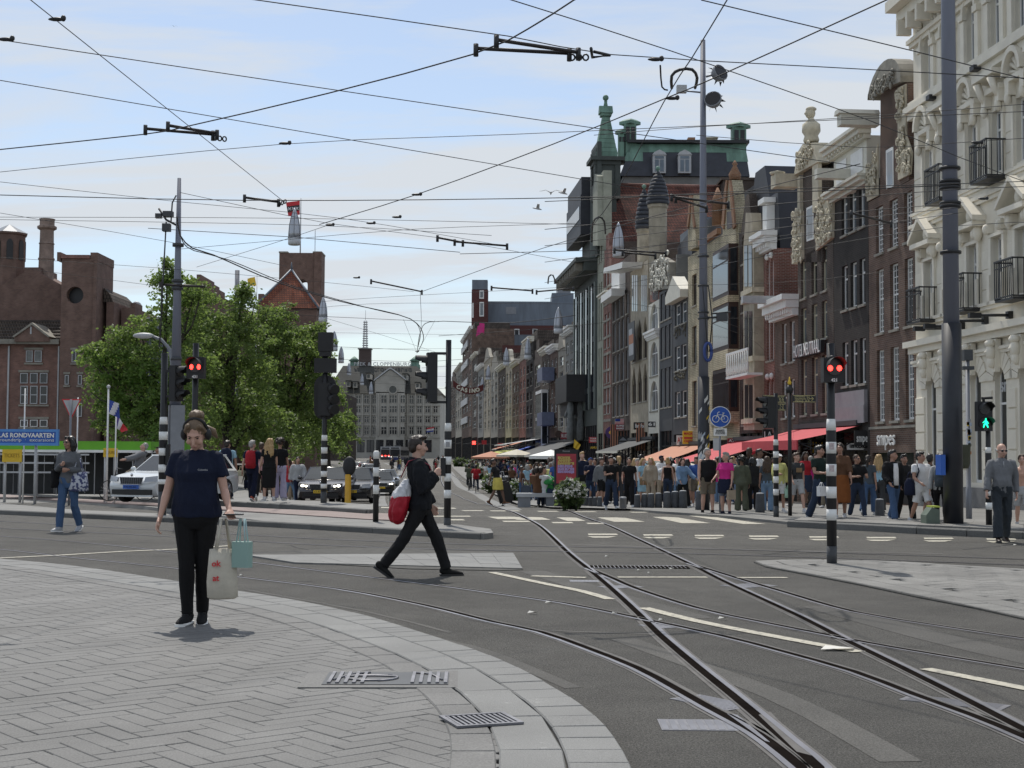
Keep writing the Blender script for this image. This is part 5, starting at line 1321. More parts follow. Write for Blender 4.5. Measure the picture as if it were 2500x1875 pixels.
for i in range(len(ang)):
 t0,t1=ang[i],ang[(i+1)%len(ang)]
 p0,p1=edgept(t0),edgept(t1);q0=(c[0]+r*math.cos(t0),c[1]+r*math.sin(t0));q1=(c[0]+r*math.cos(t1),c[1]+r*math.sin(t1))
 m.add([(p0[0],y,p0[1]),(p1[0],y,p1[1]),(q1[0],y,q1[1]),(q0[0],y,q0[1])],[(0,1,2,3)])
 m.add([(q0[0],y,q0[1]),(q1[0],y,q1[1]),(q1[0],y+.9,q1[1]),(q0[0],y+.9,q0[1])],[(3,2,1,0)])
m.add([(x0,y,z0),(x0,5,z0),(x0,5,z1),(x0,y,z1)],[(0,1,2,3)]);m.add([(x1,y,z0),(x1,5,z0),(x1,5,z1),(x1,y,z1)],[(3,2,1,0)]);m.add([(x0,y,z1),(x1,y,z1),(x1,5,z1),(x0,5,z1)],[(0,1,2,3)])
t=m.build('square_tower',B_beurs,bo)
MB().box(c[0]-1.2,c[0]+1.2,-.1,.0,c[1]-1.2,c[1]+1.2).build('painted_tower_shade',M_black,t)  # black sheet behind the round opening, its shade put into the colour
bxY(bo,Y,147,156,619,640,-1.1,5.1,B_beurs,'corner_pier');bxY(bo,Y,228,246,620,640,-1.1,5.1,B_beurs,'corner_pier');bxY(bo,Y,228,246,641,1130,-1.35,-1.003,B_beurs,'pilaster')
bxY(bo,Y,157,227,626,634,-1.2,5,B_red,'parapet')
for p0,p1 in((64,81),(85,103)):lookwin(bo,Y,p0,p1,856,884,M_lgrey,fr=.07,pane=M_curtain)
for k in range(3):
 lookwin(bo,Y,50+k*24,69+k*24,911,936,M_lgrey,fr=.07);lookwin(bo,Y,50+k*24,69+k*24,942,986,M_lgrey,fr=.08,bars=(.5,));lookwin(bo,Y,50+k*24,69+k*24,1025,1042,M_white,fr=.07)
for(p0,p1,q0,q1)in((183,194,858,886),(166,176,917,940),(198,208,917,940),(194,208,985,1018)):lookwin(bo,Y,p0,p1,q0,q1,M_lgrey,y=-1.05,fr=.07,mull=1)
for(p0,p1,q)in((60,106,852),(46,120,907),(46,120,1021),(180,197,854),(163,179,913),(195,211,913)):bxY(bo,Y,p0,p1,q-3,q+2,-.14 if p0<147 else-1.16,-.003 if p0<147 else-1.003,M_mortargrey,'lintel')
for(p0,p1,q)in((60,106,887),(46,120,989),(46,120,1044),(180,197,889),(163,179,943),(195,211,943)):bxY(bo,Y,p0,p1,q-1,q+3,-.18 if p0<147 else-1.2,-.003 if p0<147 else-1.003,M_mortargrey,'sill')
for p in(20,142):bxY(bo,Y,p-1,p+1,845,1100,-.18,-.05,M_lgrey,'drainpipe')
bxY(bo,Y,246,272,735,1130,1,14,B_beurs,'wing');MB().prism(pz(bo,Y,[(246,735),(270,735),(262,715),(247,700)]),1,10).build('wing_roof',B_tiledk,bo)
bxY(bo,Y,270,312,745,1130,3,16,B_beurs,'wing');bxY(bo,Y,300,312,732,744.5,3,6,B_beurs,'corner_pier')
x,z=pz(bo,Y,[(278,728)])[0];MB().ball((x,9,z),(.65,.3,.65),12,8).build('dish_antenna',M_lgrey,bo)
bxY(bo,Y,305,372,762,1130,8,20,M_leadgrey,'glazed_hall');bxY(bo,Y,303,380,757,761,7.8,20,M_lgrey,'hall_eaves')
for k in range(7):bxY(bo,Y,306+k*10,308+k*10,763,1000,7.9,7.997,M_grey,'mullion')
MB().prism(pz(bo,Y+22,[(430,1100),(430,700),(480,682),(480,670),(490,670),(490,683),(503,683),(503,697),(517,697),(517,712),(620,765),(620,1100)]),22,30).build('stepped_gable',B_beurs,bo)
Y=270.0
ct=thing('clock_tower','massive square brick tower with arched opening at the top, rising behind the trees','tower',(P(682,1100,Y).x,Y,terr(Y)))
pts=pz(ct,Y,[(682,617),(785,617),(785,1120),(682,1120)]);cc=pz(ct,Y,[(737,693)])[0];rr_=.0
x0,x1,zt,zb=pts[0][0],pts[1][0],pts[0][1],pts[2][1];hw=1.1;zs=cc[1]-.2;zlo=pz(ct,Y,[(737,735)])[0][1]
m=MB()
arch=[(cc[0]+hw*math.cos(t),zs+hw*math.sin(t))for t in np.linspace(0,PI,13)]
for y0 in(0,5.0):
 m.add([(x0,y0,zb),(x0,y0,zt),(cc[0]-hw,y0,zt),(cc[0]-hw,y0,zb)],[(0,1,2,3)]);m.add([(x1,y0,zb),(x1,y0,zt),(cc[0]+hw,y0,zt),(cc[0]+hw,y0,zb)],[(0,1,2,3)])
 m.add([(cc[0]-hw,y0,zb),(cc[0]-hw,y0,zlo),(cc[0]+hw,y0,zlo),(cc[0]+hw,y0,zb)],[(0,1,2,3)])
 m.add([(a,y0,b)for a,b in arch]+[(cc[0]-hw,y0,zt),(cc[0]+hw,y0,zt)],[tuple(range(15))])
m.rings([[(a,y,b)for a,b in[(cc[0]+hw,zlo)]+arch+[(cc[0]-hw,zlo)]]for y in(0,5.0)],0,False,False)
for x in(x0,x1):m.add([(x,0,zb),(x,5,zb),(x,5,zt),(x,0,zt)],[(0,1,2,3)])
m.add([(x0,0,zt),(x1,0,zt),(x1,5,zt),(x0,5,zt)],[(0,1,2,3)])
m.build('tower_wall',B_beurs,ct)
for p0,p1 in((681,703),(764,786)):bxY(ct,Y,p0,p1,614,617.5,-.2,5.2,M_mortargrey,'corner_coping')
bxY(ct,Y,762,786,616,1120,-.35,-.003,B_beurs,'corner_pier')
x,z=pz(ct,Y,[(765,640)])[0];MB().tube([(x,2,z),(x,2,z+6.5)],.06,5).tube([(x-.5,2,z+2.2),(x+.3,2,z+2.2)],.04,4).build('antenna',M_grey,ct)
Y=170.0
hr=thing('hip_roofed_house','red-tiled pointed hip roof with lead ridges in front of the clock tower','building',(P(620,1100,Y).x,Y,terr(Y)))
(ax,az),(bx_,_),(tx,tz)=pz(hr,Y,[(618,752),(778,752),(700,648)])
MB().add([(ax,0,az),(bx_,0,az),(bx_,7.5,az),(ax,7.5,az),(tx,3.75,tz)],[(0,1,4),(1,2,4),(2,3,4),(3,0,4)]).build('tiled_roof',brickmat('warm_red_tile',(.26,.085,.045),(.18,.06,.036),(.06,.03,.025),bw=.3,bh=.28,msize=.03,var=.35),hr)
MB().tube([(ax,0,az),(tx,3.75,tz)],.14,5).tube([(bx_,0,az),(tx,3.75,tz)],.14,5).tube([(tx,3.75,tz),(tx,3.75,tz+.9)],[.15,.05],6).build('lead_ridge',M_leadgrey,hr)
MB().box(ax+.3,bx_-.3,.3,7.2,0,az-.003).build('wall',B_beurs,hr)
bxY(hr,Y,626,640,715,760,1,3,B_beurs,'chimney')
# ============================================================ TREES
def leafmat(name,c1,c2):
 m=bpy.data.materials.new(name);m.use_nodes=True;t=m.node_tree;t.nodes.clear()
 o=node(t,'ShaderNodeOutputMaterial');g=node(t,'ShaderNodeNewGeometry');cr=node(t,'ShaderNodeValToRGB')
 cr.color_ramp.elements[0].color=(*c1,1);cr.color_ramp.elements[1].color=(*c2,1)
 t.links.new(g.outputs['Random Per Island'],cr.inputs[0])
 d=node(t,'ShaderNodeBsdfPrincipled');d.inputs['Roughness'].default_value=.5;d.inputs['Specular IOR Level'].default_value=.35
 tr=node(t,'ShaderNodeBsdfTranslucent');mx=node(t,'ShaderNodeMixShader');mx.inputs[0].default_value=.5
 hs=node(t,'ShaderNodeHueSaturation');hs.inputs['Value'].default_value=1.5;hs.inputs['Saturation'].default_value=1.1
 t.links.new(cr.outputs[0],d.inputs['Base Color']);t.links.new(cr.outputs[0],hs.inputs['Color']);t.links.new(hs.outputs[0],tr.inputs['Color'])
 t.links.new(d.outputs[0],mx.inputs[1]);t.links.new(tr.outputs[0],mx.inputs[2]);t.links.new(mx.outputs[0],o.inputs[0])
 return m
M_leaf=leafmat('elm_leaves',(.10,.15,.045),(.19,.25,.08))
M_leaf2=leafmat('dark_bush_leaves',(.04,.065,.025),(.12,.16,.06))
M_flower=pm('white_blossom',(.78,.77,.70),.8,.1)
M_bark=pm('grey_brown_bark',(.05,.042,.035),.9,.3,scale=4,bump=.5,bscale=20)
def leaves_mesh(name,cen,size,mat,gr,flat=.5,aspect=1.7):
 """many small rhombic leaves at given points"""
 n=len(cen)
 d=gr.normal(size=(n,3));d[:,2]=d[:,2]*.6-.25;d/=np.linalg.norm(d,axis=1,keepdims=True)
 b=gr.normal(size=(n,3));b-=(b*d).sum(1,keepdims=True)*d;b/=np.linalg.norm(b,axis=1,keepdims=True)
 s=size*gr.uniform(.6,1.35,(n,1));L=d*s*aspect;W=b*s
 v=np.stack([cen,cen+L*.5+W*.5,cen+L,cen+L*.5-W*.5],1).reshape(-1,3)
 me=bpy.data.meshes.new(name);me.vertices.add(4*n);me.vertices.foreach_set('co',v.astype('f').ravel())
 me.loops.add(4*n);me.loops.foreach_set('vertex_index',np.arange(4*n,dtype='i'));me.polygons.add(n)
 me.polygons.foreach_set('loop_start',np.arange(0,4*n,4,dtype='i'));me.polygons.foreach_set('loop_total',np.full(n,4,'i'))
 me.materials.append(mat);me.update(calc_edges=True)
 return me
def tree(name,label,px,Y,ells,dens,lsize,seed,group='trees along the quay'):
 gr=np.random.default_rng(seed);b=P(px,1100,Y);base=Vector((b.x,Y,terr(Y)))
 o=thing(name,label,'tree',base,0,group)
 pts=[];limbs=[]
 for(ex,ey,rx,ry)in ells:
  c=P(ex,ey,Y);k=Y/FPX;R3=np.array([rx*k,rx*k*.9,ry*k]);c=np.array(c)-np.array(base)
  c[1]+=gr.uniform(-1.0,1.0)*R3[1]*.3
  nb=max(20,int(R3 .prod()**(2/3)*12.5))
  limbs.append(c)
  for _ in range(nb):
   u=gr.normal(size=3);u/=np.linalg.norm(u);r=gr.uniform(.45,1.04)**.6
   q=c+u*R3*r
   out=(u*R3);out/=np.linalg.norm(out);out[2]-=.35
   L=gr.uniform(.7,1.7)*(.7+.06*R3[0]);m=int(dens*L*gr.uniform(.7,1.3))
   t=gr.uniform(-.4,1,(m,1));w=.24*(1.15-np.abs(t))
   pts.append(q+out*L*t*.8+gr.normal(size=(m,3))*w*np.array([1.1,1.1,.55])-np.array([0,0,.35])*(t.clip(0)**2))
 cen=np.concatenate(pts)
 put('crown',leaves_mesh('crown',cen,lsize,M_leaf,gr),o)
 m=MB();top=max(l[2]for l in limbs);m.tube([(0,0,-.2),(.05,0,1),(0,.05,2.6),(.1,0,top*.55)],[.34,.26,.22,.15],9)
 for l in limbs:
  s=Vector((0,.05,random.uniform(2.2,max(2.6,top*.45))));e=Vector(l)
  m.tube([s,s.lerp(e,.4)+Vector((0,0,.5)),s.lerp(e,.75)+Vector((0,0,.3)),e],[.15,.11,.07,.03],6)
  for _ in range(4):
   f=e+Vector((random.uniform(-1,1),random.uniform(-1,1),random.uniform(-.6,.7)));m.tube([s.lerp(e,.7),s.lerp(f,.8),f],[.06,.04,.015],5)
 m.build('trunk',M_bark,o)
 return o
tree('elm_tree','tall leafy elm, foremost of the quay trees, with a thin shoot at its top',395,70,[(300,900,70,80),(258,880,42,45),(400,860,100,110),(430,770,60,75),(340,990,75,75),(430,970,90,100),(408,690,16,45),(330,830,50,50),(300,1015,45,45),(400,1050,90,40),(475,720,34,35),(270,945,50,40)],100,.105,1)
tree('elm_tree','leafy elm standing right behind the woman with headphones',560,78,[(545,850,90,90),(570,790,50,50),(480,760,40,55),(500,930,90,90),(590,960,90,100),(590,725,16,26),(480,830,70,80),(540,1040,110,50),(640,1030,60,50)],96,.11,2)
tree('elm_tree','rounded elm with pale green top, left of the tall signal back',690,88,[(650,815,65,65),(735,830,60,60),(700,880,95,95),(650,950,85,90),(755,950,75,90),(690,1030,115,55),(775,850,35,60),(670,770,40,30)],90,.115,3)
tree('elm_tree','smaller dark elm farther along the street beside the department store',800,118,[(785,965,34,50),(800,1015,36,50),(765,1030,50,50),(795,1065,45,36),(735,1060,45,40)],66,.135,4)
tree('elm_tree','farthest low tree with overhanging leaves above the parked cars',846,150,[(842,1030,26,22),(832,1055,34,26),(820,1080,34,24)],56,.155,5)
o=thing('quay_wing','long low brick wing glimpsed between and under the quay trees','building',(P(300,1100,185).x,185,terr(185)))
bxY(o,185,300,640,800,1130,0,60,B_beurs,'wall')
for k in range(12):lookwin(o,185,320+k*26,334+k*26,1000,1050,M_lgrey,fr=.1)
o=thing('quay_wing','distant dark brick row under the farther trees left of the department store','building',(P(620,1100,345).x,345,terr(345)))
bxY(o,345,620,838,960,1135,0,30,B_dark,'wall')
for k in range(10):lookwin(o,345,640+k*19,649+k*19,1040,1075,M_lgrey,fr=.14)
# --- white flowering bushes in planters on the street pavement
def bush(px,py,w,h,label,seed,fl=.9):
 g=G(px,py);gr=np.random.default_rng(seed);Y=g.y;k=Y/FPX;W,H=w*k/2,h*k
 o=thing('flowering_bush',label,'flowering bush',(g.x,g.y,g.z+.05),0,'white flowering bushes along the street')
 n=int(2600 if w>60 else 1100)
 u=gr.normal(size=(n,3));u/=np.linalg.norm(u,axis=1,keepdims=True);r=gr.uniform(.55,1.05,(n,1))
 bump=1+.22*np.sin(u[:,:1]*7+seed)*np.cos(u[:,1:2]*6)+.1*np.sin(u[:,2:3]*11)
 p=u*r*bump*np.array([W,W*.8,H*.5])+np.array([0,0,H*.55]);p=p[p[:,2]>.05]
 put('foliage',leaves_mesh('foliage',p,.11*max(1,k*45),M_leaf2,gr),o)
 nf=int(n*fl);u=gr.normal(size=(nf,3));u/=np.linalg.norm(u,axis=1,keepdims=True);u[:,2]=np.abs(u[:,2])*1.05-.25
 bump=1+.22*np.sin(u[:,:1]*7+seed)*np.cos(u[:,1:2]*6)+.1*np.sin(u[:,2:3]*11)
 p=u*gr.uniform(1.0,1.14,(nf,1))*bump*np.array([W,W*.8,H*.5])+np.array([0,0,H*.55])
 put('blossom',leaves_mesh('blossom',p,.085*max(1,k*45),M_flower,gr,aspect=1.1),o)
 m=MB();
 for _ in range(7):m.tube([(random.uniform(-.2,.2),random.uniform(-.2,.2),0),(random.uniform(-.7,.7)*W,random.uniform(-.5,.5)*W,H*.6)],[.04,.012],5)
 m.build('stems',M_bark,o)
 return o
bush(1393,1247,60,68,'large round bush covered in white blossom in front of the red advertising panel',21)
bush(1262,1228,52,50,'white-flowered bush behind the man with the blue suitcase',22)
bush(1200,1205,40,44,'white-flowered bush left of the dark litter bin',23)
bush(1180,1172,30,30,'smaller flowering bush farther back beside the cycle lane',24)
bush(1150,1150,26,24,'pale flowering bush far down the pavement edge',25)
bush(1122,1140,22,18,'farthest little flowering bush beside the street',26)
# ============================================================ BOAT LANDING ON THE LEFT
Y=62.0
bl=thing('boat_landing','boat landing with a bright green flat roof, white posts and railings beside the quay','boat landing',(P(0,1110,Y).x,Y,terr(Y)))
M_lime=pm('bright_green_roof',(.13,.40,.02),.6,.1,scale=1)
bxY(bl,Y,-120,397,1079,1099,-2,6,M_lime,'roof');bxY(bl,Y,-120,397,1099.5,1103,-2.1,6,M_white,'fascia')
for k in range(12):bxY(bl,Y,-100+k*45,-97+k*45,1103,1205,-1.9,-1.8,M_lgrey,'post')
bxY(bl,Y,-120,397,1103,1210,3,3.2,M_dkgrey,'rear_wall')
for py in(1108,1128,1150):bxY(bl,Y,-110,260,py,py+2,-2.6,-2.5,M_lgrey,'rail')
for k in range(16):bxY(bl,Y,-110+k*24,-108+k*24,1108,1200,-2.6,-2.52,M_lgrey,'rail_post')
for k in range(9):
 q=170+k*26;MB().prism(pz(bl,Y,[(q,1100),(q+24,1100),(q+12,1112)]),-1.7,-1.6).build('bunting',M_black,bl)
tag(bl,None)
def sign(name,label,px0,px1,py0,py1,Y,mat,cat='sign',depth=.08,frame=None,posts=None,yaw=0):
 A=P((px0+px1)/2,py1,Y);k=Y/FPX;w=(px1-px0)*k;hh=(py1-py0)*k
 o=thing(name,label,cat,(A.x,Y,A.z),yaw)
 b=MB().box(-w/2,w/2,0,depth,0,hh).build('board',mat,o)
 if frame:
  t=.025*max(1,w);MB().box(-w/2-t,w/2+t,-.02,depth+.02,hh,hh+t).box(-w/2-t,w/2+t,-.02,depth+.02,-t,0).box(-w/2-t,-w/2,-.02,depth+.02,0,hh).box(w/2,w/2+t,-.02,depth+.02,0,hh).build('frame',frame,o)
 if posts:
  zg=terr(Y)-A.z
  for x in posts:MB().tube([(x*w,depth+.05,zg),(x*w,depth+.05,hh*.9)],.05,8).build('post',M_lgrey,o)
 return o,w,hh
o,w,hh=sign('boat_tour_sign','blue sign advertising boat tours in white letters above the landing',-120,136,1054,1081,46,M_blue,posts=(-.4,.3),frame=pm('sky_blue_frame',(.08,.25,.6),.4,.1))
text('IJ PLAS RONDVAARTEN',M_white,o,(w*.5-.05,-.012,hh*.67),size=.2,width=w*.60,bold=.006,align='RIGHT')
text('·  roundtrip  ·  excursions',M_white,o,(w*.5-.05,-.012,hh*.26),size=.15,width=w*.56,align='RIGHT')
o,w,hh=sign('yellow_board','yellow board on the landing railing behind the woman in black robes',5,52,1097,1128,50,M_yellow,posts=(-.4,.4));text('TICKETS',pm('ochre_print',(.4,.25,.02),.6,.1),o,(0,-.01,hh/2),size=.2,width=w*.8)
o,w,hh=sign('yellow_board','small yellow board left of the bald cyclist',252,285,1094,1116,50,M_yellow,posts=(-.4,.4));text('TOURS',pm('ochre_print',(.4,.25,.02),.6,.1),o,(0,-.01,hh/2),size=.16,width=w*.75)
# ============================================================ MASTS, POSTS, SIGNALS, WIRES
M_mast=pm('blue_grey_mast_paint',(.155,.165,.205),.45,.12,scale=2,streak=True)
M_masth=pm('dark_mast_sleeve',(.020,.022,.028),.5,.2,scale=3)
E_red=emit('red_signal_light',(1.0,.04,.03),5.0)
E_green=emit('green_signal_light',(.02,1.0,.55),1.6)
M_lens=pm('dark_signal_lens',(.015,.012,.012),.25,.2)
def zof(px,py,Y):return P(px,py,Y).z
def at_ground(px,py):g=G(px,py);return g
def mast(name,label,px,base,top,split,w_base,w_top,extra=None,Y=None):
 g=at_ground(px,base)if Y is None else Vector((P(px,base,Y).x,Y,terr(Y)));Y=g.y;k=Y/FPX
 o=thing(name,label,'mast',g,0)
 zs=zof(px,split,Y)-g.z;zt=zof(px,top,Y)-g.z
 r0=w_base*k/2
 MB().lathe([(r0*1.0,0),(r0,zs)],20).build('base_sleeve',M_masth,o)
 MB().lathe([(r0*.82,zs),(w_top*k/2,zt)],18).build('shaft',M_mast,o)
 return o,g,k
ml,gl,kl=mast('tram_mast','tall grey overhead-line mast on the left, rising out of the trees behind the red signal',424,1236,435,990,34,9,Y=37)
for py in(602,690,708,880,1090,1110):
 z=zof(430,py,gl.y)-gl.z;MB().lathe([(.15,z),(.15,z+.08)],14).build('clamp_band',M_dkgrey,ml)
m=MB();z=zof(430,552,gl.y)-gl.z
m.tube([(0,0,z),(-.3,-.1,z+.15),(-.5,-.1,z+.45)],.03,5).tube([(-.2,0,z+.1),(-.15,-.1,z+.6),(-.05,-.1,z+.8)],.02,5).tube([(-.3,-.1,z+.1),(-.42,-.1,z-3.2)],.02,5);m.cbox((-.25,-.1,z+.3),(.25,.2,.14));m.cbox((-.5,-.1,z+.25),(.16,.14,.12));m.cbox((-.3,-.05,z-.05),(.2,.2,.2))
m.build('switch_gear',M_dkgrey,ml)
m=MB();z=zof(430,696,gl.y)-gl.z;m.tube([(-.4,-.1,z),(.75,-.1,z-.05)],.035,6);m.cbox((-.4,-.1,z),(.1,.1,.14));m.build('bracket_arm',M_ins,ml)
MB().cbox((.12,-.22,zof(430,1060,gl.y)-gl.z),(.36,.06,1.5)).build('sign_panel_back',M_grey,ml)
mr,gr_,kr=mast('tram_mast','slim tall grey mast with floodlights and sticker-covered black base in mid picture',1718,1250,98,920,29,12)
for py in(628,700,765,780):z=zof(1718,py,gr_.y)-gr_.z;MB().lathe([(.16,z),(.16,z+.05)],14).build('clamp_band',M_dkgrey,mr)
def flood(o,dx,z,yaw,spk=True):
 h=MB().lathe([(.02,-.12),(.18,-.11),(.24,.02),(.25,.10),(.24,.12)],14).build('flood_lamp',M_grey,o,(dx,-.1,z),(R(70),0,yaw))
 m=MB()
 for k in range(9):a=2*PI*k/9;m.add([(.2*math.cos(a),.2*math.sin(a),-.08),(.24*math.cos(a+.2),.24*math.sin(a+.2),-.02),(.33*math.cos(a+.1),.33*math.sin(a+.1),-.14)],[(0,1,2)])
 m.build('cooling_fins',M_dkgrey,h);MB().lathe([(.22,.121),(.21,.13)],14).build('lens',M_lens,h)
 MB().tube([(dx*.2,0,z-.05),(dx*.7,-.05,z)],.03,6).build('lamp_bracket',M_galv,o)
flood(mr,.42,zof(1718,183,gr_.y)-gr_.z,R(35));flood(mr,.28,zof(1718,248,gr_.y)-gr_.z,R(-20))
z=zof(1718,222,gr_.y)-gr_.z;q=MB().cbox((-.62,-.1,z+.02),(.28,.2,.2)).build('camera_box',M_lgrey,mr);MB().tube([(-.5,0,z),(0,0,z-.05)],.025,6).build('camera_arm',M_galv,mr)
m=MB();zc=zof(1718,860,gr_.y)-gr_.z;m.tube([(.1+.1*math.cos(t),-.2,zc+.25*math.sin(t))for t in np.linspace(0,2*PI,16)],.045,6);m.build('cable_coil',pm('blue_cable',(.03,.06,.22),.5,.1),mr)
m=MB();za=zof(1718,700,gr_.y)-gr_.z;m.tube([(.12,-.16,za),(.22,-.18,(za+zc)/2),(.14,-.2,zc)],.018,5).tube([(-.05,-.2,za),(.02,-.22,(za+zc)/2),(.1,-.2,zc)],.015,5);m.build('loose_cable',M_wire,mr)
m=MB();za=zof(1718,775,gr_.y)-gr_.z;m.cbox((.5,-.1,za),(.3,.2,.22));m.tube([(0,0,za),(.4,-.1,za)],.03,5).tube([(.2,-.1,za+.1),(.75,-.1,za+.15)],.025,5);m.build('switch_gear',M_dkgrey,mr)
st_m=[pm('sticker_'+n,c,.6,.15)for n,c in(('white',(.6,.6,.58)),('grey',(.3,.3,.31)),('yellow',(.6,.4,.03)),('pale_blue',(.35,.42,.5)),('orange',(.55,.2,.04)))]
rs_=random.Random(5)
for k in range(64):
 py=1060+140*rs_.random()**.8 if k>5 else(980,985,1000,1007,1022,1030)[k]
 z=zof(1718,py,gr_.y)-gr_.z;a=rs_.uniform(-2.9,-.25);w=rs_.uniform(.05,.13);hh=rs_.uniform(.05,.13);r=29*kr/2+.006
 da=w/r/2;v=[]
 for t in(-da,0,da):v+=[(r*math.cos(a+t),r*math.sin(a+t),z+t*.2),(r*math.cos(a+t),r*math.sin(a+t),z+hh+t*.2)]
 MB().add(v,[(0,2,3,1),(2,4,5,3)]).build('sticker',st_m[(0,0,0,1,1,3,2,4)[rs_.randrange(8)]if k not in(2,4)else 2],mr)
mg,gg,kg=mast('tram_mast','thick grey and black mast in front of the white hotel, taller than the frame',2328,1293,-700,790,47,30)
for py in(415,447,455,463,500,508,620):z=zof(2328,py,gg.y)-gg.z;MB().lathe([(.215,z),(.22,z+.05),(.21,z+.06)],18).build('clamp_band',M_iron,mg)
MB().cbox((-.27,-.05,zof(2328,1135,gg.y)-gg.z),(.1,.35,.42)).build('blue_sign_edge',M_blue,mg)
m=MB().prism([(-.62,0),(-.34,0),(-.34,.42),(-.5,.46),(-.62,.3)],-.2,.2);m.build('base_cabinet',pm('grey_green_box',(.10,.13,.10),.6,.2),mg);MB().box(-.5,-.33,-.21,.21,.461,.49).build('cabinet_edge',pm('lime_edge',(.35,.42,.05),.5,.1),mg)
o=thing('service_post','slim grey post covered in stickers beside the thick mast, olive bin on it','post',G(2366,1276));g=o.location
zt=zof(2366,862,g.y)-g.z;MB().lathe([(.07,0),(.07,.8),(.055,.81),(.05,zt)],12).build('post',M_galv,o)
m=MB();m.cbox((0,0,zt-.05),(.2,.2,.25));m.cbox((0,0,zt-.35),(.26,.2,.08));m.build('bracket',M_dkgrey,o)
MB().lathe([(.16,1.25),(.2,1.35),(.22,1.75),(.24,1.8)],12,(-.2,-.1,0)).build('litter_bag',pm('olive_bin',(.05,.055,.035),.6,.2),o)
for k in range(22):
 z=rs_.uniform(1.6,zt*.6);MB().cbox((rs_.uniform(-.03,.03),-.066,z),(.06,.012,rs_.uniform(.04,.11))).build('sticker',st_m[rs_.randrange(5)],o)
o=thing('tram_mast','thin far mast standing among the quay trees','mast',(P(572,1150,85).x,85,terr(85)));MB().lathe([(.17,0),(.14,zof(572,660,85)-terr(85))],12).build('shaft',M_galv,o)
def zebra_post(label,px,base,cap,bands,grey,top=None,w=22,name='signal_post',Y=None,rough=None):
 """black post with white reflective bands; heights given where they stand in the picture"""
 g=at_ground(px,base)if Y is None else Vector((P(px,base,Y).x,Y,terr(Y)));Y=g.y;k=Y/FPX;r=w*k/2
 o=thing(name,label,'signal post'if top else 'marker post',g)
 Z=lambda py:zof(px,py,Y)-g.z
 MB().lathe([(r,-.02),(r,Z(cap[1])),(r*(.8 if top else 1),Z(cap[0])),(r*(.8 if top else.98),Z(top if top else cap[0]))]+([]if top else[(r*.6,Z(cap[0])+r*.5)]),20).build('pole',M_black,o)
 if grey:MB().lathe([(r*1.03,-.02),(r*1.03,Z(grey))],20).build('grey_base',M_dkgrey,o)
 MB().lathe([(r*1.04,Z(cap[1])),(r*(.85 if top else 1.03),Z(cap[0]))]+([]if top else[(r*.62,Z(cap[0])+r*.55)]),20).build('white_band',M_white,o)
 for a,b in bands:MB().lathe([(r*1.035,Z(b)),(r*1.035,Z(a))],20).build('white_band',M_white,o)
 return o,g,r,Z
def signal_head(o,x,z,w,h,n,lit=None,yaw=0,back=False,y=-.05,num=None,single=False):
 """lantern housing with hooded lenses; yaw turns it about its own upright"""
 b=MB().box(-w/2,w/2,-.10,.10,0,h).build('signal_head',M_black_sat,o,(x,y,z),(0,0,yaw))
 for k in range(n):
  zc=h*(k+.5)/n+(.04 if single else 0);r=min(w*.40,h/n*.42)
  MB().lathe([(r,0),(r,.02)],18).build('lens',(lit[1]if lit and lit[0]==k and lit[1]else M_lens),b,(0,-.101,zc),(PI/2,0,0))
  m=MB();pts=[(1.06*r*math.cos(t),1.06*r*math.sin(t))for t in np.linspace(R(-20),R(200),14)]
  m.add([(a,-.10,zc+c)for a,c in pts]+[(a*.98,-.10-(.28 if c>0 else.12)*(r/.13),zc+c*.95+.01)for a,c in pts],[(i,i+1,i+15,i+14)for i in range(13)])
  m.build('visor',M_black_sat,b)
 return b
o,g,r,Z=zebra_post('black and white banded post with a lit red pedestrian signal on the paved refuge',2031,1380,(1023,1051),[(1079,1107),(1133,1162),(1188,1216),(1243,1270)],1333,top=838,w=24)
b=signal_head(o,0,Z(935),.29,.34,1,single=True,y=-.12)
for dx in(-.062,.062):MB().ball((0,0,0),(.036,.02,.04),10,7).build('red_lamp',E_red,b,(dx,-.135,.19))
text('421',M_white,b,(0,-.105,.028),size=.06,ext=.001,bold=.002);MB().ball((0,0,0),(.05,.05,.03),8,5).build('top_knob',M_black_sat,b,(0,0,.35))
for k,py in enumerate((1093,1147)):MB().cbox((-.01,-r*1.05,Z(py)+.02),(r*1.0,.006,.09)).build('faded_sticker',pm('faded_pink_sticker',(.5,.42,.42),.7,.25,scale=30),o)
o,g,r,Z=zebra_post('banded signal post with a lit red signal right behind the woman with headphones',471,1300,(1004,1027),[(1060,1078),(1110,1130)],1240,top=838,w=18,Y=26.5)
b=signal_head(o,.04,Z(925),.32,.40,1,single=True,y=-.12)
for dx in(-.062,.075):MB().ball((0,0,0),(.034,.02,.05),10,7).build('red_lamp',E_red,b,(dx,-.135,.21))
text('431',M_white,b,(0,-.105,.028),size=.075,ext=.001,bold=.002)
o,g,r,Z=zebra_post('banded post with a three-light signal and curved street lamp behind it',396,1222,(1018,1036),[(1054,1074),(1094,1112),(1134,1153),(1170,1182)],1200,top=862,w=20,Y=34.0)
b=signal_head(o,.30,Z(980),.30,.86,3,yaw=R(60));MB().box(0,.3,-.05,.0,Z(980)+.1,Z(980)+.16).box(0,.3,-.05,.0,Z(980)+.7,Z(980)+.76).build('signal_bracket',M_black,o)
MB().cbox((.13,-.05,Z(1110)),(.09,.12,.5)).build('push_button_box',M_black_sat,o)
gl2=P(408,1170,42);o=thing('street_lamp','curved grey street lamp leaning over from the left mast','street lamp',(gl2 .x,42,terr(42)))
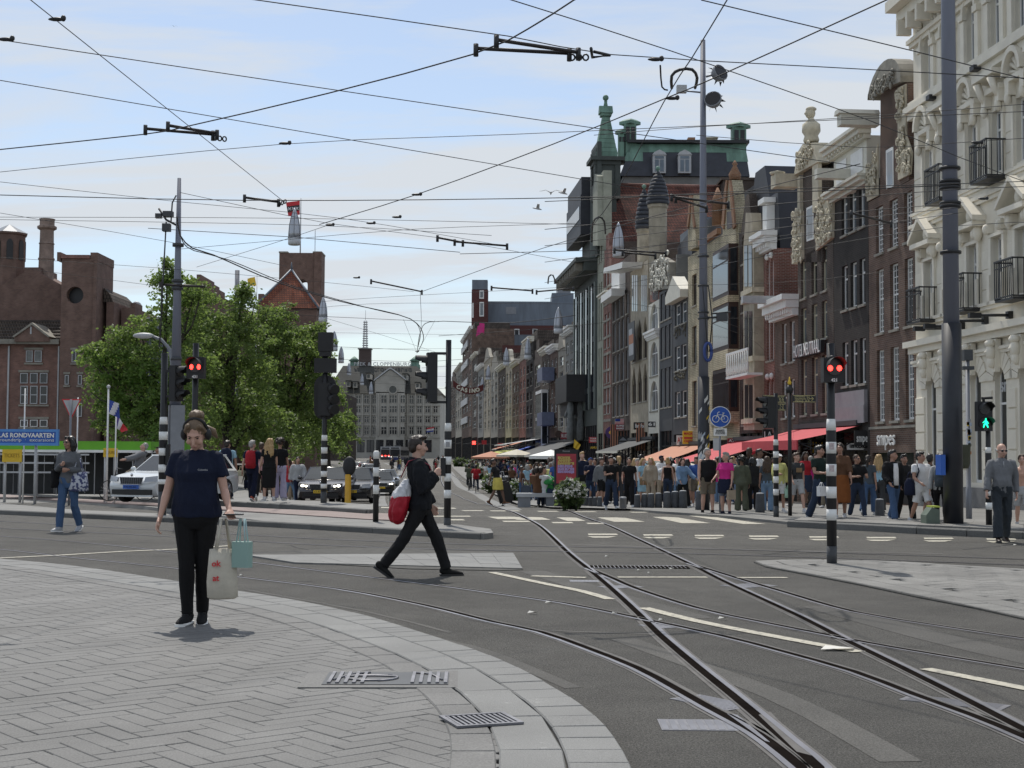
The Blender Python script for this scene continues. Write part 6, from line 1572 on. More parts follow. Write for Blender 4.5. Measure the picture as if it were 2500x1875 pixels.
zt=zof(405,845,42)-terr(42);m=MB();k=42/FPX;m.tube([(.1,0,0),(.1,0,zt-.6),(.02,0,zt-.1),(-.25,0,zt+.2),(-.55,0,zt+.3)],[.07,.06,.05,.045,.04],8);m.build('lamp_arm',M_galv,o)
MB().ball((-.78,0,zt+.31),(.32,.13,.09),12,7).build('lamp_head',M_lgrey,o)
o,g,r,Z=zebra_post('banded post carrying black signal backs left of the dark estate car',790,1240,(1062,1076),[(1092,1107),(1121,1135),(1150,1164),(1181,1192)],1200,top=860,w=15)
k=g.y/FPX
MB().box(-17*k,18*k,-.15,.15,Z(858),Z(812)).box(-14*k,14*k,-.13,.13,Z(870),Z(858)-.01).build('signal_back',M_black_sat,o);MB().box(-26*k,27*k,-.12,.12,Z(910),Z(875)).build('signal_back',M_black_sat,o)
m=MB();hw=27*k;zb,zt_=Z(1025),Z(915);m.prism([(hw*math.cos(t),zt_-hw+hw*math.sin(t))for t in np.linspace(0,PI,12)]+[(-hw*math.cos(t),zb+hw*.9-hw*.9*math.sin(t))for t in np.linspace(0,PI,12)],.02,.08);m.build('backboard',M_black_sat,o)
m=MB();m.box(-15*k,15*k,-.2,.02,Z(1015),Z(935));m.build('signal_head',M_black_sat,o)
for q in(948,972,996):MB().tube([(15*k,-.1,Z(q)),(28*k,-.3,Z(q)-.06)],[.14,.16],10).build('visor',M_black_sat,o)
zebra_post('short black and white banded post on the island tip left of the walking man',917,1285,(1104,1120),[(1141,1163),(1184,1206)],1243+40,top=None,w=14,name='marker_post')
o,g,r,Z=zebra_post('banded post with a side-on black traffic light right of the walking man',1092,1294,(1033,1053),[(1074,1095),(1115,1134),(1156,1175),(1196,1216)],1264,top=830,w=17)
b=signal_head(o,-.33,Z(982),.26,.98,3,yaw=R(-80));MB().box(-.36,0,-.03,.03,Z(985),Z(985)+.05).box(-.36,0,-.03,.03,Z(866),Z(866)+.05).build('signal_bracket',M_black,o)
MB().cbox((-.09,-.02,Z(1140)),(.10,.12,.36)).build('push_button_box',M_black_sat,o);MB().cbox((.0,-r*1.06,Z(1085)),(r*1.1,.006,.1)).build('sticker',st_m[1],o)
o,g,r,Z=zebra_post('banded post with a side-on signal in front of the red awnings',1895,1268,(1073,1087),[(1102,1117),(1133,1148),(1163,1179),(1194,1209)],1235,top=960,w=13)
b=signal_head(o,-.16,Z(1045),.26,.75,3,yaw=R(-75))
o,g,r,Z=zebra_post('banded post with the lit green walking-man signal beside the man in grey sweater',2415,1297,(1092,1106),[(1192,1210),(1227,1244)],1284,top=985,w=15)
b=signal_head(o,-.12,Z(1053),.30,.60,2,y=-.1)
m=MB();m.ball((0,-.13,.245),(.018,.01,.02),8,6);m.tube([(0,-.13,.225),(.005,-.13,.16)],[.018,.022],6).tube([(0,-.13,.16),(-.035,-.13,.12),(-.045,-.13,.07)],[.018,.016,.012],6).tube([(.005,-.13,.16),(.03,-.13,.11),(.045,-.13,.07)],[.018,.016,.012],6).tube([(0,-.13,.215),(.035,-.13,.18),(.05,-.13,.15)],.011,5).tube([(0,-.13,.215),(-.035,-.13,.19),(-.06,-.13,.165)],.011,5)
m.build('green_walking_man',E_green,b);text('373',M_lgrey,b,(0,-.105,.03),size=.05,ext=.001)
MB().tube([(.02,.05,.6),(.02,.05,.68)],.03,6).tube([(-.02,.05,.67),(.2,.05,.68)],.03,6).build('bracket',M_black_sat,b)
g=G(1929,1265);o=thing('finger_post','black finger post with golden direction lettering in front of the brick house','sign post',g);Y=g.y;k=Y/FPX;Z=lambda py:zof(1929,py,Y)-g.z
MB().lathe([(.05,0),(.045,Z(942))],12).lathe([(.08,Z(960)),(.1,Z(950)),(.05,Z(940))],10).build('pole',M_black,o);MB().lathe([(.03,Z(940)),(.05,Z(934)),(.02,Z(928)),(.008,Z(920))],8).build('gilt_finial',M_yellow,o)
M_gold=pm('gilt_lettering',(.55,.47,.22),.5,.1)
def finger(x0,x1,p0,p1,lines,arrow):
 b=MB().box(x0*k,x1*k,-.06,-.02,Z(p1),Z(p0)).build('direction_board',M_black,o);h_=Z(p0)-Z(p1);xm=(x0+x1)/2*k
 m=MB();t=.012
 for z in(Z(p1)+t,Z(p0)-2*t):m.box(x0*k+t,x1*k-t,-.064,-.061,z,z+t)
 m.build('gilt_border',M_gold,b)
 for i,s in enumerate(lines):text(s,M_gold,b,(xm-arrow*.05,-.064,Z(p0)-h_*(i+.75)/(len(lines)+.5)),size=.075,ext=.001,width=min((x1-x0)*k*.62,.055*len(s)))
 xa=(x1 if arrow>0 else x0)*k-arrow*.12;zc=(Z(p0)+Z(p1))/2
 m=MB();m.tube([(xa-.05,-.066,zc),(xa+.05,-.066,zc)],.008,4).tube([(xa+arrow*.01,-.066,zc+.05),(xa+arrow*.06,-.066,zc),(xa+arrow*.01,-.066,zc-.05)],.008,4);m.build('arrow',M_gold,b)
finger(-67,-10,965,984,['Oude Kerk  0,4','Dam  0,6','Beurs  0,3'],-1);finger(-67,-10,985,1003,['Rokin  1,2','Munt  1,5'],-1);finger(6,63,964,983,['Prinsenhof  0,2','Nieuwmarkt  0,7','Waag  0,8'],1)
g=G(1758,1257);o=thing('cycle_sign','round blue sign with white bicycle on grey pole beside the mid mast','road sign',g);Y=g.y;k=Y/FPX;Z=lambda py:zof(1758,py,Y)-g.z
MB().lathe([(.03,0),(.03,Z(992))],10).build('pole',M_galv,o)
d=MB().lathe([(26*k,0),(26*k,.012)],36).build('sign_disc',M_white,o,(0,-.05,Z(1018)),(PI/2,0,0));MB().lathe([(24.3*k,0),(24.3*k,.004)],36).build('blue_face',pm('sign_blue',(.012,.075,.36),.4,.05),o,(0,-.0635,Z(1018)),(PI/2,0,0))
m=MB();s=k;zc=Z(1018);y=-.072;tw=.85*k
def line(*pts):m.tube([(a*s,y,zc+b*s)for a,b in pts],tw,5)
for cx_ in(-11,11):line(*[(cx_+8*math.cos(t),-5+8*math.sin(t))for t in np.linspace(0,2*PI,20)])
line((-11,-5),(-6,10),(-4,12),(-1,12));line((-8,5),(6,5),(0,-6),(-8,5));line((0,-6),(11,-5),(6,5));line((6,5),(8,9));line((5,9.5),(11,9.5));line((0,-6),(2,-6))
m.build('bicycle_symbol',M_white,o)
sb=MB().box(-16*k,16*k,-.07,-.055,Z(1064),Z(1046)).build('sub_plate',M_white,o);text('SNORFIETS',M_black,sb,(0,-.073,Z(1052)),size=.08,ext=.001,width=20*k,bold=.003);text('UITGEZONDERD',M_black,sb,(0,-.073,Z(1058)),size=.08,ext=.001,width=24*k,bold=.002)
MB().box(-17*k,-3*k,-.04,-.03,Z(1100),Z(1070)).build('white_plate',M_lgrey,o)
g=P(168,1230,44);o=thing('yield_sign','grey back of a triangular yield sign with red rim, above the woman in jeans','road sign',(g.x,44,terr(44)));k=44/FPX;Z=lambda py:zof(168,py,44)-terr(44)
MB().lathe([(.035,0),(.035,Z(975))],8).build('pole',M_galv,o);MB().prism([(-20*k,Z(977)),(20*k,Z(977)),(0,Z(1018))],.04,.05).build('sign_back',M_lgrey,o);MB().prism([(-24*k,Z(974)),(24*k,Z(974)),(0,Z(1024))],.052,.06).build('red_rim',M_red,o)
def pole(label,px,py0,Y,name='flag_pole',r=.04,fin=True):
 g=P(px,1200,Y);o=thing(name,label,'flag pole',(g.x,Y,terr(Y)));z=zof(px,py0,Y)-terr(Y);MB().lathe([(r,0),(r*.7,z)],8).build('pole',M_white,o)
 if fin:MB().ball((0,0,z+.05),.07,8,5).build('finial',M_lgrey,o)
 return o
def flag_mesh(pts,amp=.08,n=10,mi=lambda u,v:0):
 """cloth panel through four corners with waves; u along the fly, v along the hoist"""
 m=MB();a,b,c,d=[Vector(p)for p in pts]
 V=[[None]*(n+1)for _ in range(n+1)]
 for i in range(n+1):
  for j in range(n+1):
   u,v=i/n,j/n;p=(a.lerp(b,u)).lerp(d.lerp(c,u),v);p.y+=amp*math.sin(u*9+v*2)*u;V[i][j]=p
 for i in range(n):
  for j in range(n):m.add([V[i][j],V[i+1][j],V[i+1][j+1],V[i][j+1]],[(0,1,2,3)],mi((i+.5)/n,(j+.5)/n),True)
 return m
pole('white flag pole with knob top, right of the blue boat-tour sign',260,948,48);pole('thin white pole crossing the blue boat-tour sign',56,948,47,'flag_pole',.03,False);pole('thin white pole behind the woman in jeans',186,970,49,'flag_pole',.03,False)
o2=pole('thin pole carrying the red, white and blue striped flag',280,1000,48.5,'flag_pole',.03,False)
M_fb=pm('flag_blue',(.03,.06,.28),.8,.1);M_fr=pm('flag_red',(.55,.04,.05),.8,.1);M_fw=pm('flag_white',(.6,.6,.62),.8,.1);M_pur=pm('flag_purple_blue',(.10,.07,.22),.8,.1)
def hang(name,label,Y,pxs,mats,mi,cat='flag'):
 c=[P(a,b,Y)for a,b in pxs];o=flag_mesh([q-c[0]for q in c],.06,10,mi).build(name,mats,None,c[0]);tag(o,label,cat);return o
hang('flag','blue and white flag fluttering from the knobbed pole by the trees',48.2,[(264,975),(290,985),(294,1022),(262,1008)],[M_fb,M_fw],lambda u,v:1 if.35<u+(v-.5)*.5<.75 else 0)
hang('flag','red, white and dark blue striped flag drooping left of the signal',48.7,[(283,1008),(312,1050),(298,1056),(281,1042)],[M_pur,M_fw,M_fr],lambda u,v:0 if u<.33 else(1 if u<.6 else 2))
fp=P(716,520,262);o=thing('city_flag_pole','thin flag pole beside the left-most rocket-shaped lamp','flag pole',(P(733,620,262).x,262,zof(733,617,262)));MB().lathe([(.12,0),(.08,zof(733,484,262)-zof(733,617,262))],6).build('pole',M_lgrey,o)
hang('city_flag','red city flag with black band and three white crosses behind the hanging lamp',262,[(732,490),(698,494),(704,528),(732,524)],[M_fr,M_black,M_fw],lambda u,v:1 if.33<v<.67 else 0)
for k in range(3):
 q=P(725-k*9,509+k*.6,261.5);m=MB();s=.26;m.tube([(-s,0,-s),(s,0,s)],.1,4).tube([(-s,0,s),(s,0,-s)],.1,4);o=m.build('flag_cross',M_fw,bpy.data.objects['city_flag']);o.location=q-bpy.data.objects['city_flag'].location
o=pole('pole with ragged yellow flag above the trees',620,670,120,'flag_pole',.05,False);hang('flag','ragged yellow flag above the trees',120,[(622,676),(604,680),(606,698),(626,697)],[M_yellow],lambda u,v:0)
hang('flag','pair of magenta banner flags near the slim brick tower',230,[(1180,790),(1166,796),(1162,822),(1177,812)],[pm('magenta_cloth',(.55,.04,.22),.8,.1)],lambda u,v:0)
hang('flag','second magenta banner flag beside the slim brick tower',231,[(1170,788),(1183,790),(1182,815),(1172,808)],[pm('magenta_cloth',(.55,.04,.22),.8,.1)],lambda u,v:0)
hang('flag','small red, white and blue flag in front of the department store',300,[(1042,1045),(1060,1042),(1058,1054),(1041,1056)],[M_fr,M_fw,M_fb],lambda u,v:int(v*2.99))
# ---- overhead wires: each runs at its true height above the street
def PZ(px,py,z):
 d=ray(px,py);t=(z-CAM_H)/d.z;return Vector((d.x*t,d.y*t,z))
def wire(pxs,z,label,r=.0075,grp='overhead tram wires',mat=None,name='overhead_wire',sag=.0):
 zs=z if isinstance(z,(list,tuple))else[z]*len(pxs)
 pts=[PZ(a,b,q)for(a,b),q in zip(pxs,zs)]
 cp=pts
 if len(pts)>2:pts=smooth_line(pts,1.2)
 out_=lambda q:q[0]<0 or q[0]>2500 or q[1]<0
 if out_(pxs[0]):pts=[pts[0]+(cp[0]-cp[1]).normalized()*18]+pts
 if out_(pxs[-1]):pts=pts+[pts[-1]+(cp[-1]-cp[-2]).normalized()*18]
 m=MB();c=pts[0];m.tube([p-c for p in pts],r*.85,6);o=m.build(name,mat or M_wire,None,c,fix=False)
 return tag(o,label,'overhead wire',grp)
H=6.0
wire([(20,-45),(75,0),(690,490)],H,'span wire slanting down from the top left corner to the city flag',.006)
wire([(-60,88),(0,97),(720,205),(1447,312),(2125,410)],6.6,'long span wire from the upper left towards the copper spire')
wire([(-60,187),(0,196),(700,315),(1418,437),(1560,460)],6.6,'second span wire from the left ending at the dark green tower')
wire([(-80,374),(0,365),(350,328),(463,307),(800,228),(1153,133),(1290,70),(1401,0),(1470,-40)],H,'thick contact wire curving up from the left through two insulator rods',.010)
wire([(-60,427),(0,420),(690,352),(1250,328),(2100,290),(2600,268)],6.3,'thin span wire crossing the sky at mid height above the left mast',.006)
wire([(560,-10),(627,0),(1240,88),(1490,133),(2000,163),(2600,196)],6.5,'span wire from the top centre to the upper right beside the insulator rods')
wire([(1190,-18),(1249,0),(1640,125),(2125,295),(2345,385),(2600,480)],6.6,'wire descending across the blue sky to the thick mast')
wire([(1712,0),(1850,33),(2236,126),(2600,218)],6.4,'wire across the top right corner in front of the hotel')
wire([(1800,-40),(1775,0),(1690,140),(1620,250),(1500,478),(1440,560)],H,'steep contact wire passing beside the slim mast',.009)
wire([(2230,-35),(2164,0),(1740,192),(1620,242),(1350,352),(1017,475),(780,548)],H,'contact wire rising from the street to the top right',.009)
wire([(-60,474),(0,476),(600,489),(1250,485),(1900,470),(2320,452)],H,'thick contact wire running level across the whole picture',.010)
wire([(-60,438),(0,444),(430,492),(840,534),(1230,600)],6.5,'thin wire falling from the left across the left mast',.006)
wire([(-60,512),(0,520),(410,590),(700,650)],6.5,'thin wire falling from the left behind the chimney',.006)
wire([(440,470),(800,545),(1068,580),(1400,640)],6.4,'thin wire from the top of the left mast to the right',.006)
wire([(-60,528),(0,530),(720,533),(1405,548),(1700,556)],6.2,'level wire just under the thick contact wire',.006)
wire([(-40,534),(0,536),(760,550),(1200,575)],6.2,'level wire passing the top of the tall chimney',.006)
wire([(440,608),(690,586),(1000,560),(1405,545)],6.3,'wire rising to the right in front of the clock tower',.006)
wire([(480,652),(680,590),(800,550)],6.3,'short slanting wire left of the rocket-shaped lamp',.006)
wire([(-40,620),(0,628),(400,655),(800,690),(1010,712)],6.3,'wire across the round tower opening',.006)
wire([(-40,645),(0,648),(380,698)],6.3,'wire from the left edge to the bracket of the left mast',.006)
wire([(432,530),(440,575),(470,606),(520,622),(680,690),(836,737),(972,768),(1018,790),(1034,825),(1020,860)],6.6,'heavy sagging feeder cable from the left mast to the middle of the street',.020,name='feeder_cable')
wire([(434,545),(446,590),(474,612),(560,635),(720,700),(900,752),(1000,778),(1026,812),(1018,858)],6.62,'second sagging feeder cable beside the first',.014,name='feeder_cable')
wire([(1018,862),(1026,812),(1048,786),(1130,786),(1250,788),(1405,770)],6.6,'feeder cable looping off to the dark green building',.016,name='feeder_cable')
wire([(1026,712),(1028,800),(1018,860)],[6.5,6.4,6.2],'hanging dropper above the middle of the street',.008)
wire([(1018,862),(985,780)],[6.1,6.4],'left stay of the hanging junction',.006);wire([(1018,862),(1062,782)],[6.1,6.4],'right stay of the hanging junction',.006)
wire([(1030,712),(1250,632),(1400,583),(1700,500),(2100,400)],H,'contact wire rising to the right from the hanging dropper',.008)
wire([(500,760),(800,735),(1000,722),(1400,700)],6.2,'thin level wire above the far street',.006)
wire([(640,770),(900,742),(1420,742)],6.2,'thin level wire crossing the far brick tower',.006)
wire([(790,775),(900,808),(1010,842),(1100,872)],6.2,'thin wire falling towards the casino banner',.006)
wire([(800,812),(1400,822)],6.4,'thin level wire above the department store mast',.006);wire([(820,852),(1395,850)],6.6,'lowest thin wire in front of the department store roof',.006)
for k,(y0,y1,lab)in enumerate([(449,492,'uppermost wire from the thick mast to the slim mast'),(463,560,'second wire from the thick mast sloping left past the gables'),(497,600,'third wire from the thick mast sloping left'),(508,640,'fourth wire from the thick mast sloping down left'),(522,690,'fifth wire from the thick mast sloping down left'),(552,730,'lowest wire from the right edge sloping down past the hotel')]):
 x0=2600 if k in(0,1,5)else 2325;yr=y0-(10 if k in(0,1,5)else 0)
 wire([(x0,yr),(2325,y0),(1900,y0+(y1-y0)*.40-4),(1500,y0+(y1-y0)*.82),(1330,y1)],6.0+.12*k,lab,.008)
wire([(2600,330),(2345,348),(2100,360),(1700,330)],6.8,'span wire tied to the thick mast in front of the hotel cornice',.006)
wire([(2600,246),(2150,282),(1700,310),(1450,330)],6.9,'thin wire from the hotel over the gable roofs',.006)
wire([(1405,640),(1700,600),(2230,540)],6.1,'wire to the wall hooks of the brown house',.006)
wire([(1405,700),(1900,690),(2226,655)],6.1,'wire to the lower wall hook beside the hotel',.006)
wire([(1720,778),(1960,770),(2230,720)],6.0,'low wire from the slim mast to the hotel corner',.006)
wire([(1740,790),(1850,840),(1905,915)],5.5,'slack low wire from the switch box of the slim mast',.006)
wire([(1500,735),(1716,772),(1850,815)],5.6,'low wire crossing at the switch box of the slim mast',.006)
wire([(2060,905),(2230,905),(2310,882)],5.2,'low wire under the hotel balconies',.006)
def rods(label,segs,z,tail=None,r=.022):
 c=PZ(*segs[0][0],z);o=thing('section_insulator',label,'insulator',c,0,'insulator rods on the overhead wires')
 for a,b in segs:
  p,q=PZ(*a,z+.04)-c,PZ(*b,z+.04)-c
  rod=MB().tube([p,q],r,8).build('rod',M_ins,o)
  for e in(p,q):MB().tube([e-Vector((0,0,.09)),e+Vector((0,0,.05))],r*1.3,8).build('end_clamp',M_iron,rod)
 if tail:
  m=MB()
  for i in range(3):
   t=PZ(tail[0]+(tail[2]-tail[0])*i/3,tail[1]+(tail[3]-tail[1])*i/3,z)-c;u=PZ(tail[0]+(tail[2]-tail[0])*(i+.8)/3,tail[1]+(tail[3]-tail[1])*(i+.8)/3,z)-c
   w=(u-t);mid=(t+u)/2;m.tube([mid+w*.5*math.cos(s)+Vector((0,0,.035*math.sin(s)))for s in np.linspace(0,2*PI,10)],.011,5)
  m.build('chain',M_iron,o)
 return o
rods('largest pair of black insulator rods, high above the middle of the street',[((1162,118),(1390,130)),((1212,97),(1412,128))],H,(1390,140,1440,140));
o=MB();c=PZ(1442,140,H);o.tube([PZ(1443,118,H)-c,PZ(1446,140,H)-c,PZ(1488,135,H)-c,PZ(1450,126,H)-c],.018,6);tag(o.build('tension_hook',M_iron,None,c),'black hook at the end of the largest insulator rods','hook')
rods('pair of black insulator rods on the left sky wire',[((355,314),(520,328)),((410,306),(530,326))],H,(520,336,555,340));rods('single insulator rod left of the city flag',[((597,482),(680,493))],H,(680,500,700,490))
rods('pair of thin insulator rods above the brick tower of the far street',[((1068,580),(1130,592)),((1110,590),(1238,600))],H);rods('dark insulator rod above the department store',[((906,686),(1030,712))],6.2);rods('pair of insulator rods left of the dark green building',[((1200,702),(1300,710)),((1310,712),(1400,704))],6.2)
rods('double insulator rods crossing the slim mast',[((1640,480),(1778,498)),((1650,484),(1725,508))],6.1);rods('double insulator rods in front of the rocket-shaped lamp',[((1500,610),(1625,618)),((1520,616),(1600,624))],6.1);rods('insulator rod pointing right in front of the dark gable house',[((2078,520),(2176,545))],6.1)
for(px,py,lab)in((138,47,'black tensioner on the slanting wire at the upper left'),(695,350,'tensioner on the thin wire left of centre'),(1017,475,'clamp where the rising contact wire ends'),(968,530,'small tensioner on the level wire'),(905,545,'tensioner right of the rocket-shaped lamp'),(805,549,'tensioner at the end of the falling wire'),(1640,240,'clamp where two contact wires cross'),(1600,145,'clamp beside the top of the slim mast'),(14,96,'tensioner at the left edge'),(2385,348,'tensioner on the hotel span wire'),(2400,485,'tensioner right of the thick mast'),(1018,858,'dark knot of the hanging junction over the street'),(870,678,'small tensioner above the tall signal back')):
 c=PZ(px,py,H);m=MB();m.ball((0,0,0),(.09,.03,.022),8,6).ball((.07,0,.01),(.03,.025,.035),6,5);tag(m.build('wire_tensioner',M_iron,None,c),lab,'tensioner','tensioners on the overhead wires')
for pxs,lab in(([(1640,215),(1640,185),(1660,170),(1690,170),(1702,190),(1697,215)],'black cable loop left of the slim mast'),([(1445,590),(1447,545),(1462,530),(1475,540),(1478,570)],'black cable loop beside the dark green building'),([(1338,692),(1340,675),(1350,672),(1356,690)],'small cable loop above the far street')):
 wire(pxs,6.1,lab,.022,None,name='cable_loop')
m_=wire([(1612,160),(1616,212),(1630,220)],6.1,'hanging link left of the slim mast',.012,None,name='hanging_link')
# ---- hanging rocket-shaped street lamps along both sides
M_lampsil=pm('silver_lamp_shell',(.42,.44,.48),.35,.1,metal=.35,streak=True)
lampmb=MB().lathe([(.01,1.05),(.10,.86),(.22,.50),(.30,.10),(.335,-.35),(.34,-.55)],16)
lampme=lampmb.mesh('shell',M_lampsil);bandme=MB().lathe([(.36,-.60),(.36,-.54)],16).mesh('ring',M_grey);botme=MB().lathe([(.30,-1.0),(.345,-.95),(.34,-.605)],16).mesh('diffuser',pm('frosted_lamp_glass',(.5,.52,.54),.4,.1))
ribme=MB().tube([(0,-.10,.86),(0,-.225,.5),(0,-.305,.1),(0,-.34,-.35),(0,-.345,-.55)],.012,4).mesh('rib',M_dkgrey)
side=[]
for i,(px,y0,y1,lab)in enumerate([(1510,542,630,'largest silver rocket-shaped lamp, in front of the red brick house'),(1363,750,815,'second rocket-shaped lamp on the right, left of the dark green office'),(1289,825,878,'third rocket-shaped lamp on the right-hand side'),(1236,849,893,'fourth rocket-shaped lamp on the right, before the dark red gable'),(1192,892,929,'fifth rocket-shaped lamp on the right-hand side'),(1178,921,953,'sixth rocket-shaped lamp on the right-hand side'),(1168,939,969,'seventh rocket-shaped lamp, above the casino banner end'),(1154,957,979,'eighth small rocket-shaped lamp on the right'),(1137,968,988,'smallest rocket-shaped lamp on the right'),(719,508,600,'large rocket-shaped lamp in front of the city flag'),(789,724,787,'rocket-shaped lamp at the right edge of the trees'),(816,807,858,'rocket-shaped lamp right of the signal back'),(833,845,887,'rocket-shaped lamp left of the department store tower'),(852,885,918,'rocket-shaped lamp before the store roof'),(884,912,941,'small rocket-shaped lamp before the store windows'),(906,932,963,'small rocket-shaped lamp beside the store gable')]):
 Hh=2.3;Y=Hh*FPX/(y1-y0);c=P(px,(y0+y1)/2,Y);s=Hh/2.05
 o=thing('hanging_lamp',lab,'street lamp',c,random.uniform(0,1),'rocket-shaped hanging street lamps');o.scale=(s,s,s)
 put('shell',lampme,o);put('ring',bandme,o);put('diffuser',botme,o)
 for k in range(6):put('rib',ribme,o,None,(0,0,k*PI/3))
 side.append((px<1000,c,s,lab))
for lft_,c,s,lab in side:
 z=c.z-.56*s
 xf=FD+FVX*c.y;xe=xf if not lft_ else c.x-9
 other=min([q for l2,q,_,_ in side if l2!=lft_],key=lambda q:abs(q.y-c.y))
 x2=other.x
 m=MB();m.tube([(xe-c.x,0,.5),(0,0,0)],.02,5).tube([(0,0,0),((x2-c.x)*.5,(other.y-c.y)*.5,-.6)],.02,5)
 tag(m.build('lamp_span_wire',M_wire,None,(c.x,c.y,z)),'span wire of the '+lab,'overhead wire','lamp span wires')
for(px,py,Y,s,lab)in((1345,472,60,.5,'small gull wheeling left of the dark green tower'),(1375,472,55,.55,'gull with raised wings left of the dark green tower'),(1312,510,50,.5,'gull gliding above the far street'),(425,65,60,.16,'tiny bird high in the upper left sky')):
 c=P(px,py,Y);m=MB();m.tube([(-.25,0,0),(0,0,.02),(.22,0,0)],[.02,.06,.02],6)
 for sg in(-1,1):m.add([(-.08,0,.03),(.1,0,.03),(.06,sg*.3,.22),(-.05,sg*.32,.2),(.02,sg*.7,.12),(-.02,sg*.7,.12)],[(0,1,2,3),(3,2,4,5)])
 o=m.build('gull',M_lgrey,None,c,(0,.2,1.2+px));o.scale=(s*1.4,)*3;tag(o,lab,'bird')
bn=thing('casino_banner','curved dark red banner with CASINO in white letters hung across the street','banner',P(1144,948,225));k=225/FPX
xs=np.linspace(-38,36,13);mm=MB();top=[(x*k,0,(9-16*(1-((x+1)/38)**2)*.9-(x*.12))*k)for x in xs]
for i in range(12):
 a,b=top[i],top[i+1];mm.add([(a[0],0,a[2]+7*k),(b[0],0,b[2]+7*k),(b[0],0,b[2]-9*k),(a[0],0,a[2]-9*k)],[(0,1,2,3)])
mm.build('cloth',pm('dark_red_banner',(.10,.02,.02),.8,.1),bn)
for ch,x in zip('CASINO',(-25,-15,-6,3,12,22)):
 zc=(9-16*(1-((x+1)/38)**2)*.9-x*.12-1)*k
 t=text(ch,M_offwhite,bn,(x*k,-.03,zc),size=13*k,ext=.01,bold=.05)
MB().tube([(-40*k,.02,10*k),(-58*k,.02,14*k)],.03,4).tube([(36*k,.02,5*k),(60*k,.02,20*k)],.03,4).build('rope',M_wire,bn)
# ============================================================ STREET FURNITURE
bol=MB().lathe([(.19,0),(.185,.25),(.165,.72),(.16,.80),(.13,.84)],16)
bolme=bol.mesh('shaft',pm('dark_concrete_bollard',(.075,.08,.088),.8,.25,scale=5,bump=.2));bolcap=MB().lathe([(.155,.805),(.13,.845),(.04,.856)],16).mesh('cap',pm('pale_bollard_top',(.40,.41,.42),.8,.15))
def bollard(px,base,top,label,group):
 g=G(px,base);s=(base-top)*g.y/FPX/.85
 o=thing('bollard',label,'bollard',g,0,group);o.scale=(s,s,s)
 put('shaft',bolme,o);put('cap',bolcap,o)
R4=lambda x,y:(1200+x/3.16,1050+y/3.16)
ords=['leftmost','second','third','fourth','fifth','sixth','rightmost']
for i,(x,t,b_)in enumerate([(1125,497,614),(1180,491,614),(1230,489,615),(1288,485,615),(1355,477,616),(1416,472,616),(1477,466,617)]):bollard(R4(x,0)[0],R4(0,b_)[1],R4(0,t)[1],f'{ords[i]} dark bollard of the row of seven right of the steel bin','bollards along the pavement edge')
for i,(x,t,b_)in enumerate([(640,516,590),(671,516,592),(699,516,594),(727,516,596),(763,517,598),(798,516,600),(835,514,604)]):bollard(R4(x,0)[0],R4(0,b_)[1],R4(0,t)[1],f'{ords[i]} bollard of the closely set row left of the steel bin','bollards along the pavement edge')
for i,(x,t,b_)in enumerate([(408,502,585),(432,503,585),(458,503,586),(483,504,587)]):bollard(R4(x,0)[0],R4(0,b_)[1],R4(0,t)[1],f'{ords[i]} of four bollards left of the large flowering bush','bollards along the pavement edge')
for i,(x,t,b_)in enumerate([(130,418,500),(145,420,502),(160,424,505),(175,428,508)]):bollard(R4(x,0)[0],R4(0,b_)[1],R4(0,t)[1],f'{ords[i]} small bollard beside the dark litter bin far left of the row','bollards along the pavement edge')
bollard(*[R4(1608,0)[0],R4(0,632)[1],R4(0,466)[1]],'single broad bollard beside the man in the black vest','single bollards');bollard(R4(2072,0)[0],R4(0,652)[1],R4(0,485)[1],'single bollard left of the banded post before the red awning','single bollards');bollard(2148,1272,1218,'single bollard left of the man in the black jacket','single bollards')
for i,px in enumerate((1245,1262,1290)):pass
def bin_(px,base,top,w,label,mat,name='litter_bin'):
 g=G(px,base);k=g.y/FPX;o=thing(name,label,'litter bin',g);h=(base-top)*k;r=w*k/2
 MB().lathe([(r*.92,0),(r,.04),(r,h*.84),(r*1.05,h*.85),(r*1.05,h*.9)],18).build('drum',mat,o);MB().lathe([(r*1.02,h*.9),(r*1.02,h*.97),(r*.6,h)],18).build('lid',M_lgrey,o)
 return o
bin_(1521,1246,1213,17,'round brushed steel litter bin between the bollard rows',pm('brushed_steel',(.22,.22,.23),.4,.2,metal=.4))
bin_(1236,1203,1162,17,'tall dark litter bin with pale lid left of the flowering bush',M_dkgrey)
g=G(1382,1236);o=thing('advertising_panel','black illuminated-style advertising panel with red poster behind the large flowering bush','advertising panel',(P(1382,1200,44).x,44,terr(44)+.05));k=44/FPX;Z=lambda py:zof(1382,py,44)-o.location.z
MB().box(-29*k,29*k,-.08,.08,0,Z(1098)).build('case',M_black,o);MB().box(-29*k,29*k,-.09,.09,Z(1106),Z(1097)).build('header',M_black_sat,o)
po=MB().box(-24*k,24*k,-.10,-.082,Z(1180),Z(1108)).build('poster',pm('poster_red',(.36,.035,.05),.5,.08),o)
My=pm('poster_yellow_ink',(.55,.42,.12),.6,.05);Mv=pm('poster_lilac_ink',(.42,.30,.55),.6,.05)
for i,(s,m_)in enumerate([('ECHTE',My),('AMSTER',My),('DAMMERS',My),('HELPEN',Mv),('HUN BUREN',Mv),('EEN HANDJE',Mv)]):
 w=min(40,6.0*len(s))*k;t=text(s,m_,po,(-21*k+w/2,-.108,Z(1118+i*6.8)),size=7.2*k,width=w,ext=.002,bold=.01)
text('Damrak',M_lgrey,o,(0,-.095,Z(1101.5)),size=.07,ext=.001)
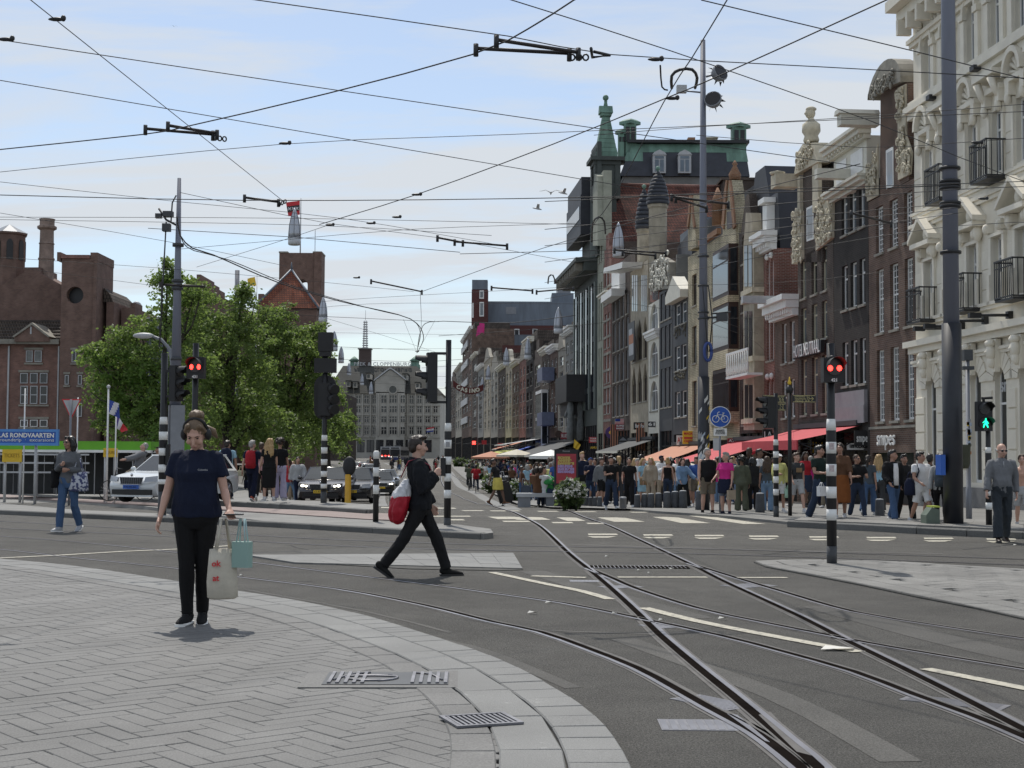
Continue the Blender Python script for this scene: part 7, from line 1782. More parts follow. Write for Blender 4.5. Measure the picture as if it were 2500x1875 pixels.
g=G(1315,1232);o=thing('stone_bench','long grey stone bench left of the large flowering bush','bench',(P(1318,1230,45).x,45,terr(45)));MB().box(-.75,.6,-.3,.3,.33,.45).build('seat',M_lgrey,o);MB().box(-.7,-.3,-.25,.25,0,.329).box(.2,.55,-.25,.25,0,.329).build('plinth',M_grey,o)
g=G(849,1241);o=thing('yellow_marker_post','yellow island marker post with a round black sign on top beside the dark estate car','traffic post',g);k=g.y/FPX;Z=lambda py:zof(849,py,g.y)-g.z
MB().lathe([(8.5*k,0),(7.5*k,.04),(7.5*k,Z(1160)),(6.5*k,Z(1158))],16).build('yellow_tube',pm('marker_yellow',(.62,.34,.02),.45,.1),o);MB().lathe([(7.6*k,Z(1228)),(7.6*k,Z(1225))],16).build('band',M_yellow,o)
MB().ball((3*k,0,Z(1138)),(16*k,.12,24*k),14,10).build('round_sign',M_black_sat,o)
for px,base,top,lab in((95,1212,1177,'dark low post at the kerb beside the woman in black robes'),(120,1213,1180,'second dark low post at the kerb on the left')):
 bollard(px,base,top,lab,'single bollards')
 # ---- awnings, parasols, shop signs along the front
def awning(label,px0,px1,py_w,py_f,proj,mat,valance=None,name='shop_awning',px_ref=None):
 Y1,Y0=facY(px0),facY(px1);w=(Y1-Y0)*math.hypot(1,FVX);base=terr((Y0+Y1)/2)
 pc=px_ref or(px0+px1)/2;zw=P(pc,py_w,facY(pc)).z-base
 dp=P(pc,py_w,facY(pc));out=3450.0
 zf=zw-proj*math.tan(R(py_f))
 o=thing(name,label,'awning',(FD+FVX*Y1,Y1,base),FZ)
 n=max(2,int(w/.8));m=MB()
 v=[]
 for i in range(n+1):
  x=w*i/n;v+=[(x,-.05,zw),(x,-proj*.5,(zw+zf)/2-.05*(1 if i%2 else.6)),(x,-proj,zf)]
 f=[]
 for i in range(n):
  for j in range(2):a=3*i+j;f.append((a,a+1,a+4,a+3))
 m.add(v,f,0,False);m.build('cloth',mat,o)
 MB().box(0,w,-proj-.03,-proj+.03,zf-(valance or.16),zf-.004).build('valance',mat if valance else M_offwhite,o)
 fr=MB()
 for x in(.1,w/2,w-.1):fr.tube([(x,-.1,zw-.5),(x,-proj*.5,zf-.55),(x,-proj+.05,zf-.1)],.03,5).tube([(x,-.1,zw-.15),(x,-proj*.5,zf-.2),(x,-proj+.05,zf-.1)],.02,5)
 fr.build('folding_arm',M_black,o);MB().box(0,w,-.25,-.02,zw,zw+.2).build('awning_box',M_dkgrey,o)
 return o
awning('large bright red awning across two shops left of the finger post',1800,1905,1074,17,3.9,M_redaw,px_ref=1860)
awning('red awning with deep valance under the hotel sign',1950,2105,1042,13,2.6,M_redaw,.38,px_ref=2040)
awning('dark grey sloping awning near the purple round sign',1540,1600,1074,17,2.7,M_greyaw)
awning('salmon pink awning left of the sticker-covered mast',1648,1735,1086,20,2.7,M_orangeaw)
awning('bright blue awning on the far terraces',1292,1345,1088,16,5.0,M_blueaw);awning('long dark grey awning behind the advertising panel',1345,1420,1078,18,4.6,M_greyaw)
awning('pale yellow-green awning far down the terraces',1228,1262,1098,12,5.0,pm('yellow_green_cloth',(.42,.45,.10),.8,.1));awning('small orange awning above the far terraces',1268,1282,1078,15,4,M_orangeaw)
awning('thin white awning over the far brown house',1300,1340,1070,9,5,M_lgrey)
def parasol(label,px,py,r,Y,mat):
 c=P(px,py,Y);o=thing('parasol',label,'parasol',(c.x,Y,terr(Y)+.06));zt=c.z-terr(Y)
 m=MB();n=8;m.add([(0,0,zt)]+[(r*math.cos(2*PI*k/n),r*math.sin(2*PI*k/n),zt-r*.28)for k in range(n)],[(0,1+k,1+(k+1)%n)for k in range(n)]);m.build('canopy',mat,o)
 MB().add([(rr*math.cos(2*PI*k/n),rr*math.sin(2*PI*k/n),zz_)for rr,zz_ in((r,zt-r*.28),(r,zt-r*.28-.2))for k in range(n)],[(k,(k+1)%n,8+(k+1)%n,8+k)for k in range(n)]).build('valance',mat,o)
 MB().tube([(0,0,0),(0,0,zt)],.03,6).build('pole',M_offwhite,o)
parasol('large cream parasol beside the sticker-covered mast',1680,1132,2.2,62,M_creamaw);parasol('smaller cream parasol edge left of the large one',1622,1145,1.5,66,M_creamaw);parasol('orange parasol on the far terraces',1200,1103,2.4,165,M_orangeaw);parasol('pale parasol behind the blue awning',1262,1098,2.2,150,M_creamaw);parasol('white parasol left of the advertising panel',1345,1100,1.4,90,M_white)
def shopsign(label,px,py,w,h,mat,out=.9,lines=(),lm=None,size=None,name='shop_sign',shape='box'):
 """sign sticking out from the front, seen square on down the street; measures from the picture"""
 Y=facY(px+8);k=Y/FPX;c=P(px,py,Y);o=thing(name,label,'shop sign',c)
 W,Hh=w*k,h*k
 if shape=='disc':MB().lathe([(W/2,-.06),(W/2,.06)],24).build('board',mat,o,None,(PI/2,0,0))
 else:MB().box(-W/2,W/2,-.07,.07,-Hh/2,Hh/2).build('board',mat,o)
 xf=FD+FVX*Y-c.x
 if xf>W/2:MB().tube([(W/2,0,Hh*.3),(xf,0,Hh*.3)],.03,5).tube([(W/2,0,-Hh*.3),(xf,0,-Hh*.3)],.03,5).build('bracket',M_black,o)
 n=len(lines)
 for i,s in enumerate(lines):text(s,lm or M_white,o,(0,-.085,Hh*(.5-(i+.5)/n)*.86),size=Hh/n*.75,width=W*.8,ext=.006,bold=.008)
 return o
shopsign('black snipes sign hanging beside the brown brick house',2106,1070,40,38,M_black_sat,lines=['snıpes'],size=.4);shopsign('round-cornered white 100% HOLLAND board under the black hanging sign',2092,1090,48,16,M_white,lines=['100% HOLLAND'],lm=M_black)
shopsign('black LA. board left of the red awning',1876,1062,28,28,M_black,lines=['LA.']);shopsign('yellow MACAU CASINO sign beside the sticker-covered mast',1682,1068,31,32,M_yellow,lines=['MACAU','▄▄','CASINO'],lm=M_red)
shopsign('white sign with a red A, half behind the yellow casino sign',1660,1075,16,24,M_white,lines=['AT'],lm=M_red);shopsign('red and white ATM sign under the cream building',1790,1076,28,12,pm('dark_red_panel',(.25,.02,.03),.5,.1),lines=['ATM']);shopsign('white panel below the ATM sign',1790,1089,28,12,M_white)
shopsign('red SUPER MARKET sign with stripes',1515,1043,27,15,pm('dark_red_panel',(.25,.02,.03),.5,.1),lines=['SUPER','MARKET']);o=shopsign('striped flag panel above the red market sign',1515,1029,27,13,M_white)
k=facY(1523)/FPX
for i in range(4):MB().box(-13.5*k,13.5*k,-.08,-.071,(-6+i*3.2)*k,(-4.4+i*3.2)*k).build('red_stripe',M_red,o)
MB().box(-13.5*k,-1*k,-.09,-.081,0,6.5*k).build('blue_canton',M_fb,o)
shopsign('round purple sign with yellow emblem',1493,1056,30,30,pm('deep_purple',(.06,.03,.16),.5,.1),shape='disc');o=bpy.data.objects['shop_sign.008']if 'shop_sign.008'in bpy.data.objects else o
k=facY(1501)/FPX;c=P(1493,1056,facY(1501)-.2);m=MB();m.ball((0,0,0),(7*k,.05,5*k),10,6).ball((3*k,0,2.5*k),(4*k,.05,3*k),8,5);q=m.build('emblem',M_yellow,[x for x in bpy.data.objects if x.get('label','')=='round purple sign with yellow emblem'][0]);q.location=(0,-.12,0)
shopsign('black fascia board with small white words',1564,1040,34,18,M_black,lines=['Bar  Food']);shopsign('dark board with pale tower emblem',1521,1078,25,26,M_black,lines=['▲','■'],lm=M_grey);shopsign('blue-white street sign letters on dark board',1592,1036,20,14,M_dkgrey,lines=['61'])
shopsign('small red TOURIST TICKETS sign beside the dark green office',1448,1074,20,14,M_red,lines=['TOUR','TICKETS']);shopsign('dark board with yellow AMU letters',1449,1093,20,10,M_black,lines=['AMU'],lm=M_yellow);shopsign('dark red round sign with white letters left of the statues',1378,1064,18,16,pm('dark_red_panel',(.25,.02,.03),.5,.1),lines=['BLUES']);shopsign('brown round sign beside the dark red one',1364,1060,18,14,M_brownwood,shape='disc')
shopsign('red box sign above the far terraces',1222,1088,14,12,M_red);shopsign('small red lantern sign far down the row',1182,1080,12,10,M_red);shopsign('small red lit sign at the far end of the row',1157,1081,8,8,E_red);shopsign('dark SIM CARDS board above the red awning',1843,1090,32,10,M_black,lines=['SIM CARDS'])
shopsign('black and yellow display board under the red valance',1995,1090,30,36,M_black,lines=['||||'],lm=M_yellow)
hang('house_flag','yellow house flag on a slanted pole beside the statues',120,[(1402,1072),(1418,1086),(1410,1100),(1400,1092)],[M_yellow],lambda u,v:0)
for i,px in enumerate((1505,1570)):
 Y=facY(px);c=P(px,1060,Y-.4);o=tag(MB().box(-.5,.5,-.02,.02,-1.2,.8).build('striped_shutter',M_orangeaw,None,c),['orange striped shop panel under the purple sign','orange striped shop panel beside the black fascia board'][i],'shop panel')
 for j in range(5):MB().box(-.45+j*.2,-.37+j*.2,-.03,-.021,-1.2,.8).build('dark_stripe',M_black,o)
 # ============================================================ VEHICLES
M_tyre=pm('tyre_rubber',(.012,.012,.013),.8,.2);M_rim=pm('alloy_rim',(.32,.32,.34),.35,.1,metal=.6);M_carglass=pm('car_glass',(.03,.035,.04),.05,.3,scale=1,spec=.8)
M_trim=pm('black_car_trim',(.012,.012,.013),.4,.2);M_lamp=pm('headlamp_glass',(.35,.37,.40),.12,.2,spec=.8);E_head=emit('lit_headlamp',(1.0,.93,.75),6.0);E_drl=emit('soft_lit_headlamp',(1.0,.95,.85),2.0)
M_chrome=pm('chrome',(.5,.5,.52),.15,.05,metal=.9)
def carpaint(name,c,metal=.0):
 m=pm(name,c,.22,.05,metal=metal,spec=.6);m.node_tree.nodes['Principled BSDF'].inputs['Coat Weight'].default_value=.6;m.node_tree.nodes['Principled BSDF'].inputs['Coat Roughness'].default_value=.05
 return m
def car(label,loc,yaw,paint,kind='estate',W=1.84,Lc=4.65,Hc=1.46,lights=None,plate=M_yellow,ptxt='62-KX-91',sign=False,group='cars in the queue',grille=0,lod=0):
 """car pointing to -y; origin on the ground under its front bumper centre"""
 o=thing('parked_car'if False else 'car',label,'car',loc,yaw,group)
 hw=W/2;zb=.92*Hc/1.46;r=.33;gr=.17
 ya,yb=.86,Lc-.80
 def arch(y):return[(y-r*1.13*math.cos(t),.30+r*1.13*math.sin(t))for t in np.linspace(.1,PI-.1,9)]
 lower=[(.10,.22),(ya-r*1.13,.22)]+arch(ya)+[(ya+r*1.13,.22),(yb-r*1.13,.22)]+arch(yb)+[(yb+r*1.13,.22),(Lc-.1,.28)]
 upper=[(Lc,.55),(Lc-.03,zb-.02),(Lc-.2,zb+.03),(1.25,zb),(.55,zb-.10),(.14,zb-.24),(.0,zb-.40),(.02,.42)]
 prof=lower+upper;n=len(prof)
 def plan(y):return 1-.16*max(0,(0.8-y)/.8)**2-.10*max(0,(y-Lc+.6)/.6)**2
 b=bmesh.new();L=[b.verts.new((-hw*plan(y),y,z))for y,z in prof];Rr=[b.verts.new((hw*plan(y),y,z))for y,z in prof]
 b.faces.new(L);b.faces.new(list(reversed(Rr)))
 for i in range(n):j=(i+1)%n;b.faces.new([L[j],L[i],Rr[i],Rr[j]])
 es=[e for e in b.edges if(e.verts[0].co.x*e.verts[1].co.x>0)and min(v.co.z for v in e.verts)>.35 and abs(e.verts[0].co.z-.3)+abs(e.verts[1].co.z-.3)>.9]
 bmesh.ops.bevel(b,geom=es,offset=.085,segments=3,affect='EDGES',profile=.6);bmesh.ops.recalc_face_normals(b,faces=b.faces)
 me=bpy.data.meshes.new('body');b.to_mesh(me);b.free();me.materials.append(paint)
 for p in me.polygons:p.use_smooth=len(p.vertices)<=4
 body=put('body',me,o)
 zr=Hc;ys0,ys1=1.18,1.95
 yr1={'estate':Lc-.55,'suv':Lc-.4,'sedan':Lc-1.35,'hatch':Lc-.5}[kind];yr0={'estate':Lc-.12,'suv':Lc-.1,'sedan':Lc-.55,'hatch':Lc-.1}[kind]
 wb_,wr=hw*.93,hw*.74
 V=[(-wb_,ys0,zb-.02),(wb_,ys0,zb-.02),(wb_,yr0,zb),(-wb_,yr0,zb),(-wr,ys1,zr-.05),(wr,ys1,zr-.05),(wr,yr1,zr-.04),(-wr,yr1,zr-.04)]
 b=bmesh.new();vv=[b.verts.new(q)for q in V]
 for f in[(0,1,5,4),(1,2,6,5),(2,3,7,6),(3,0,4,7),(4,5,6,7)]:b.faces.new([vv[i]for i in f])
 top=[f for f in b.faces if all(v.co.z>zb+.2 for v in f.verts)][0]
 r_=bmesh.ops.inset_region(b,faces=[top],thickness=.18,depth=.05);bmesh.ops.bevel(b,geom=[e for e in b.edges if sum(v.co.z>zb+.2 for v in e.verts)>=1 and not top in e.link_faces],offset=.05,segments=2,affect='EDGES')
 bmesh.ops.recalc_face_normals(b,faces=b.faces);me=bpy.data.meshes.new('cabin');b.to_mesh(me);b.free();me.materials.append(paint)
 for p in me.polygons:p.use_smooth=True
 put('cabin',me,o)
 def lerp4(q,u,v):a=Vector(q[0]).lerp(Vector(q[1]),u);c=Vector(q[3]).lerp(Vector(q[2]),u);return a.lerp(c,v)
 def glass(idx,us,vs,nrm,name='window'):
  q=[V[i]for i in idx];c=[lerp4(q,us[0],vs[0]),lerp4(q,us[1],vs[0]),lerp4(q,us[1]-.02,vs[1]),lerp4(q,us[0]+.02,vs[1])]
  d=Vector(nrm).normalized()*.008
  MB().add([p+d for p in c],[(0,1,2,3)]).build(name,M_carglass,o)
 glass((0,1,5,4),(.05,.95),(.06,.93),(0,-1,.8),'windscreen');glass((2,3,7,6),(.08,.92),(.1,.9),(0,1,.5),'rear_window')
 if not lod:
  for u0,u1 in((.16,.44),(.46,.72),(.74,.93)):
   glass((1,2,6,5),(u0,u1),(.12,.88),(1,0,.3));glass((0,3,7,4),(u0,u1),(.12,.88),(-1,0,.3))
 wm=MB().lathe([(r*.6,-.10),(r*.95,-.105),(r,-.07),(r,.07),(r*.95,.105),(r*.6,.10)],20).mesh('wheel',M_tyre)
 rm=MB().lathe([(.02,.0),(r*.62,.0)],16).mesh('rim',M_trim);sp=MB()
 for k in range(5):a=2*PI*k/5;sp.tube([(0,0,.012),(r*.6*math.cos(a),r*.6*math.sin(a),.01)],[.05,.03],5)
 sp.lathe([(r*.58,.0),(r*.66,.02),(r*.66,.0)],18);spm=sp.mesh('spokes',M_rim)
 for y in(ya,yb):
  for sx in(-1,1):
   w=put('wheel',wm,o,(sx*(hw-.11),y,r),(0,sx*PI/2,0));put('rim',rm,w,(0,0,.106));put('spokes',spm,w,(0,0,.108))
 lm=lights or M_lamp
 zl=zb-.30
 for sx in(-1,1):
  h=MB().add([(sx*hw*.50,-.012,zl),(sx*hw*.50,.015,zl+.13),(sx*hw*.83,.16,zl+.17),(sx*hw*.845,.13,zl+.03)],[(0,1,2,3)if sx<0 else(3,2,1,0)])
  h.add([(sx*hw*.50,-.10,zl-.005),(sx*hw*.50,-.02,zl+.14),(sx*hw*.87,.10,zl+.18),(sx*hw*.88,.06,zl+.02)],[(0,1,2,3)if sx<0 else(3,2,1,0)])
  hl=h.build('headlight',M_trim if lights else M_lamp,o)
  if lights:
   MB().ball((0,0,0),(.075,.03,.05),8,6).build('lit_lamp',lm,hl,(sx*hw*.72,.0,zl+.085))
   MB().ball((0,0,0),(.05,.03,.04),8,6).build('lit_lamp',lm,hl,(sx*hw*.57,-.06,zl+.07))
  MB().ball((0,0,0),(.10,.06,.07),8,6).build('mirror',paint,o,(sx*(hw+.06),1.45,zb+.06))
 gx=hw*.44
 m=MB();m.add([(-gx,-.035,zl+.13),(gx,-.035,zl+.13),(gx*.85,-.06,zl-.07),(-gx*.85,-.06,zl-.07)],[(0,3,2,1)]);g_=m.build('grille',M_trim,o)
 m=MB();P_=[(-gx,-.04,zl+.13),(gx,-.04,zl+.13),(gx*.85,-.065,zl-.07),(-gx*.85,-.065,zl-.07),(-gx,-.04,zl+.13)];m.tube(P_,.012,5);m.build('grille_surround',M_chrome if not grille else M_trim,g_)
 if not lod:
  for k in range(9):x=(-.8+.2*k)*gx*.9;MB().tube([(x,-.06,zl-.055),(x,-.045,zl+.12)],.007,4).build('slat',M_trim if grille else M_grey,g_)
  MB().ball((0,-.03,zl+.20),(.05,.03,.05),8,6).build('badge',M_chrome,o)
 MB().box(-hw*.72,hw*.72,-.045,.03,.26,.40).build('lower_intake',M_trim,o);MB().box(-hw*.74,hw*.74,-.05,.05,.19,.24).build('splitter',paint,o)
 if plate:
  pl=MB().box(-.26,.26,-.085,-.05,zl-.20,zl-.09).build('number_plate',plate,o)
  if ptxt and not lod:text(ptxt,M_black,pl,(0,-.09,zl-.145),size=.09,ext=.001,width=.44)
 if sign:MB().box(-.3,.3,2.2,2.35,zr+.05,zr+.17).build('taxi_roof_sign',M_lgrey,o)
 return o
def carat(px,Y,**k):q=P(px,1150,Y);return(q.x,Y,terr(Y)+k.get('dz',0))
P_white=carpaint('white_car_paint',(.62,.65,.66));P_dark=carpaint('dark_plum_car_paint',(.020,.016,.020));P_blk=carpaint('black_car_paint',(.012,.013,.015));P_cop=carpaint('copper_car_paint',(.22,.09,.03),.3);P_sil=carpaint('silver_car_paint',(.30,.32,.34),.4);P_redc=carpaint('dark_red_car_paint',(.25,.03,.03));P_greyc=carpaint('grey_car_paint',(.11,.12,.13),.3)
g=P(322,1222,41.0)
car('white taxi with blue number plate turning out from the quay, behind the banded post',(g.x,41.0,terr(41)+.13),R(-20),P_white,'hatch',Lc=4.5,plate=M_blue,ptxt='TX-41-KL',group=None)
car('dark estate car with lit headlights waiting behind the banded signal post',carat(783,54),R(0),P_dark,'estate',1.9,4.75,1.42,lights=E_head,grille=1,group=None)
car('black car half hidden behind the dark estate car and the yellow post',carat(856,57),R(2),P_blk,'hatch',lod=1);car('copper-orange car right behind the black one in the queue',carat(868,64),R(4),P_cop,'suv',Hc=1.55,lod=1,lights=E_drl)
car('dark grey car with shining windscreen, fourth in the queue',carat(882,76),R(6),P_greyc,'suv',Hc=1.66,lod=1);car('silver car fifth in the queue along the left kerb',carat(897,92),R(8),P_sil,'estate',lod=1,lights=E_drl)
car('black car in the outer lane, nearest the tram track',carat(930,84),R(8),P_blk,'sedan',lod=1,lights=E_drl);car('pale silver car behind the black one in the outer lane',carat(947,100),R(10),P_sil,'sedan',lod=1)
car('white van-like car far back in the queue',carat(905,120),R(8),P_white,'suv',Hc=1.75,lod=1);car('dark red car far back, left of the trams',carat(893,150),R(6),P_redc,'hatch',lod=1,lights=E_drl);car('small pale car at the far end of the queue',carat(872,165),R(0),P_white,'hatch',lod=1,lights=E_drl);car('dark car at the very end of the queue',carat(905,190),R(0),P_blk,'hatch',lod=1,lights=E_drl)
def tram(label,px,Y,front,stripe):
 q=P(px,1120,Y);o=thing('tram',label,'tram',(q.x,Y,terr(Y)),0,'trams at the square');W,Ht,Lg=2.4,3.4,28
 b=bmesh.new();bmesh.ops.create_cube(b,size=1.0)
 for v in b.verts:v.co=Vector((v.co.x*W,(v.co.y+.5)*Lg,(v.co.z+.5)*(Ht-.3)+.3))
 bmesh.ops.bevel(b,geom=[e for e in b.edges if abs(e.verts[0].co.y-e.verts[1].co.y)<1 and e.verts[0].co.y<1],offset=.25,segments=3,affect='EDGES');me=bpy.data.meshes.new('body');b.to_mesh(me);b.free();me.materials.append(front);put('body',me,o)
 MB().box(-W/2+.15,W/2-.15,-.03,.3,1.25,2.75).build('windscreen',M_carglass,o);MB().box(-W/2-.01,W/2+.01,-.02,Lg,.35,1.0).build('lower_panel',stripe,o);MB().box(-W/2+.3,W/2-.3,-.04,.2,2.9,3.2).build('destination_panel',M_black,o)
 for s in(-1,1):MB().ball((s*.8,-.05,1.1),.10,8,6).build('headlight',E_drl,o);MB().box(s*(W/2+.005)-.01,s*(W/2+.005)+.01,1,Lg-1,1.4,2.6).build('window_band',M_carglass,o)
 MB().box(-.6,.6,6,9,3.41,3.7).tube([(-.4,8,3.7),(0,7,4.6),(.4,8,3.7)],.05,4).build('pantograph',M_dkgrey,o)
tram('white and blue tram facing us far down the street',964,315,M_lgrey,pm('deep_blue_panel',(.02,.04,.16),.4,.1));tram('second tram left of the white and blue one, rear lights glowing red',941,330,M_lgrey,M_dkgrey)
o=[x for x in bpy.data.objects if str(x.get('label','')).startswith('second tram')][0]
for s in(-.8,0,.8):MB().ball((s,-.08,1.3),(.2,.05,.12),8,5).build('rear_light',E_red,o)
def bicycle(label,loc,yaw,group=None,col=None):
 o=thing('bicycle',label,'bicycle',loc,yaw,group);m=col or M_black
 wm=MB().tube([(0,.33*math.cos(t),.33+.33*math.sin(t))for t in np.linspace(0,2*PI,22)],.016,5)
 wh=wm.mesh('wheel',M_tyre);spk=MB()
 for k in range(8):a=PI*k/8;spk.tube([(0,.33*math.cos(a),.33+.33*math.sin(a)),(0,-.33*math.cos(a),.33-.33*math.sin(a))],.003,4)
 sk=spk.mesh('spokes',M_rim)
 for y in(-.55,.55):w=put('wheel',wh,o,(0,y,0));put('spokes',sk,w)
 MB().tube([(0,-.55,.33),(0,-.38,.85),(0,-.36,1.0)],.018,5).tube([(0,-.40,.78),(0,.1,.30),(0,.28,.85)],.018,5).tube([(0,-.39,.84),(0,.25,.78)],.016,5).tube([(0,.1,.30),(0,.55,.33),(0,.26,.78)],.012,5).build('frame',m,o)
 MB().tube([(-.28,-.2,1.02),(-.2,-.34,1.05),(.2,-.34,1.05),(.28,-.2,1.02)],.014,5).build('handlebar',M_dkgrey,o);MB().ball((0,.3,.89),(.09,.14,.04),8,5).build('saddle',M_black,o)
 MB().tube([(-.12,.1,.2),(.12,.1,.4)],.012,4).build('pedals',M_dkgrey,o)
 return o
 # ============================================================ PEOPLE
def cloth(name,c,rough=.85,var=.12):return pm(name,c,rough,var,scale=7,bump=.25,bscale=55,spec=.25)
SK={'fair':pm('fair_skin',(.50,.30,.225),.5,.06,scale=9),'tan':pm('tanned_skin',(.36,.20,.14),.5,.06,scale=9),'brown':pm('brown_skin',(.16,.085,.055),.5,.06,scale=9),'dark':pm('dark_skin',(.065,.038,.027),.5,.06,scale=9)}
HR={'brown':pm('brown_hair',(.055,.032,.02),.55,.35,scale=25,streak=True),'dkbrown':pm('dark_brown_hair',(.025,.016,.012),.5,.3,scale=25,streak=True),'black':pm('black_hair',(.010,.009,.009),.45,.3,scale=25),'blond':pm('blond_hair',(.42,.28,.13),.55,.3,scale=25,streak=True),'grey':pm('grey_hair',(.30,.29,.27),.6,.2,scale=25),'ltbrown':pm('light_brown_hair',(.15,.10,.06),.55,.35,scale=25,streak=True),'ginger':pm('ginger_hair',(.25,.09,.03),.55,.3,scale=25)}
def Ra(a,ax):return Matrix.Rotation(R(a),3,ax)
class Fig:
 """pose of a standing, walking or sitting figure, 1.75 m tall, facing -y"""
 def __init__(s,pose,w=1.0,fem=False):
  g=lambda k,d:pose.get(k,d)
  s.pose=pose;s.w=w;s.fem=fem
  lean,twist=g('lean',0),g('twist',0)
  s.pel=Vector((0,0,.94));s.M=Ra(twist,'Z')@Ra(lean,'X')
  shx=(.165 if fem else.19)*(1+(w-1)*.6);hx=.088*(1+(w-1)*.5)
  s.legs={};s.arms={}
  for sd,q in((1,'L'),(-1,'R')):
   f,k,a,fp,ro=g('leg'+q,(0,3,2,0,8))if len(g('leg'+q,(0,3,2,0,8)))==5 else(*g('leg'+q,()),8)
   hip=s.pel+Vector((sd*hx,0,-.02))
   td=Vector((sd*math.sin(R(a)),-math.sin(R(f))*math.cos(R(a)),-math.cos(R(f))*math.cos(R(a))));kn=hip+td*.43
   f2=f-k;sdv=Vector((sd*math.sin(R(a))*.5,-math.sin(R(f2)),-math.cos(R(f2)))).normalized();an=kn+sdv*.42
   fd=Ra(sd*ro,'Z')@(Ra(fp,'X')@Vector((0,-1,0)))
   s.legs[q]=(hip,kn,an,fd)
   f,e,a,inn=(*g('arm'+q,(6,14,9,4)),)[:4]
   sh=s.T(Vector((sd*shx,0,1.41)))
   ud=s.M@Vector((sd*math.sin(R(a)),-math.sin(R(f))*math.cos(R(a)),-math.cos(R(f))*math.cos(R(a))));el=sh+ud*.29
   f2=f+e;a2=a-inn;fdv=s.M@Vector((sd*math.sin(R(a2)),-math.sin(R(f2))*math.cos(R(a2)),-math.cos(R(f2))*math.cos(R(a2))));wr=el+fdv*.25
   s.arms[q]=(sh,el,wr,fdv)
  low=min(min(an.z-.085*abs(fd.y if abs(fd.y)>.3 else 1),(an+fd*.17).z-.03,an.z-.08)for _,_,an,fd in s.legs.values())
  s.dz=-low if not pose.get('sit')else pose['sit']-(s.pel.z-.09)
  s.hs=g('hs',1.07 if not fem else 1.04);s.hp,s.hy=g('hp',0),g('hy',0)
  s.neck=s.T(Vector((0,.012,1.475)));s.HM=s.M@Ra(s.hy,'Z')@Ra(s.hp,'X')
  s.hc=s.neck+s.M@Vector((0,-.005,.05))+s.HM@Vector((0,-.012,.105))
 def T(s,p):return s.pel+s.M@(Vector(p)-s.pel)
 def H(s,p):return s.hc+s.HM@(Vector(p)*s.hs)
 def torso_rings(s,inf=0.0,z0=.80,z1=1.49,n=16):
  w=s.w
  tab=[(.80,.10,.085,0),(.86,.155,.11,.01),(.94,.172,.118,.012),(1.02,.158,.108,.0),(1.10,.145,.100,-.005),(1.20,.155,.108,-.008),(1.30,.172,.118,-.01),(1.38,.180,.108,.0),(1.435,.150,.085,.008),(1.47,.085,.066,.012),(1.49,.062,.058,.012)]
  if s.fem:tab=[(.80,.10,.09,0),(.86,.165,.12,.012),(.94,.180,.125,.016),(1.02,.155,.108,.0),(1.10,.132,.095,-.005),(1.20,.142,.105,-.012),(1.28,.158,.128,-.022),(1.38,.160,.10,.0),(1.435,.132,.078,.008),(1.47,.075,.06,.012),(1.49,.055,.052,.012)]
  zs=[t[0]for t in tab]
  out=[]
  lv=[z for z in zs if z0<z<z1];lv=[z0]+lv+[z1]
  for z in lv:
   rx,ry,yo=(np.interp(z,zs,[t[i]for t in tab])for i in(1,2,3))
   k=w if z<1.40 else 1+(w-1)*.5
   belly=s.pose.get('belly',0)*math.exp(-((z-1.08)/.13)**2)
   st=s.pose.get('straight',0)*math.exp(-((z-1.09)/.11)**2)*(1 if inf>0 else 0)
   rx=rx*k+inf+st;ry=ry*k+inf+belly*.6+st*.6
   out.append([s.T((rx*math.cos(2*PI*j/n)*(1 if True else 1),yo-belly*.6+ry*math.sin(2*PI*j/n),z))for j in range(n)])
  return out
 def shift(s,mb):
  d=s.dz;mb.v=[(a,b,c+d)for a,b,c in mb.v];return mb
  # --- body surfaces
 def body(s,fingers=True,head=True):
  m=MB();w=s.w;wl=1+(w-1)*.7
  m.rings(s.torso_rings(-.014,.88),0)
  m.tube([s.T((0,.014,1.44)),s.neck+s.M@Vector((0,0,.03)),s.hc+s.HM@Vector((0,.02,-.03))],[.056 if s.fem else.062,.050 if s.fem else.057,.052],10,rnd=True)
  if head:s.head(m)
  for q,(hip,kn,an,fd)in s.legs.items():
   m.tube([hip+Vector((0,0,.02)),hip.lerp(kn,.35),hip.lerp(kn,.8),kn,kn.lerp(an,.3),kn.lerp(an,.7),an],[.082*wl,.078*wl,.058*wl,.052*wl,.056*wl,.042,.036],10,rnd=True)
   m.tube([an,an+Vector((0,0,-.02))+fd*.02],[.028,.022],8,rnd=True)
  for q,(sh,el,wr,fd)in s.arms.items():
   sd=1 if q=='L'else-1;wa=1+(w-1)*.8;t=.88 if s.fem else 1
   m.tube([sh+s.M@Vector((-sd*.02,0,.0)),sh.lerp(el,.3),sh.lerp(el,.7),el,el.lerp(wr,.3),el.lerp(wr,.75),wr],[.055*wa*t,.050*wa*t,.043*wa*t,.038*wa*t,.040*wa*t,.030*t,.026*t],10,rnd=True)
   s.hand(m,q,wr,fd,fingers)
  return s.shift(m)
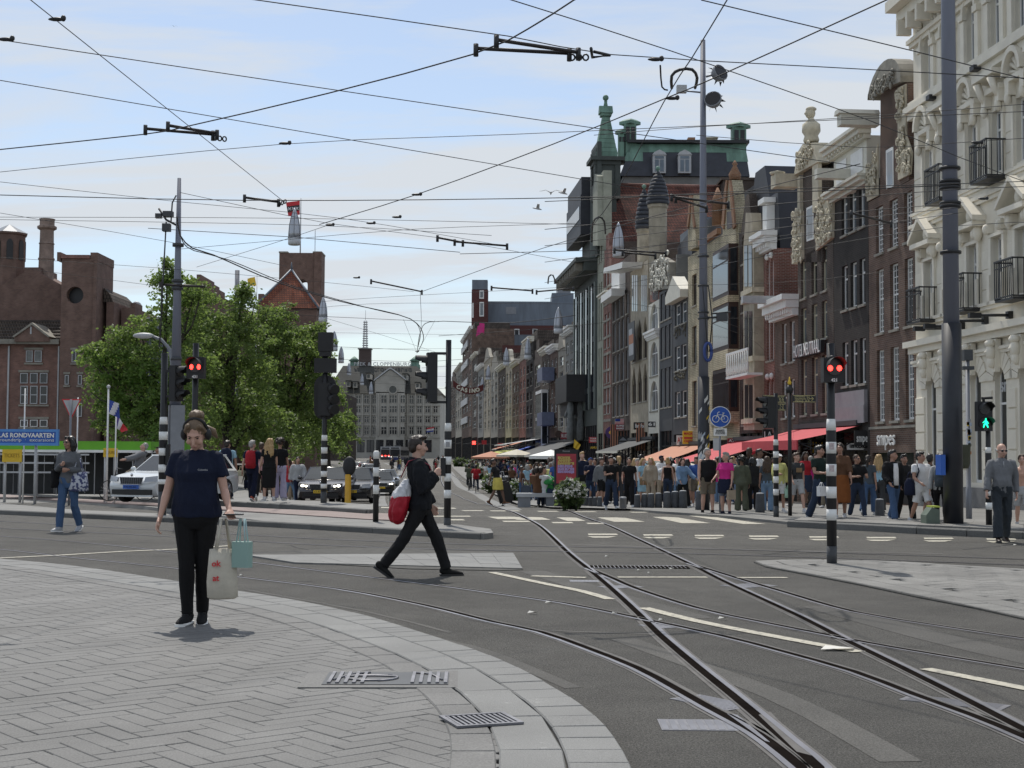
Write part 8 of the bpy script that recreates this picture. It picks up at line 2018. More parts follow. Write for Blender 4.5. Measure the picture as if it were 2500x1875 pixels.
 def hand(s,m,q,wr,d,fingers):
  sd=1 if q=='L'else-1;hp=s.pose.get('hand'+q,'relax')
  d=d.normalized();inw=s.M@Vector((-sd,0,0));
  if hp=='flat':inw=Vector((0,0,1))
  nrm=(inw-d*inw.dot(d)).normalized();spr=d.cross(nrm)*(1 if sd>0 else-1)
  if spr.dot(s.M@Vector((0,-1,0)))<0 and hp!='flat':spr=-spr
  pe=wr+d*.085
  m.tube([wr,wr+d*.03,pe],[(.026,.018),(.036,.019),(.040,.015)],10,up=spr,rnd=True)
  if not fingers:
   m.tube([pe,pe+d*.04+nrm*.012,pe+d*.06+nrm*.035],[(.036,.014),(.034,.013),(.028,.011)],8,up=spr,rnd=True);m.tube([wr+d*.03+spr*.025,wr+d*.075+spr*.045+nrm*.02],[.013,.010],6,rnd=True);return
  curl={'relax':(18,30,25),'fist':(70,85,50),'flat':(12,20,15),'grip':(45,70,45)}[hp]
  for i,(o,L)in enumerate(((.030,.072),(.010,.082),(-.011,.076),(-.031,.060))):
   p=pe+spr*o;a=0;pts=[p-d*.02,p]
   for c,k in zip(curl,(.45,.30,.25)):
    a+=c;p=p+(d*math.cos(R(a))+nrm*math.sin(R(a)))*L*k;pts.append(p)
   m.tube(pts,[.0095,.0098,.0092,.0085,.0075],7,rnd=True)
  b=wr+d*.028+spr*.028;m.tube([b,b+d*.035+spr*.022+nrm*.012,b+d*.065+spr*.020+nrm*.03],[.014,.012,.009],7,rnd=True)
 def head(s,m):
  rot=s.HM;f=1.0
  def ball(c,r):m.ball(s.H(c),tuple(x*s.hs for x in r),14,10,0,rot)
  ball((0,.018,.025),(.073,.092,.092));ball((0,-.022,-.012),(.064,.070,.082));ball((0,-.032,-.062),(.048,.052,.048));ball((0,-.060,-.088),(.024,.022,.020))
  m.tube([s.H((0,-.088,.018)),s.H((0,-.104,-.012)),s.H((0,-.112,-.030))],[.010,.013,.016],7,rnd=True);ball((0,-.086,-.060),(.022,.012,.010));ball((0,-.080,.030),(.052,.016,.012))
  for sx in(-1,1):ball((sx*.072,.012,-.006),(.012,.022,.032));ball((sx*.040,-.068,-.030),(.024,.020,.022))
  # --- clothes
 def top(s,sleeve=.5,inf=.012,hem=.90,neck=1.475,loose=0):
  m=MB();rs=s.torso_rings(inf,hem,neck)
  m.rings(rs,0)
  for q,(sh,el,wr,fd)in s.arms.items():
   if sleeve<=0:continue
   sd=1 if q=='L'else-1;wa=1+(s.w-1)*.8;t=.9 if s.fem else 1;L=sleeve*2
   pts=[sh+s.M@Vector((-sd*.06,.005,.012)),sh+s.M@Vector((-sd*.012,0,.006))];rr=[.050*t+inf*.8,.056*t+inf*.8]
   for k in(.33,.66,1.0):
    if L>=k or k==.33:pts.append(sh.lerp(el,min(k,max(L,.3))));rr.append((.054-.008*k)*wa*t+inf+loose*(.4+.6*k))
   if L<1:pts[-1]=sh.lerp(el,L)
   if L>1:
    for k in(.35,.7,1.0):
     kk=(L-1)*k;pts.append(el.lerp(wr,kk));rr.append((.044-.010*kk)*wa*t+inf+loose)
   m.ball(sh+s.M@Vector((-sd*.014,0,-.010)),rr[1]+.005,10,7);m.tube(pts,rr,12)
  return s.shift(m)
 def trousers(s,length=1.0,inf=.010,flare=0.0,rise=1.0):
  m=MB();m.rings(s.torso_rings(inf+.004,.80,rise),0);wl=1+(s.w-1)*.7
  for q,(hip,kn,an,fd)in s.legs.items():
   full=[(hip+Vector((0,0,.03)),.088),(hip.lerp(kn,.3),.082),(hip.lerp(kn,.7),.066),(kn,.057+flare*.3),(kn.lerp(an,.33),.057+flare*.55),(kn.lerp(an,.7),.048+flare*.8),(kn.lerp(an,1.0)+Vector((0,0,.0)),.042+flare)]
   T_=[0,.15,.35,.5,.66,.85,1.0];pts=[];rr=[]
   for i,((p,r),t)in enumerate(zip(full,T_)):
    if t<=length+1e-6:pts.append(p);rr.append(r*wl+inf)
    else:
     u=(length-T_[i-1])/(t-T_[i-1]);pts.append(full[i-1][0].lerp(p,u));rr.append((full[i-1][1]*(1-u)+r*u)*wl+inf+.012);break
   m.tube(pts,rr,12)
  return s.shift(m)
 def skirt(s,z0=.45,z1=1.02,r0=.20,r1=.0):
  m=MB();rs=[];n=18
  mid=(s.legs['L'][1]+s.legs['R'][1])/2;
  for i in range(7):
   t=i/6;z=z1+(z0-z1)*t;rx=(.165*s.w+.015)*(1-t)+r0*t+.02*math.sin(PI*t);ry=(.125*s.w+.015)*(1-t)+r0*.85*t+.015*math.sin(PI*t);yo=(mid.y)*t*.8
   rs.append([Vector((rx*(1+.05*t*math.sin(j*5))*math.cos(2*PI*j/n),yo+ry*math.sin(2*PI*j/n),z))for j in range(n)])
  m.rings(rs,0);return s.shift(m)
 def shoe(s,q,boot=0):
  m=MB();hip,kn,an,fd=s.legs[q];up=Vector((0,0,1));side=fd.cross(up).normalized();nu=side.cross(fd).normalized()
  h=an-fd*.045-nu*.045;t=an+fd*.19-nu*.058
  m.tube([an-nu*.02-fd*.045,an-nu*.042+fd*.03,an-nu*.05+fd*.11,an-nu*.058+fd*.175],[(.040,.048),(.046,.048),(.048,.036),(.036,.024)],10,up=side,rnd=True)
  m.tube([an+(kn-an).normalized()*(.05+boot),an-nu*.01],[.046,.046],10)
  return s.shift(m)
 def sole(s,q):
  m=MB();hip,kn,an,fd=s.legs[q];side=fd.cross(Vector((0,0,1))).normalized();nu=side.cross(fd).normalized()
  pts=[(-.085,.030),(-.06,.040),(.0,.040),(.08,.046),(.15,.046),(.19,.036),(.215,.015)]
  lo=[an+fd*a-side*b-nu*.088 for a,b in pts]+[an+fd*a+side*b-nu*.088 for a,b in reversed(pts)]
  hi=[p+nu*.026 for p in lo];n=len(lo);m.add(lo+hi,[tuple(range(n)),tuple(range(2*n-1,n-1,-1))]+[(j,(j+1)%n,(j+1)%n+n,j+n)for j in range(n)])
  return s.shift(m)
 def hair(s,style):
  m=MB();rot=s.HM
  def ball(c,r):m.ball(s.H(c),tuple(x*s.hs for x in r),12,9,0,rot)
  if style in('short','crop'):
   ball((0,.028,.042),(.080,.094,.088));ball((0,.062,.0),(.070,.055,.075))
   if style=='short':ball((0,-.035,.098),(.062,.050,.032));ball((.03,-.02,.115),(.04,.05,.025))
  elif style in('long','pony','bun','bob'):
   ball((0,.026,.036),(.083,.096,.092));ball((0,.055,-.01),(.074,.062,.085))
   for sx in(-1,1):m.tube([s.H((sx*.045,-.045,.095)),s.H((sx*.078,-.01,.03)),s.H((sx*.080,.03,-.04))],[.03,.026,.024]if style in('long','bob')else[.022,.013,.010],8,rnd=True)
   if style=='long':
    for x,L in((-.085,.30),(-.045,.36),(0,.38),(.045,.36),(.085,.30)):
     p0=s.H((x*.8,.06,-.01));m.tube([p0,s.H((x,.085,-.10)),s.H((x,.085,-.10))+s.M@Vector((x*.2,.02,-L*.55)),s.H((x,.085,-.10))+s.M@Vector((x*.3,.015,-L*.85))],[.042,.046,.040,.016],8,rnd=True)
   if style=='bob':
    for sx in(-1,1):m.tube([s.H((sx*.07,.0,.04)),s.H((sx*.095,.015,-.05)),s.H((sx*.085,.01,-.13))],[.04,.048,.03],8,rnd=True)
    m.tube([s.H((0,.08,.02)),s.H((0,.10,-.06)),s.H((0,.085,-.14))],[(.07,.05),(.085,.05),(.07,.03)],8,rnd=True,up=s.HM@Vector((1,0,0)))
   if style=='pony':m.tube([s.H((0,.10,.02)),s.H((0,.14,-.02)),s.H((0,.13,-.12)),s.H((.01,.11,-.22))],[.03,.042,.034,.012],8,rnd=True)
   if style=='bun':ball((0,.06,.135),(.055,.045,.036));ball((.02,.075,.12),(.045,.045,.04))
  elif style=='curly':
   r_=random.Random(3)
   for k in range(26):
    a,b=r_.uniform(0,2*PI),r_.uniform(-.5,1.3);ball((.105*math.cos(a)*math.cos(b),.035+.10*math.sin(a)*math.cos(b)*(1 if math.sin(a)>0 else.55),.04+.10*math.sin(b)),(.045,.045,.045))
  elif style=='fringe':
   m.tube([s.H((-.074,.0,.0)),s.H((-.07,.055,.01)),s.H((0,.098,.0)),s.H((.07,.055,.01)),s.H((.074,.0,.0))],[.014,.03,.034,.03,.014],8,rnd=True)
  elif style=='cap':
   ball((0,.02,.045),(.083,.098,.078));m.tube([s.H((0,-.07,.075)),s.H((0,-.15,.06))],[(.062,.012),(.05,.008)],8,up=s.HM@Vector((1,0,0)),rnd=True)
  return s.shift(m)
def remesh(mb,mat,name,vox,smooth=4,fold=0.0,seed=0.0,freq=9.0,dec=None):
 me=mb.mesh(name,mat)
 o=bpy.data.objects.new(name,me)
 md=o.modifiers.new('r','REMESH');md.mode='VOXEL';md.voxel_size=vox;md.use_smooth_shade=True
 sm_=o.modifiers.new('s','SMOOTH');sm_.factor=.5;sm_.iterations=smooth
 out=evaluated(o,name)
 if fold:
  n=len(out.vertices);co=np.empty(n*3,'f');no=np.empty(n*3,'f');out.vertices.foreach_get('co',co);out.vertices.foreach_get('normal',no);co=co.reshape(-1,3);no=no.reshape(-1,3)
  d=np.array([mnoise.fractal(Vector((c[0]*freq+seed,c[1]*freq,c[2]*freq*.45+c[0]*5)),.6,2.0,3)for c in co],'f')
  co+=no*(d*fold)[:,None];out.vertices.foreach_set('co',co.ravel());out.update()
 out.materials.clear();out.materials.append(mat)
 return out
BOT={}
def person(label,loc,h,yaw,pose=None,top=('tee',None),bottom=('trousers',None),hair=('short','brown'),skin='fair',w=1.0,fem=False,shoe=None,sole=None,vox=.014,group=None,fingers=None,face=True):
 f=Fig(pose or{},w,fem);sc=h/1.75
 o=thing('person',label,'person',loc,yaw,group);o.scale=(sc,sc,sc);o['fig']=1;del o['fig']
 fine=vox<=.0105;fg=fine if fingers is None else fingers
 put('body',remesh(f.body(fg),SK[skin],'body',vox,3 if fine else 2),o)
 sd=random.uniform(0,99);fa=.010 if fine else.008
 kind,tm=top
 P_={'tee':dict(sleeve=.30,hem=.90,inf=.018),'polo':dict(sleeve=.32,hem=.88),'long':dict(sleeve=.97,hem=.88,loose=.006),'sweater':dict(sleeve=.97,hem=.87,inf=.016,loose=.005),'jacket':dict(sleeve=.98,hem=.82,inf=.026,loose=.016),'tank':dict(sleeve=0,hem=.92,neck=1.42),'vest':dict(sleeve=0,hem=.86,inf=.03,neck=1.45),'robe':dict(sleeve=.95,hem=.85,inf=.04,loose=.04),'hoodie':dict(sleeve=.98,hem=.86,inf=.03,loose=.018),'sleeves34':dict(sleeve=.62,hem=.88,inf=.02,loose=.01)}[kind]
 nm={'tee':'shirt','polo':'shirt','long':'shirt','sweater':'sweater','jacket':'jacket','tank':'top','vest':'vest','robe':'robe','hoodie':'hoodie','sleeves34':'sweater'}[kind]
 mb=f.top(**P_)
 if kind=='hoodie':mb.join(f.shift(MB().tube([f.T((-.09,.06,1.47)),f.T((0,.12,1.46)),f.T((.09,.06,1.47))],[.045,.06,.045],9,rnd=True)))
 if kind in('sweater','polo'):mb.join(f.shift(MB().tube([f.T((.065*math.cos(t),.01+.06*math.sin(t),1.485))for t in np.linspace(0,2*PI,12)],.018,6)))
 put(nm,remesh(mb,tm,nm,vox,3,fa*(1.3 if kind in('jacket','robe','hoodie')else 1),sd),o)
 kb,bm=bottom
 if kb=='skirt':put('skirt',remesh(f.skirt(*(pose or{}).get('skirt',(.45,1.02,.20))),bm,'skirt',vox,3,fa,sd),o)
 else:
  q={'trousers':dict(),'leggings':dict(inf=.006,rise=.93),'jeans':dict(inf=.008,flare=.012),'wide':dict(inf=.014,flare=.05),'shorts':dict(length=.44,inf=.022),'loose':dict(inf=.014,flare=.028)}[kb]
  nb='shorts'if kb=='shorts'else 'trousers';put(nb,remesh(f.trousers(**q),bm,nb,vox,3,fa*(.5 if kb=='leggings'else 1.1),sd+5),o)
 for q in 'LR':
  s_=put('shoe',remesh(f.shoe(q),shoe or M_black,'shoe',max(vox*.8,.008),2),o)
  f.sole(q).build('sole',sole or M_white,s_)
 if hair[0]!='bald':
  hm=HR[hair[1]]if isinstance(hair[1],str)else hair[1]
  put('cap'if hair[0]=='cap'else 'hair',remesh(f.hair(hair[0]),hm,'hair',max(.007,vox*.7),2,.006 if fine else.013,sd,30),o)
 if face and vox<.02:
  dz=Vector((0,0,f.dz));hb=HR[hair[1]]if isinstance(hair[1],str)else HR['dkbrown']
  for sx in(-1,1):
   MB().ball(f.H((sx*.030,-.083,.010))+dz,(.011,.008,.006),8,6,0,f.HM).build('eye',pm('eye_dark',(.03,.022,.018),.3,.1),o)
   MB().tube([f.H((sx*.014,-.0935,.026))+dz,f.H((sx*.032,-.090,.031))+dz,f.H((sx*.047,-.078,.026))+dz],[.0035,.004,.002],5).build('eyebrow',hb,o)
  MB().tube([f.H((-.022,-.092,-.060))+dz,f.H((0,-.0985,-.058))+dz,f.H((.022,-.092,-.060))+dz],[.002,.0055,.002],6).build('mouth',pm('lips',(.33,.13,.11),.5,.1),o)
 o['_']=0;del o['_']
 return o,f
def shades(o,f):
 d=Vector((0,0,f.dz));m=MB()
 for sx in(-1,1):m.ball(f.H((sx*.034,-.088,.010))+d,(.026,.010,.020),9,6,0,f.HM);m.tube([f.H((sx*.058,-.075,.014))+d,f.H((sx*.074,.01,.016))+d],.004,4)
 m.tube([f.H((-.012,-.096,.014))+d,f.H((.012,-.096,.014))+d],.004,4);m.build('sunglasses',M_black,o)
def attach(name,label,cat,o,mb,mat,group=None):
 """a thing carried by a person: top level, placed where it is carried"""
 t=mb.build(name,mat);t.matrix_world=Matrix.LocRotScale(o.location,o.rotation_euler,o.scale);tag(t,label,cat,group);return t
def backpack(o,f,mat,label,z=1.22,s=1.0):
 d=Vector((0,0,f.dz));m=MB();c=f.T((0,.185,z))+d
 m2=MB().rings([[c+f.M@Vector((.15*s*k*math.cos(2*PI*j/14),.085*s*k*math.sin(2*PI*j/14)-(.02 if zz_>.15 else 0),zz_*s))for j in range(14)]for k,zz_ in((.75,-.25),(1,-.22),(1.05,-.05),(1,.14),(.8,.23),(.4,.27))],0)
 t=attach('backpack',label,'backpack',o,m2,mat)
 st=MB()
 for sx in(-1,1):st.tube([f.T((sx*.09,.11,z+.2))+d,f.T((sx*.10,.06,1.475))+d,f.T((sx*.115,-.05,1.44))+d,f.T((sx*.125,-.125,1.32))+d,f.T((sx*.15,-.05,1.12))+d,f.T((sx*.12,.11,z-.18))+d],(.020,.007),6)
 st.build('strap',mat,t);MB().rings([[c+f.M@Vector((.11*s*math.cos(2*PI*j/12),.05+.07*s*max(0,math.sin(2*PI*j/12)),q*s))for j in range(12)]for q in(-.2,-.02)],0).build('front_pocket',mat,t)
 return t
def sbag(name,label,o,pos,w,hgt,dep,mat,hmat=None,handle=.12,top=None,yaw=0,paper=False):
 """bag hanging from a hand; pos is the place of the hand"""
 q=Ra(yaw,'Z');m=MB();p=Vector(pos);z1=-handle;z0=-handle-hgt;n=16
 def ring(k,z,sq=.5):
  out=[]
  for j in range(n):
   a=2*PI*j/n;c,s_=math.cos(a),math.sin(a);x=math.copysign(abs(c)**sq,c)*w/2*k;y=math.copysign(abs(s_)**sq,s_)*dep/2*k
   out.append(p+q@Vector((x+(0 if paper else.01*math.sin(z*40+j)),y*(1 if z<z1-.02 or paper else.4),z)))
  return out
 if paper:m.rings([ring(1,z0,.15),ring(1,z1,.15)],0,True,False)
 else:m.rings([ring(.8,z0),ring(1.02,z0+.04*hgt),ring(1.05,z0+hgt*.35),ring(.98,z0+hgt*.7),ring(.92,z1)],0)
 t=attach(name,label,'bag',o,m,mat)
 h=MB()
 for sy in(-1,1):h.tube([p+q@Vector((-w*.25,sy*dep*.3,z1)),p+q@Vector((-.02,sy*.01,-.01)),p+q@Vector((.02,sy*.01,-.01)),p+q@Vector((w*.25,sy*dep*.3,z1))],.007 if paper else.010,5)
 h.build('handle',hmat or mat,t)
 return t
def feet(px,py,dz=0.0):g=G(px,py);return Vector((g.x,g.y,g.z+dz))
def hand_of(f,q,k=.07):sh,el,wr,fd=f.arms[q];return wr+fd*k+Vector((0,0,f.dz))
C_={}
def c(name):
 tab={'navy':(.010,.014,.035),'black':(.010,.010,.011),'softblack':(.018,.018,.019),'charcoal':(.045,.047,.05),'grey':(.17,.175,.18),'heather':(.16,.165,.175),'ltgrey':(.38,.385,.39),'white':(.68,.68,.68),'denim':(.055,.10,.19),'dkdenim':(.025,.038,.07),'ltdenim':(.16,.25,.38),'red':(.35,.02,.03),'pink':(.55,.03,.22),'palepink':(.50,.28,.30),'khaki':(.17,.145,.11),'olive':(.09,.10,.07),'brown':(.11,.055,.03),'rust':(.22,.075,.022),'cream':(.48,.44,.36),'yellow':(.62,.52,.12),'lemon':(.60,.58,.22),'blue':(.04,.09,.28),'sky':(.28,.45,.55),'lilac':(.40,.37,.50),'green':(.04,.25,.07),'dkgreen':(.012,.022,.018),'camel':(.24,.16,.09),'teal':(.10,.24,.24),'beige':(.34,.28,.21),'slate':(.06,.075,.09)}
 return cloth('cloth_'+name,tab[name])
STAND=dict(legL=(3,4,3,0,10),legR=(-2,3,3,0,10))
WALK=dict(legL=(22,8,1,-8,5),legR=(-14,14,1,24,5),armL=(-16,10,9,3),armR=(18,22,9,4),lean=-3)
WALK2=dict(legR=(20,8,1,-6,5),legL=(-15,16,1,26,5),armR=(-14,10,9,3),armL=(16,20,9,4),lean=-3)
PHONE=dict(STAND,armR=(22,88,8,20),hp=-18)
# ---- the woman with headphones, walking towards us
pose=dict(legR=(8,8,-4.2,0,9),legL=(-3,9,-4.2,8,9),armR=(4,18,13,4),armL=(2,46,13,-6),hp=28,hs=1.12,straight=.03,handR='relax',handL='flat',lean=0,belly=.015)
pose['hp']=31
loc=feet(474,1531,.032)
o,f=person('woman in navy T-shirt and black leggings with headphones, looking down at her phone',loc,1.765,R(0),pose,('tee',cloth('navy_tshirt',(.008,.012,.030))),('leggings',cloth('black_leggings',(.007,.007,.008))),('bun',HR['ltbrown']),'fair',1.11,True,cloth('black_shoe',(.012,.012,.013)),M_white,.0085)
d=Vector((0,0,f.dz))
m=MB().tube([f.H((.088*math.cos(t),.012,.018+.108*math.sin(t)))+d for t in np.linspace(R(-5),R(185),17)],[(.009,.018)]*17,8,up=f.HM@Vector((0,1,0)))
hd=attach('headphones','black over-ear headphones worn by the woman in the navy T-shirt','headphones',o,m,M_black_sat)
for sx in(-1,1):MB().ball(f.H((sx*.092,.006,-.004))+d,(.030,.044,.054),12,8,0,f.HM).build('ear_cup',M_black_sat,hd)
m=MB()
m.tube([f.H((.05,.10,.0))+d,f.H((.10,.13,-.05))+d,f.H((.13,.13,-.11))+d],[.03,.034,.01],8)
m.build('loose_strands',HR['ltbrown'],o)
t=text('Columbia',M_lgrey,o,(.085,0,0),size=.022,ext=.0005,name='chest_print');sh=f.T((.085,-.158,1.305))+d;t.location=(.095,-.165*1.2,sh.z)
for q in 'LR':
 hip,kn,an,fd=f.legs[q];MB().tube([an+fd*.05+d+Vector((x,0,-.002))for x in(-.03,0,.03)],.006,5).tube([an+fd*.03+d+Vector((x,0,.012+abs(x)*.3))for x in(-.05,-.02,.02,.05)],.003,4).build('shoe_lace',M_black,o)
 MB().tube([an+fd*a+d+Vector((sx*.045,0,-.072))for a,sx in((.20,.3),(.14,1),(.05,.9),(-.04,.8))],.012,5).build('white_shoe_trim',M_white,o)
hp=hand_of(f,'L',.10)
ph=attach('phone','dark phone lying flat in the hand of the woman in navy','phone',o,MB().cbox(hp+Vector((.02,-.02,.028)),(.16,.085,.010)),M_black)
tb=sbag('tote_bag','cream cotton tote bag with red lettering hanging from her hand',o,hp+Vector((-.065,.0,-.0)),.235,.42,.10,cloth('cream_canvas',(.52,.48,.40)),None,.26,yaw=25)
for i,(s,zz_)in enumerate((('ok',-.38),('at',-.50))):tt=text(s,M_red,tb,(0,0,0),size=.07,ext=.001,bold=.002,name='red_lettering');tt.location=hp+Vector((-.105,-.088,zz_+.0));tt.rotation_euler=(0,0,R(22))
gb=sbag('gift_bag','mint green paper gift bag with ribbon handles beside the cream tote',o,hp+Vector((.095,-.005,-.0)),.16,.215,.085,pm('mint_paper',(.25,.38,.34),.6,.06),pm('pale_ribbon',(.40,.55,.56),.6,.05),.20,yaw=-20,paper=True)
# ---- the man with the drawstring bag
pose=dict(legL=(27,8,1,0,4),legR=(-26,12,1,34,4),armL=(6,20,8,6),armR=(6,128,10,40),hy=18,hp=4,lean=-4,handR='fist')
loc=feet(1025,1408,.0)
o,f=person('man in black hooded jacket striding to the right with a red and white drawstring bag',loc,1.77,R(97),pose,('hoodie',cloth('black_jacket_cloth',(.010,.011,.014))),('jeans',cloth('black_jeans',(.012,.012,.013))),('short',HR['dkbrown']),'fair',1.06,False,cloth('black_trainers',(.010,.010,.010)),M_black,.009)
d=Vector((0,0,f.dz));m=MB()
rr=random.Random(4)
for k in range(26):x=rr.uniform(-.055,.055);y=rr.uniform(-.08,.04);m.tube([f.H((x,y,.088))+d,f.H((x*1.1,y-.025,.125+rr.uniform(-.012,.012)))+d],[.017,.006],5)
m.build('hair_tufts',HR['dkbrown'],o)
cb=f.T((-.06,.24,.99))+d
def dring(z,r):t=(z+.3)/.6;return[cb+f.M@Vector((r*.8*math.cos(2*PI*j/18),r*.62*math.sin(2*PI*j/18)*(1.25 if math.sin(2*PI*j/18)>0 else.8)+.06*(1-t)-.10*t,z))for j in range(18)]
red=MB().rings([dring(-.27,.06),dring(-.23,.14),dring(-.12,.19),dring(-.01,.20),dring(.05,.185)],0);wht=MB().rings([dring(.045,.187),dring(.11,.165),dring(.17,.12),dring(.23,.07),dring(.26,.05)],0)
bm_=bpy.data.objects.new('drawstring_bag',remesh(red,cloth('red_nylon',(.38,.015,.03),.5),'drawstring_bag',.012,3,.022,2,9));COL.objects.link(bm_);bm_.matrix_world=Matrix.LocRotScale(o.location,o.rotation_euler,o.scale);bag=tag(bm_,'red and white drawstring bag slung on the back of the man in black','bag')
put('white_top',remesh(wht,cloth('white_nylon',(.62,.62,.64),.5),'white_top',.012,3,.020,7,12),bag)
for sx in(-.06,.05):MB().tube([cb+Vector((0,0,.28)),f.T((sx-.06,.12,1.46))+d,f.T((sx-.06,.02,1.49))+d,f.T((sx-.05,-.125,1.40))+d,f.T((sx-.03,-.155,1.30))+d],(.014,.007),6).build('cord',pm('dark_red_cord',(.20,.012,.03),.6,.1),bag)
# ---- the woman in jeans on the left
pose=dict(legL=(-6,22,0,22,8),legR=(12,6,1,-4,6),armL=(2,92,8,42),armR=(12,108,6,42),hy=-32,twist=8,handL='fist',handR='fist')
loc=feet(166,1298,.0)
o,f=person('dark-haired woman in grey shirt, jeans and sunglasses carrying a patterned bag',loc,1.80,R(-14),pose,('long',cloth('grey_shirt',(.12,.125,.135))),('jeans',c('denim')),('bob','black'),'tan',1.04,True,pm('silver_trainers',(.35,.36,.38),.5,.2),M_white,.0105)
shades(o,f);d=Vector((0,0,f.dz))
def spotted():
 m,t,b=newmat('blue_spotted_cloth');co=node(t,'ShaderNodeTexCoord');v=node(t,'ShaderNodeTexNoise');v.inputs['Scale'].default_value=16;v.inputs['Detail'].default_value=1;cr_=node(t,'ShaderNodeValToRGB');e=cr_.color_ramp.elements
 e[0].position=.48;e[0].color=(.48,.50,.56,1);e[1].position=.53;e[1].color=(.055,.065,.15,1);t.links.new(co.outputs['Object'],v.inputs['Vector']);t.links.new(v.outputs['Fac'],cr_.inputs[0]);t.links.new(cr_.outputs[0],b.inputs['Base Color']);b.inputs['Roughness'].default_value=.8
 return m
M_spot=spotted()
sbag('shoulder_bag','blue and white patterned cloth bag on the shoulder of the woman in jeans',o,f.T((.20,-.04,1.36))+d,.34,.36,.14,M_spot,None,.26,yaw=10);sbag('shoulder_bag','black shoulder bag of the woman in jeans',o,f.T((-.235,-.03,1.38))+d,.20,.34,.11,c('black'),None,.24,yaw=60)
# ---- the man in the grey sweater on the right
pose=dict(legL=(-8,16,2,18,8),legR=(14,6,2,-4,8),armL=(-10,16,10,6),armR=(10,14,12,2),hy=12,hp=8,belly=.05)
loc=feet(2447,1324,.0)
o,f=person('bald older man in grey half-zip sweater and sunglasses stepping off the kerb',loc,1.74,R(-4),pose,('sweater',c('heather')),('loose',cloth('dark_grey_trousers',(.035,.042,.05))),('fringe','grey'),'fair',1.05,False,pm('dark_brown_leather',(.03,.018,.012),.4,.2),M_black,.0105);shades(o,f)
MB().tube([f.T((0,-.148,1.44))+Vector((0,0,f.dz)),f.T((0,-.165,1.34))+Vector((0,0,f.dz))],.006,5).build('zip',M_lgrey,o);
# ---- figures of middle distance: (label, px, foot py, head py, yaw, pose, top, bottom, hair, skin, w, fem)
def mid(label,px,fy,hy_,yaw,pose,top,bottom,hair,skin='fair',w=1.0,fem=False,shoe=None,vox=.016,dz=.06,sg=False,group=None):
 g=feet(px,fy,0);h=(fy-hy_)/FPX*g.y;h=max(1.52,min(1.92,h))
 if g.y>40 or px>1900:g.z=terr(g.y)+(.06 if px>1240 else dz)
 o,f=person(label,g,h,R(yaw),pose,top,bottom,hair,skin,w,fem,shoe,None,vox,group)
 if sg:shades(o,f)
 return o,f
W_=pm('white_trainers',(.55,.55,.56),.6,.1)
mid('stout balding man in black vest and khaki shorts standing by the cycle sign',1728,1257,1097,12,dict(STAND,armL=(8,20,8,8),hy=10,belly=.08),('vest',c('black')),('shorts',c('khaki')),('crop','grey'),'fair',1.18,False,c('black'))[0]
o,f=mid('woman in bright pink T-shirt, navy sweater tied round her waist',1772,1259,1107,-38,dict(STAND,armR=(16,40,9,6),hy=-20),('tee',c('pink')),('shorts',cloth('grey_blue_shorts',(.14,.17,.22))),('short','grey'),'fair',1.16,True,c('navy'))
put('tied_sweater',remesh(f.skirt(.62,1.02,.235),c('navy'),'tied_sweater',.016,3,.01,3),o);sbag('paper_bag','brown paper carrier bag held by the woman in pink',o,hand_of(f,'L'),.24,.26,.10,c('beige'),None,.12,yaw=60,paper=True)
mid('young woman in slate top and light jeans seen from behind by the banded post',1873,1253,1140,170,STAND,('tee',c('slate')),('wide',c('ltdenim')),('long','brown'),'tan',.98,True,c('black'))
o,f=mid('person in lemon yellow jacket and white shorts behind the banded post',1903,1256,1142,10,dict(STAND,armR=(20,70,8,20)),('jacket',c('lemon')),('shorts',c('white')),('cap',c('white')),'tan',.98,True,W_);sbag('carrier_bag','pale green carrier bag beside the finger post',o,hand_of(f,'L'),.26,.28,.1,pm('mint_plastic',(.35,.55,.42),.4,.1),None,.12,yaw=20)
o,f=mid('young man in charcoal printed T-shirt and white shorts right of the finger post',1946,1257,1110,14,dict(WALK,hy=20),('tee',c('charcoal')),('shorts',c('ltgrey')),('short','brown'),'fair',1.0,False,W_)
MB().cbox(Vector((0,-.152,f.T((0,0,1.26)).z+f.dz)),(.18,.012,.13)).build('chest_print',c('camel'),o);MB().tube([f.T((.14,-.06,1.46))+Vector((0,0,f.dz)),f.T((.0,-.160,1.24))+Vector((0,0,f.dz)),f.T((-.16,-.10,1.02))+Vector((0,0,f.dz))],.016,5).build('cross_body_strap',M_black,o)
o,f=mid('man in dark green T-shirt and faded jeans, half behind the red-signal post',2004,1277,1093,30,dict(WALK,armR=(15,70,8,20),hy=25),('tee',c('dkgreen')),('loose',c('dkdenim')),('short','black'),'tan',1.05,False,W_);sbag('carrier_bag','white paper carrier bag left of the red-signal post',feet(0,1290)and o,hand_of(f,'R')+Vector((-.15,0,-.2)),.26,.22,.1,c('white'),None,.1,yaw=15,paper=True)
mid('woman in brown cardigan and rust-coloured dress, half behind the red-signal post',2052,1277,1087,-12,dict(WALK2,skirt=(.42,1.04,.23),hy=-18),('sleeves34',c('brown')),('skirt',c('rust')),('pony','dkbrown'),'tan',1.0,True,W_)
mid('man in black polo shirt, jeans and sunglasses reading a leaflet',2094,1272,1119,8,dict(WALK,armR=(20,72,8,25),armL=(20,76,8,30),hy=20),('polo',c('black')),('jeans',c('dkdenim')),('crop','brown'),'tan',1.06,False,W_,sg=True)
mid('young blonde woman in pale blue tank top and charcoal trousers seen from behind',2146,1258,1128,160,STAND,('tank',c('sky')),('wide',c('charcoal')),('long','blond'),'fair',.98,True,c('black'))
mid('woman in blue jeans behind the man in the black polo',2122,1262,1150,150,WALK2,('tee',c('slate')),('wide',c('denim')),('pony','dkbrown'),'tan',.98,True,W_)
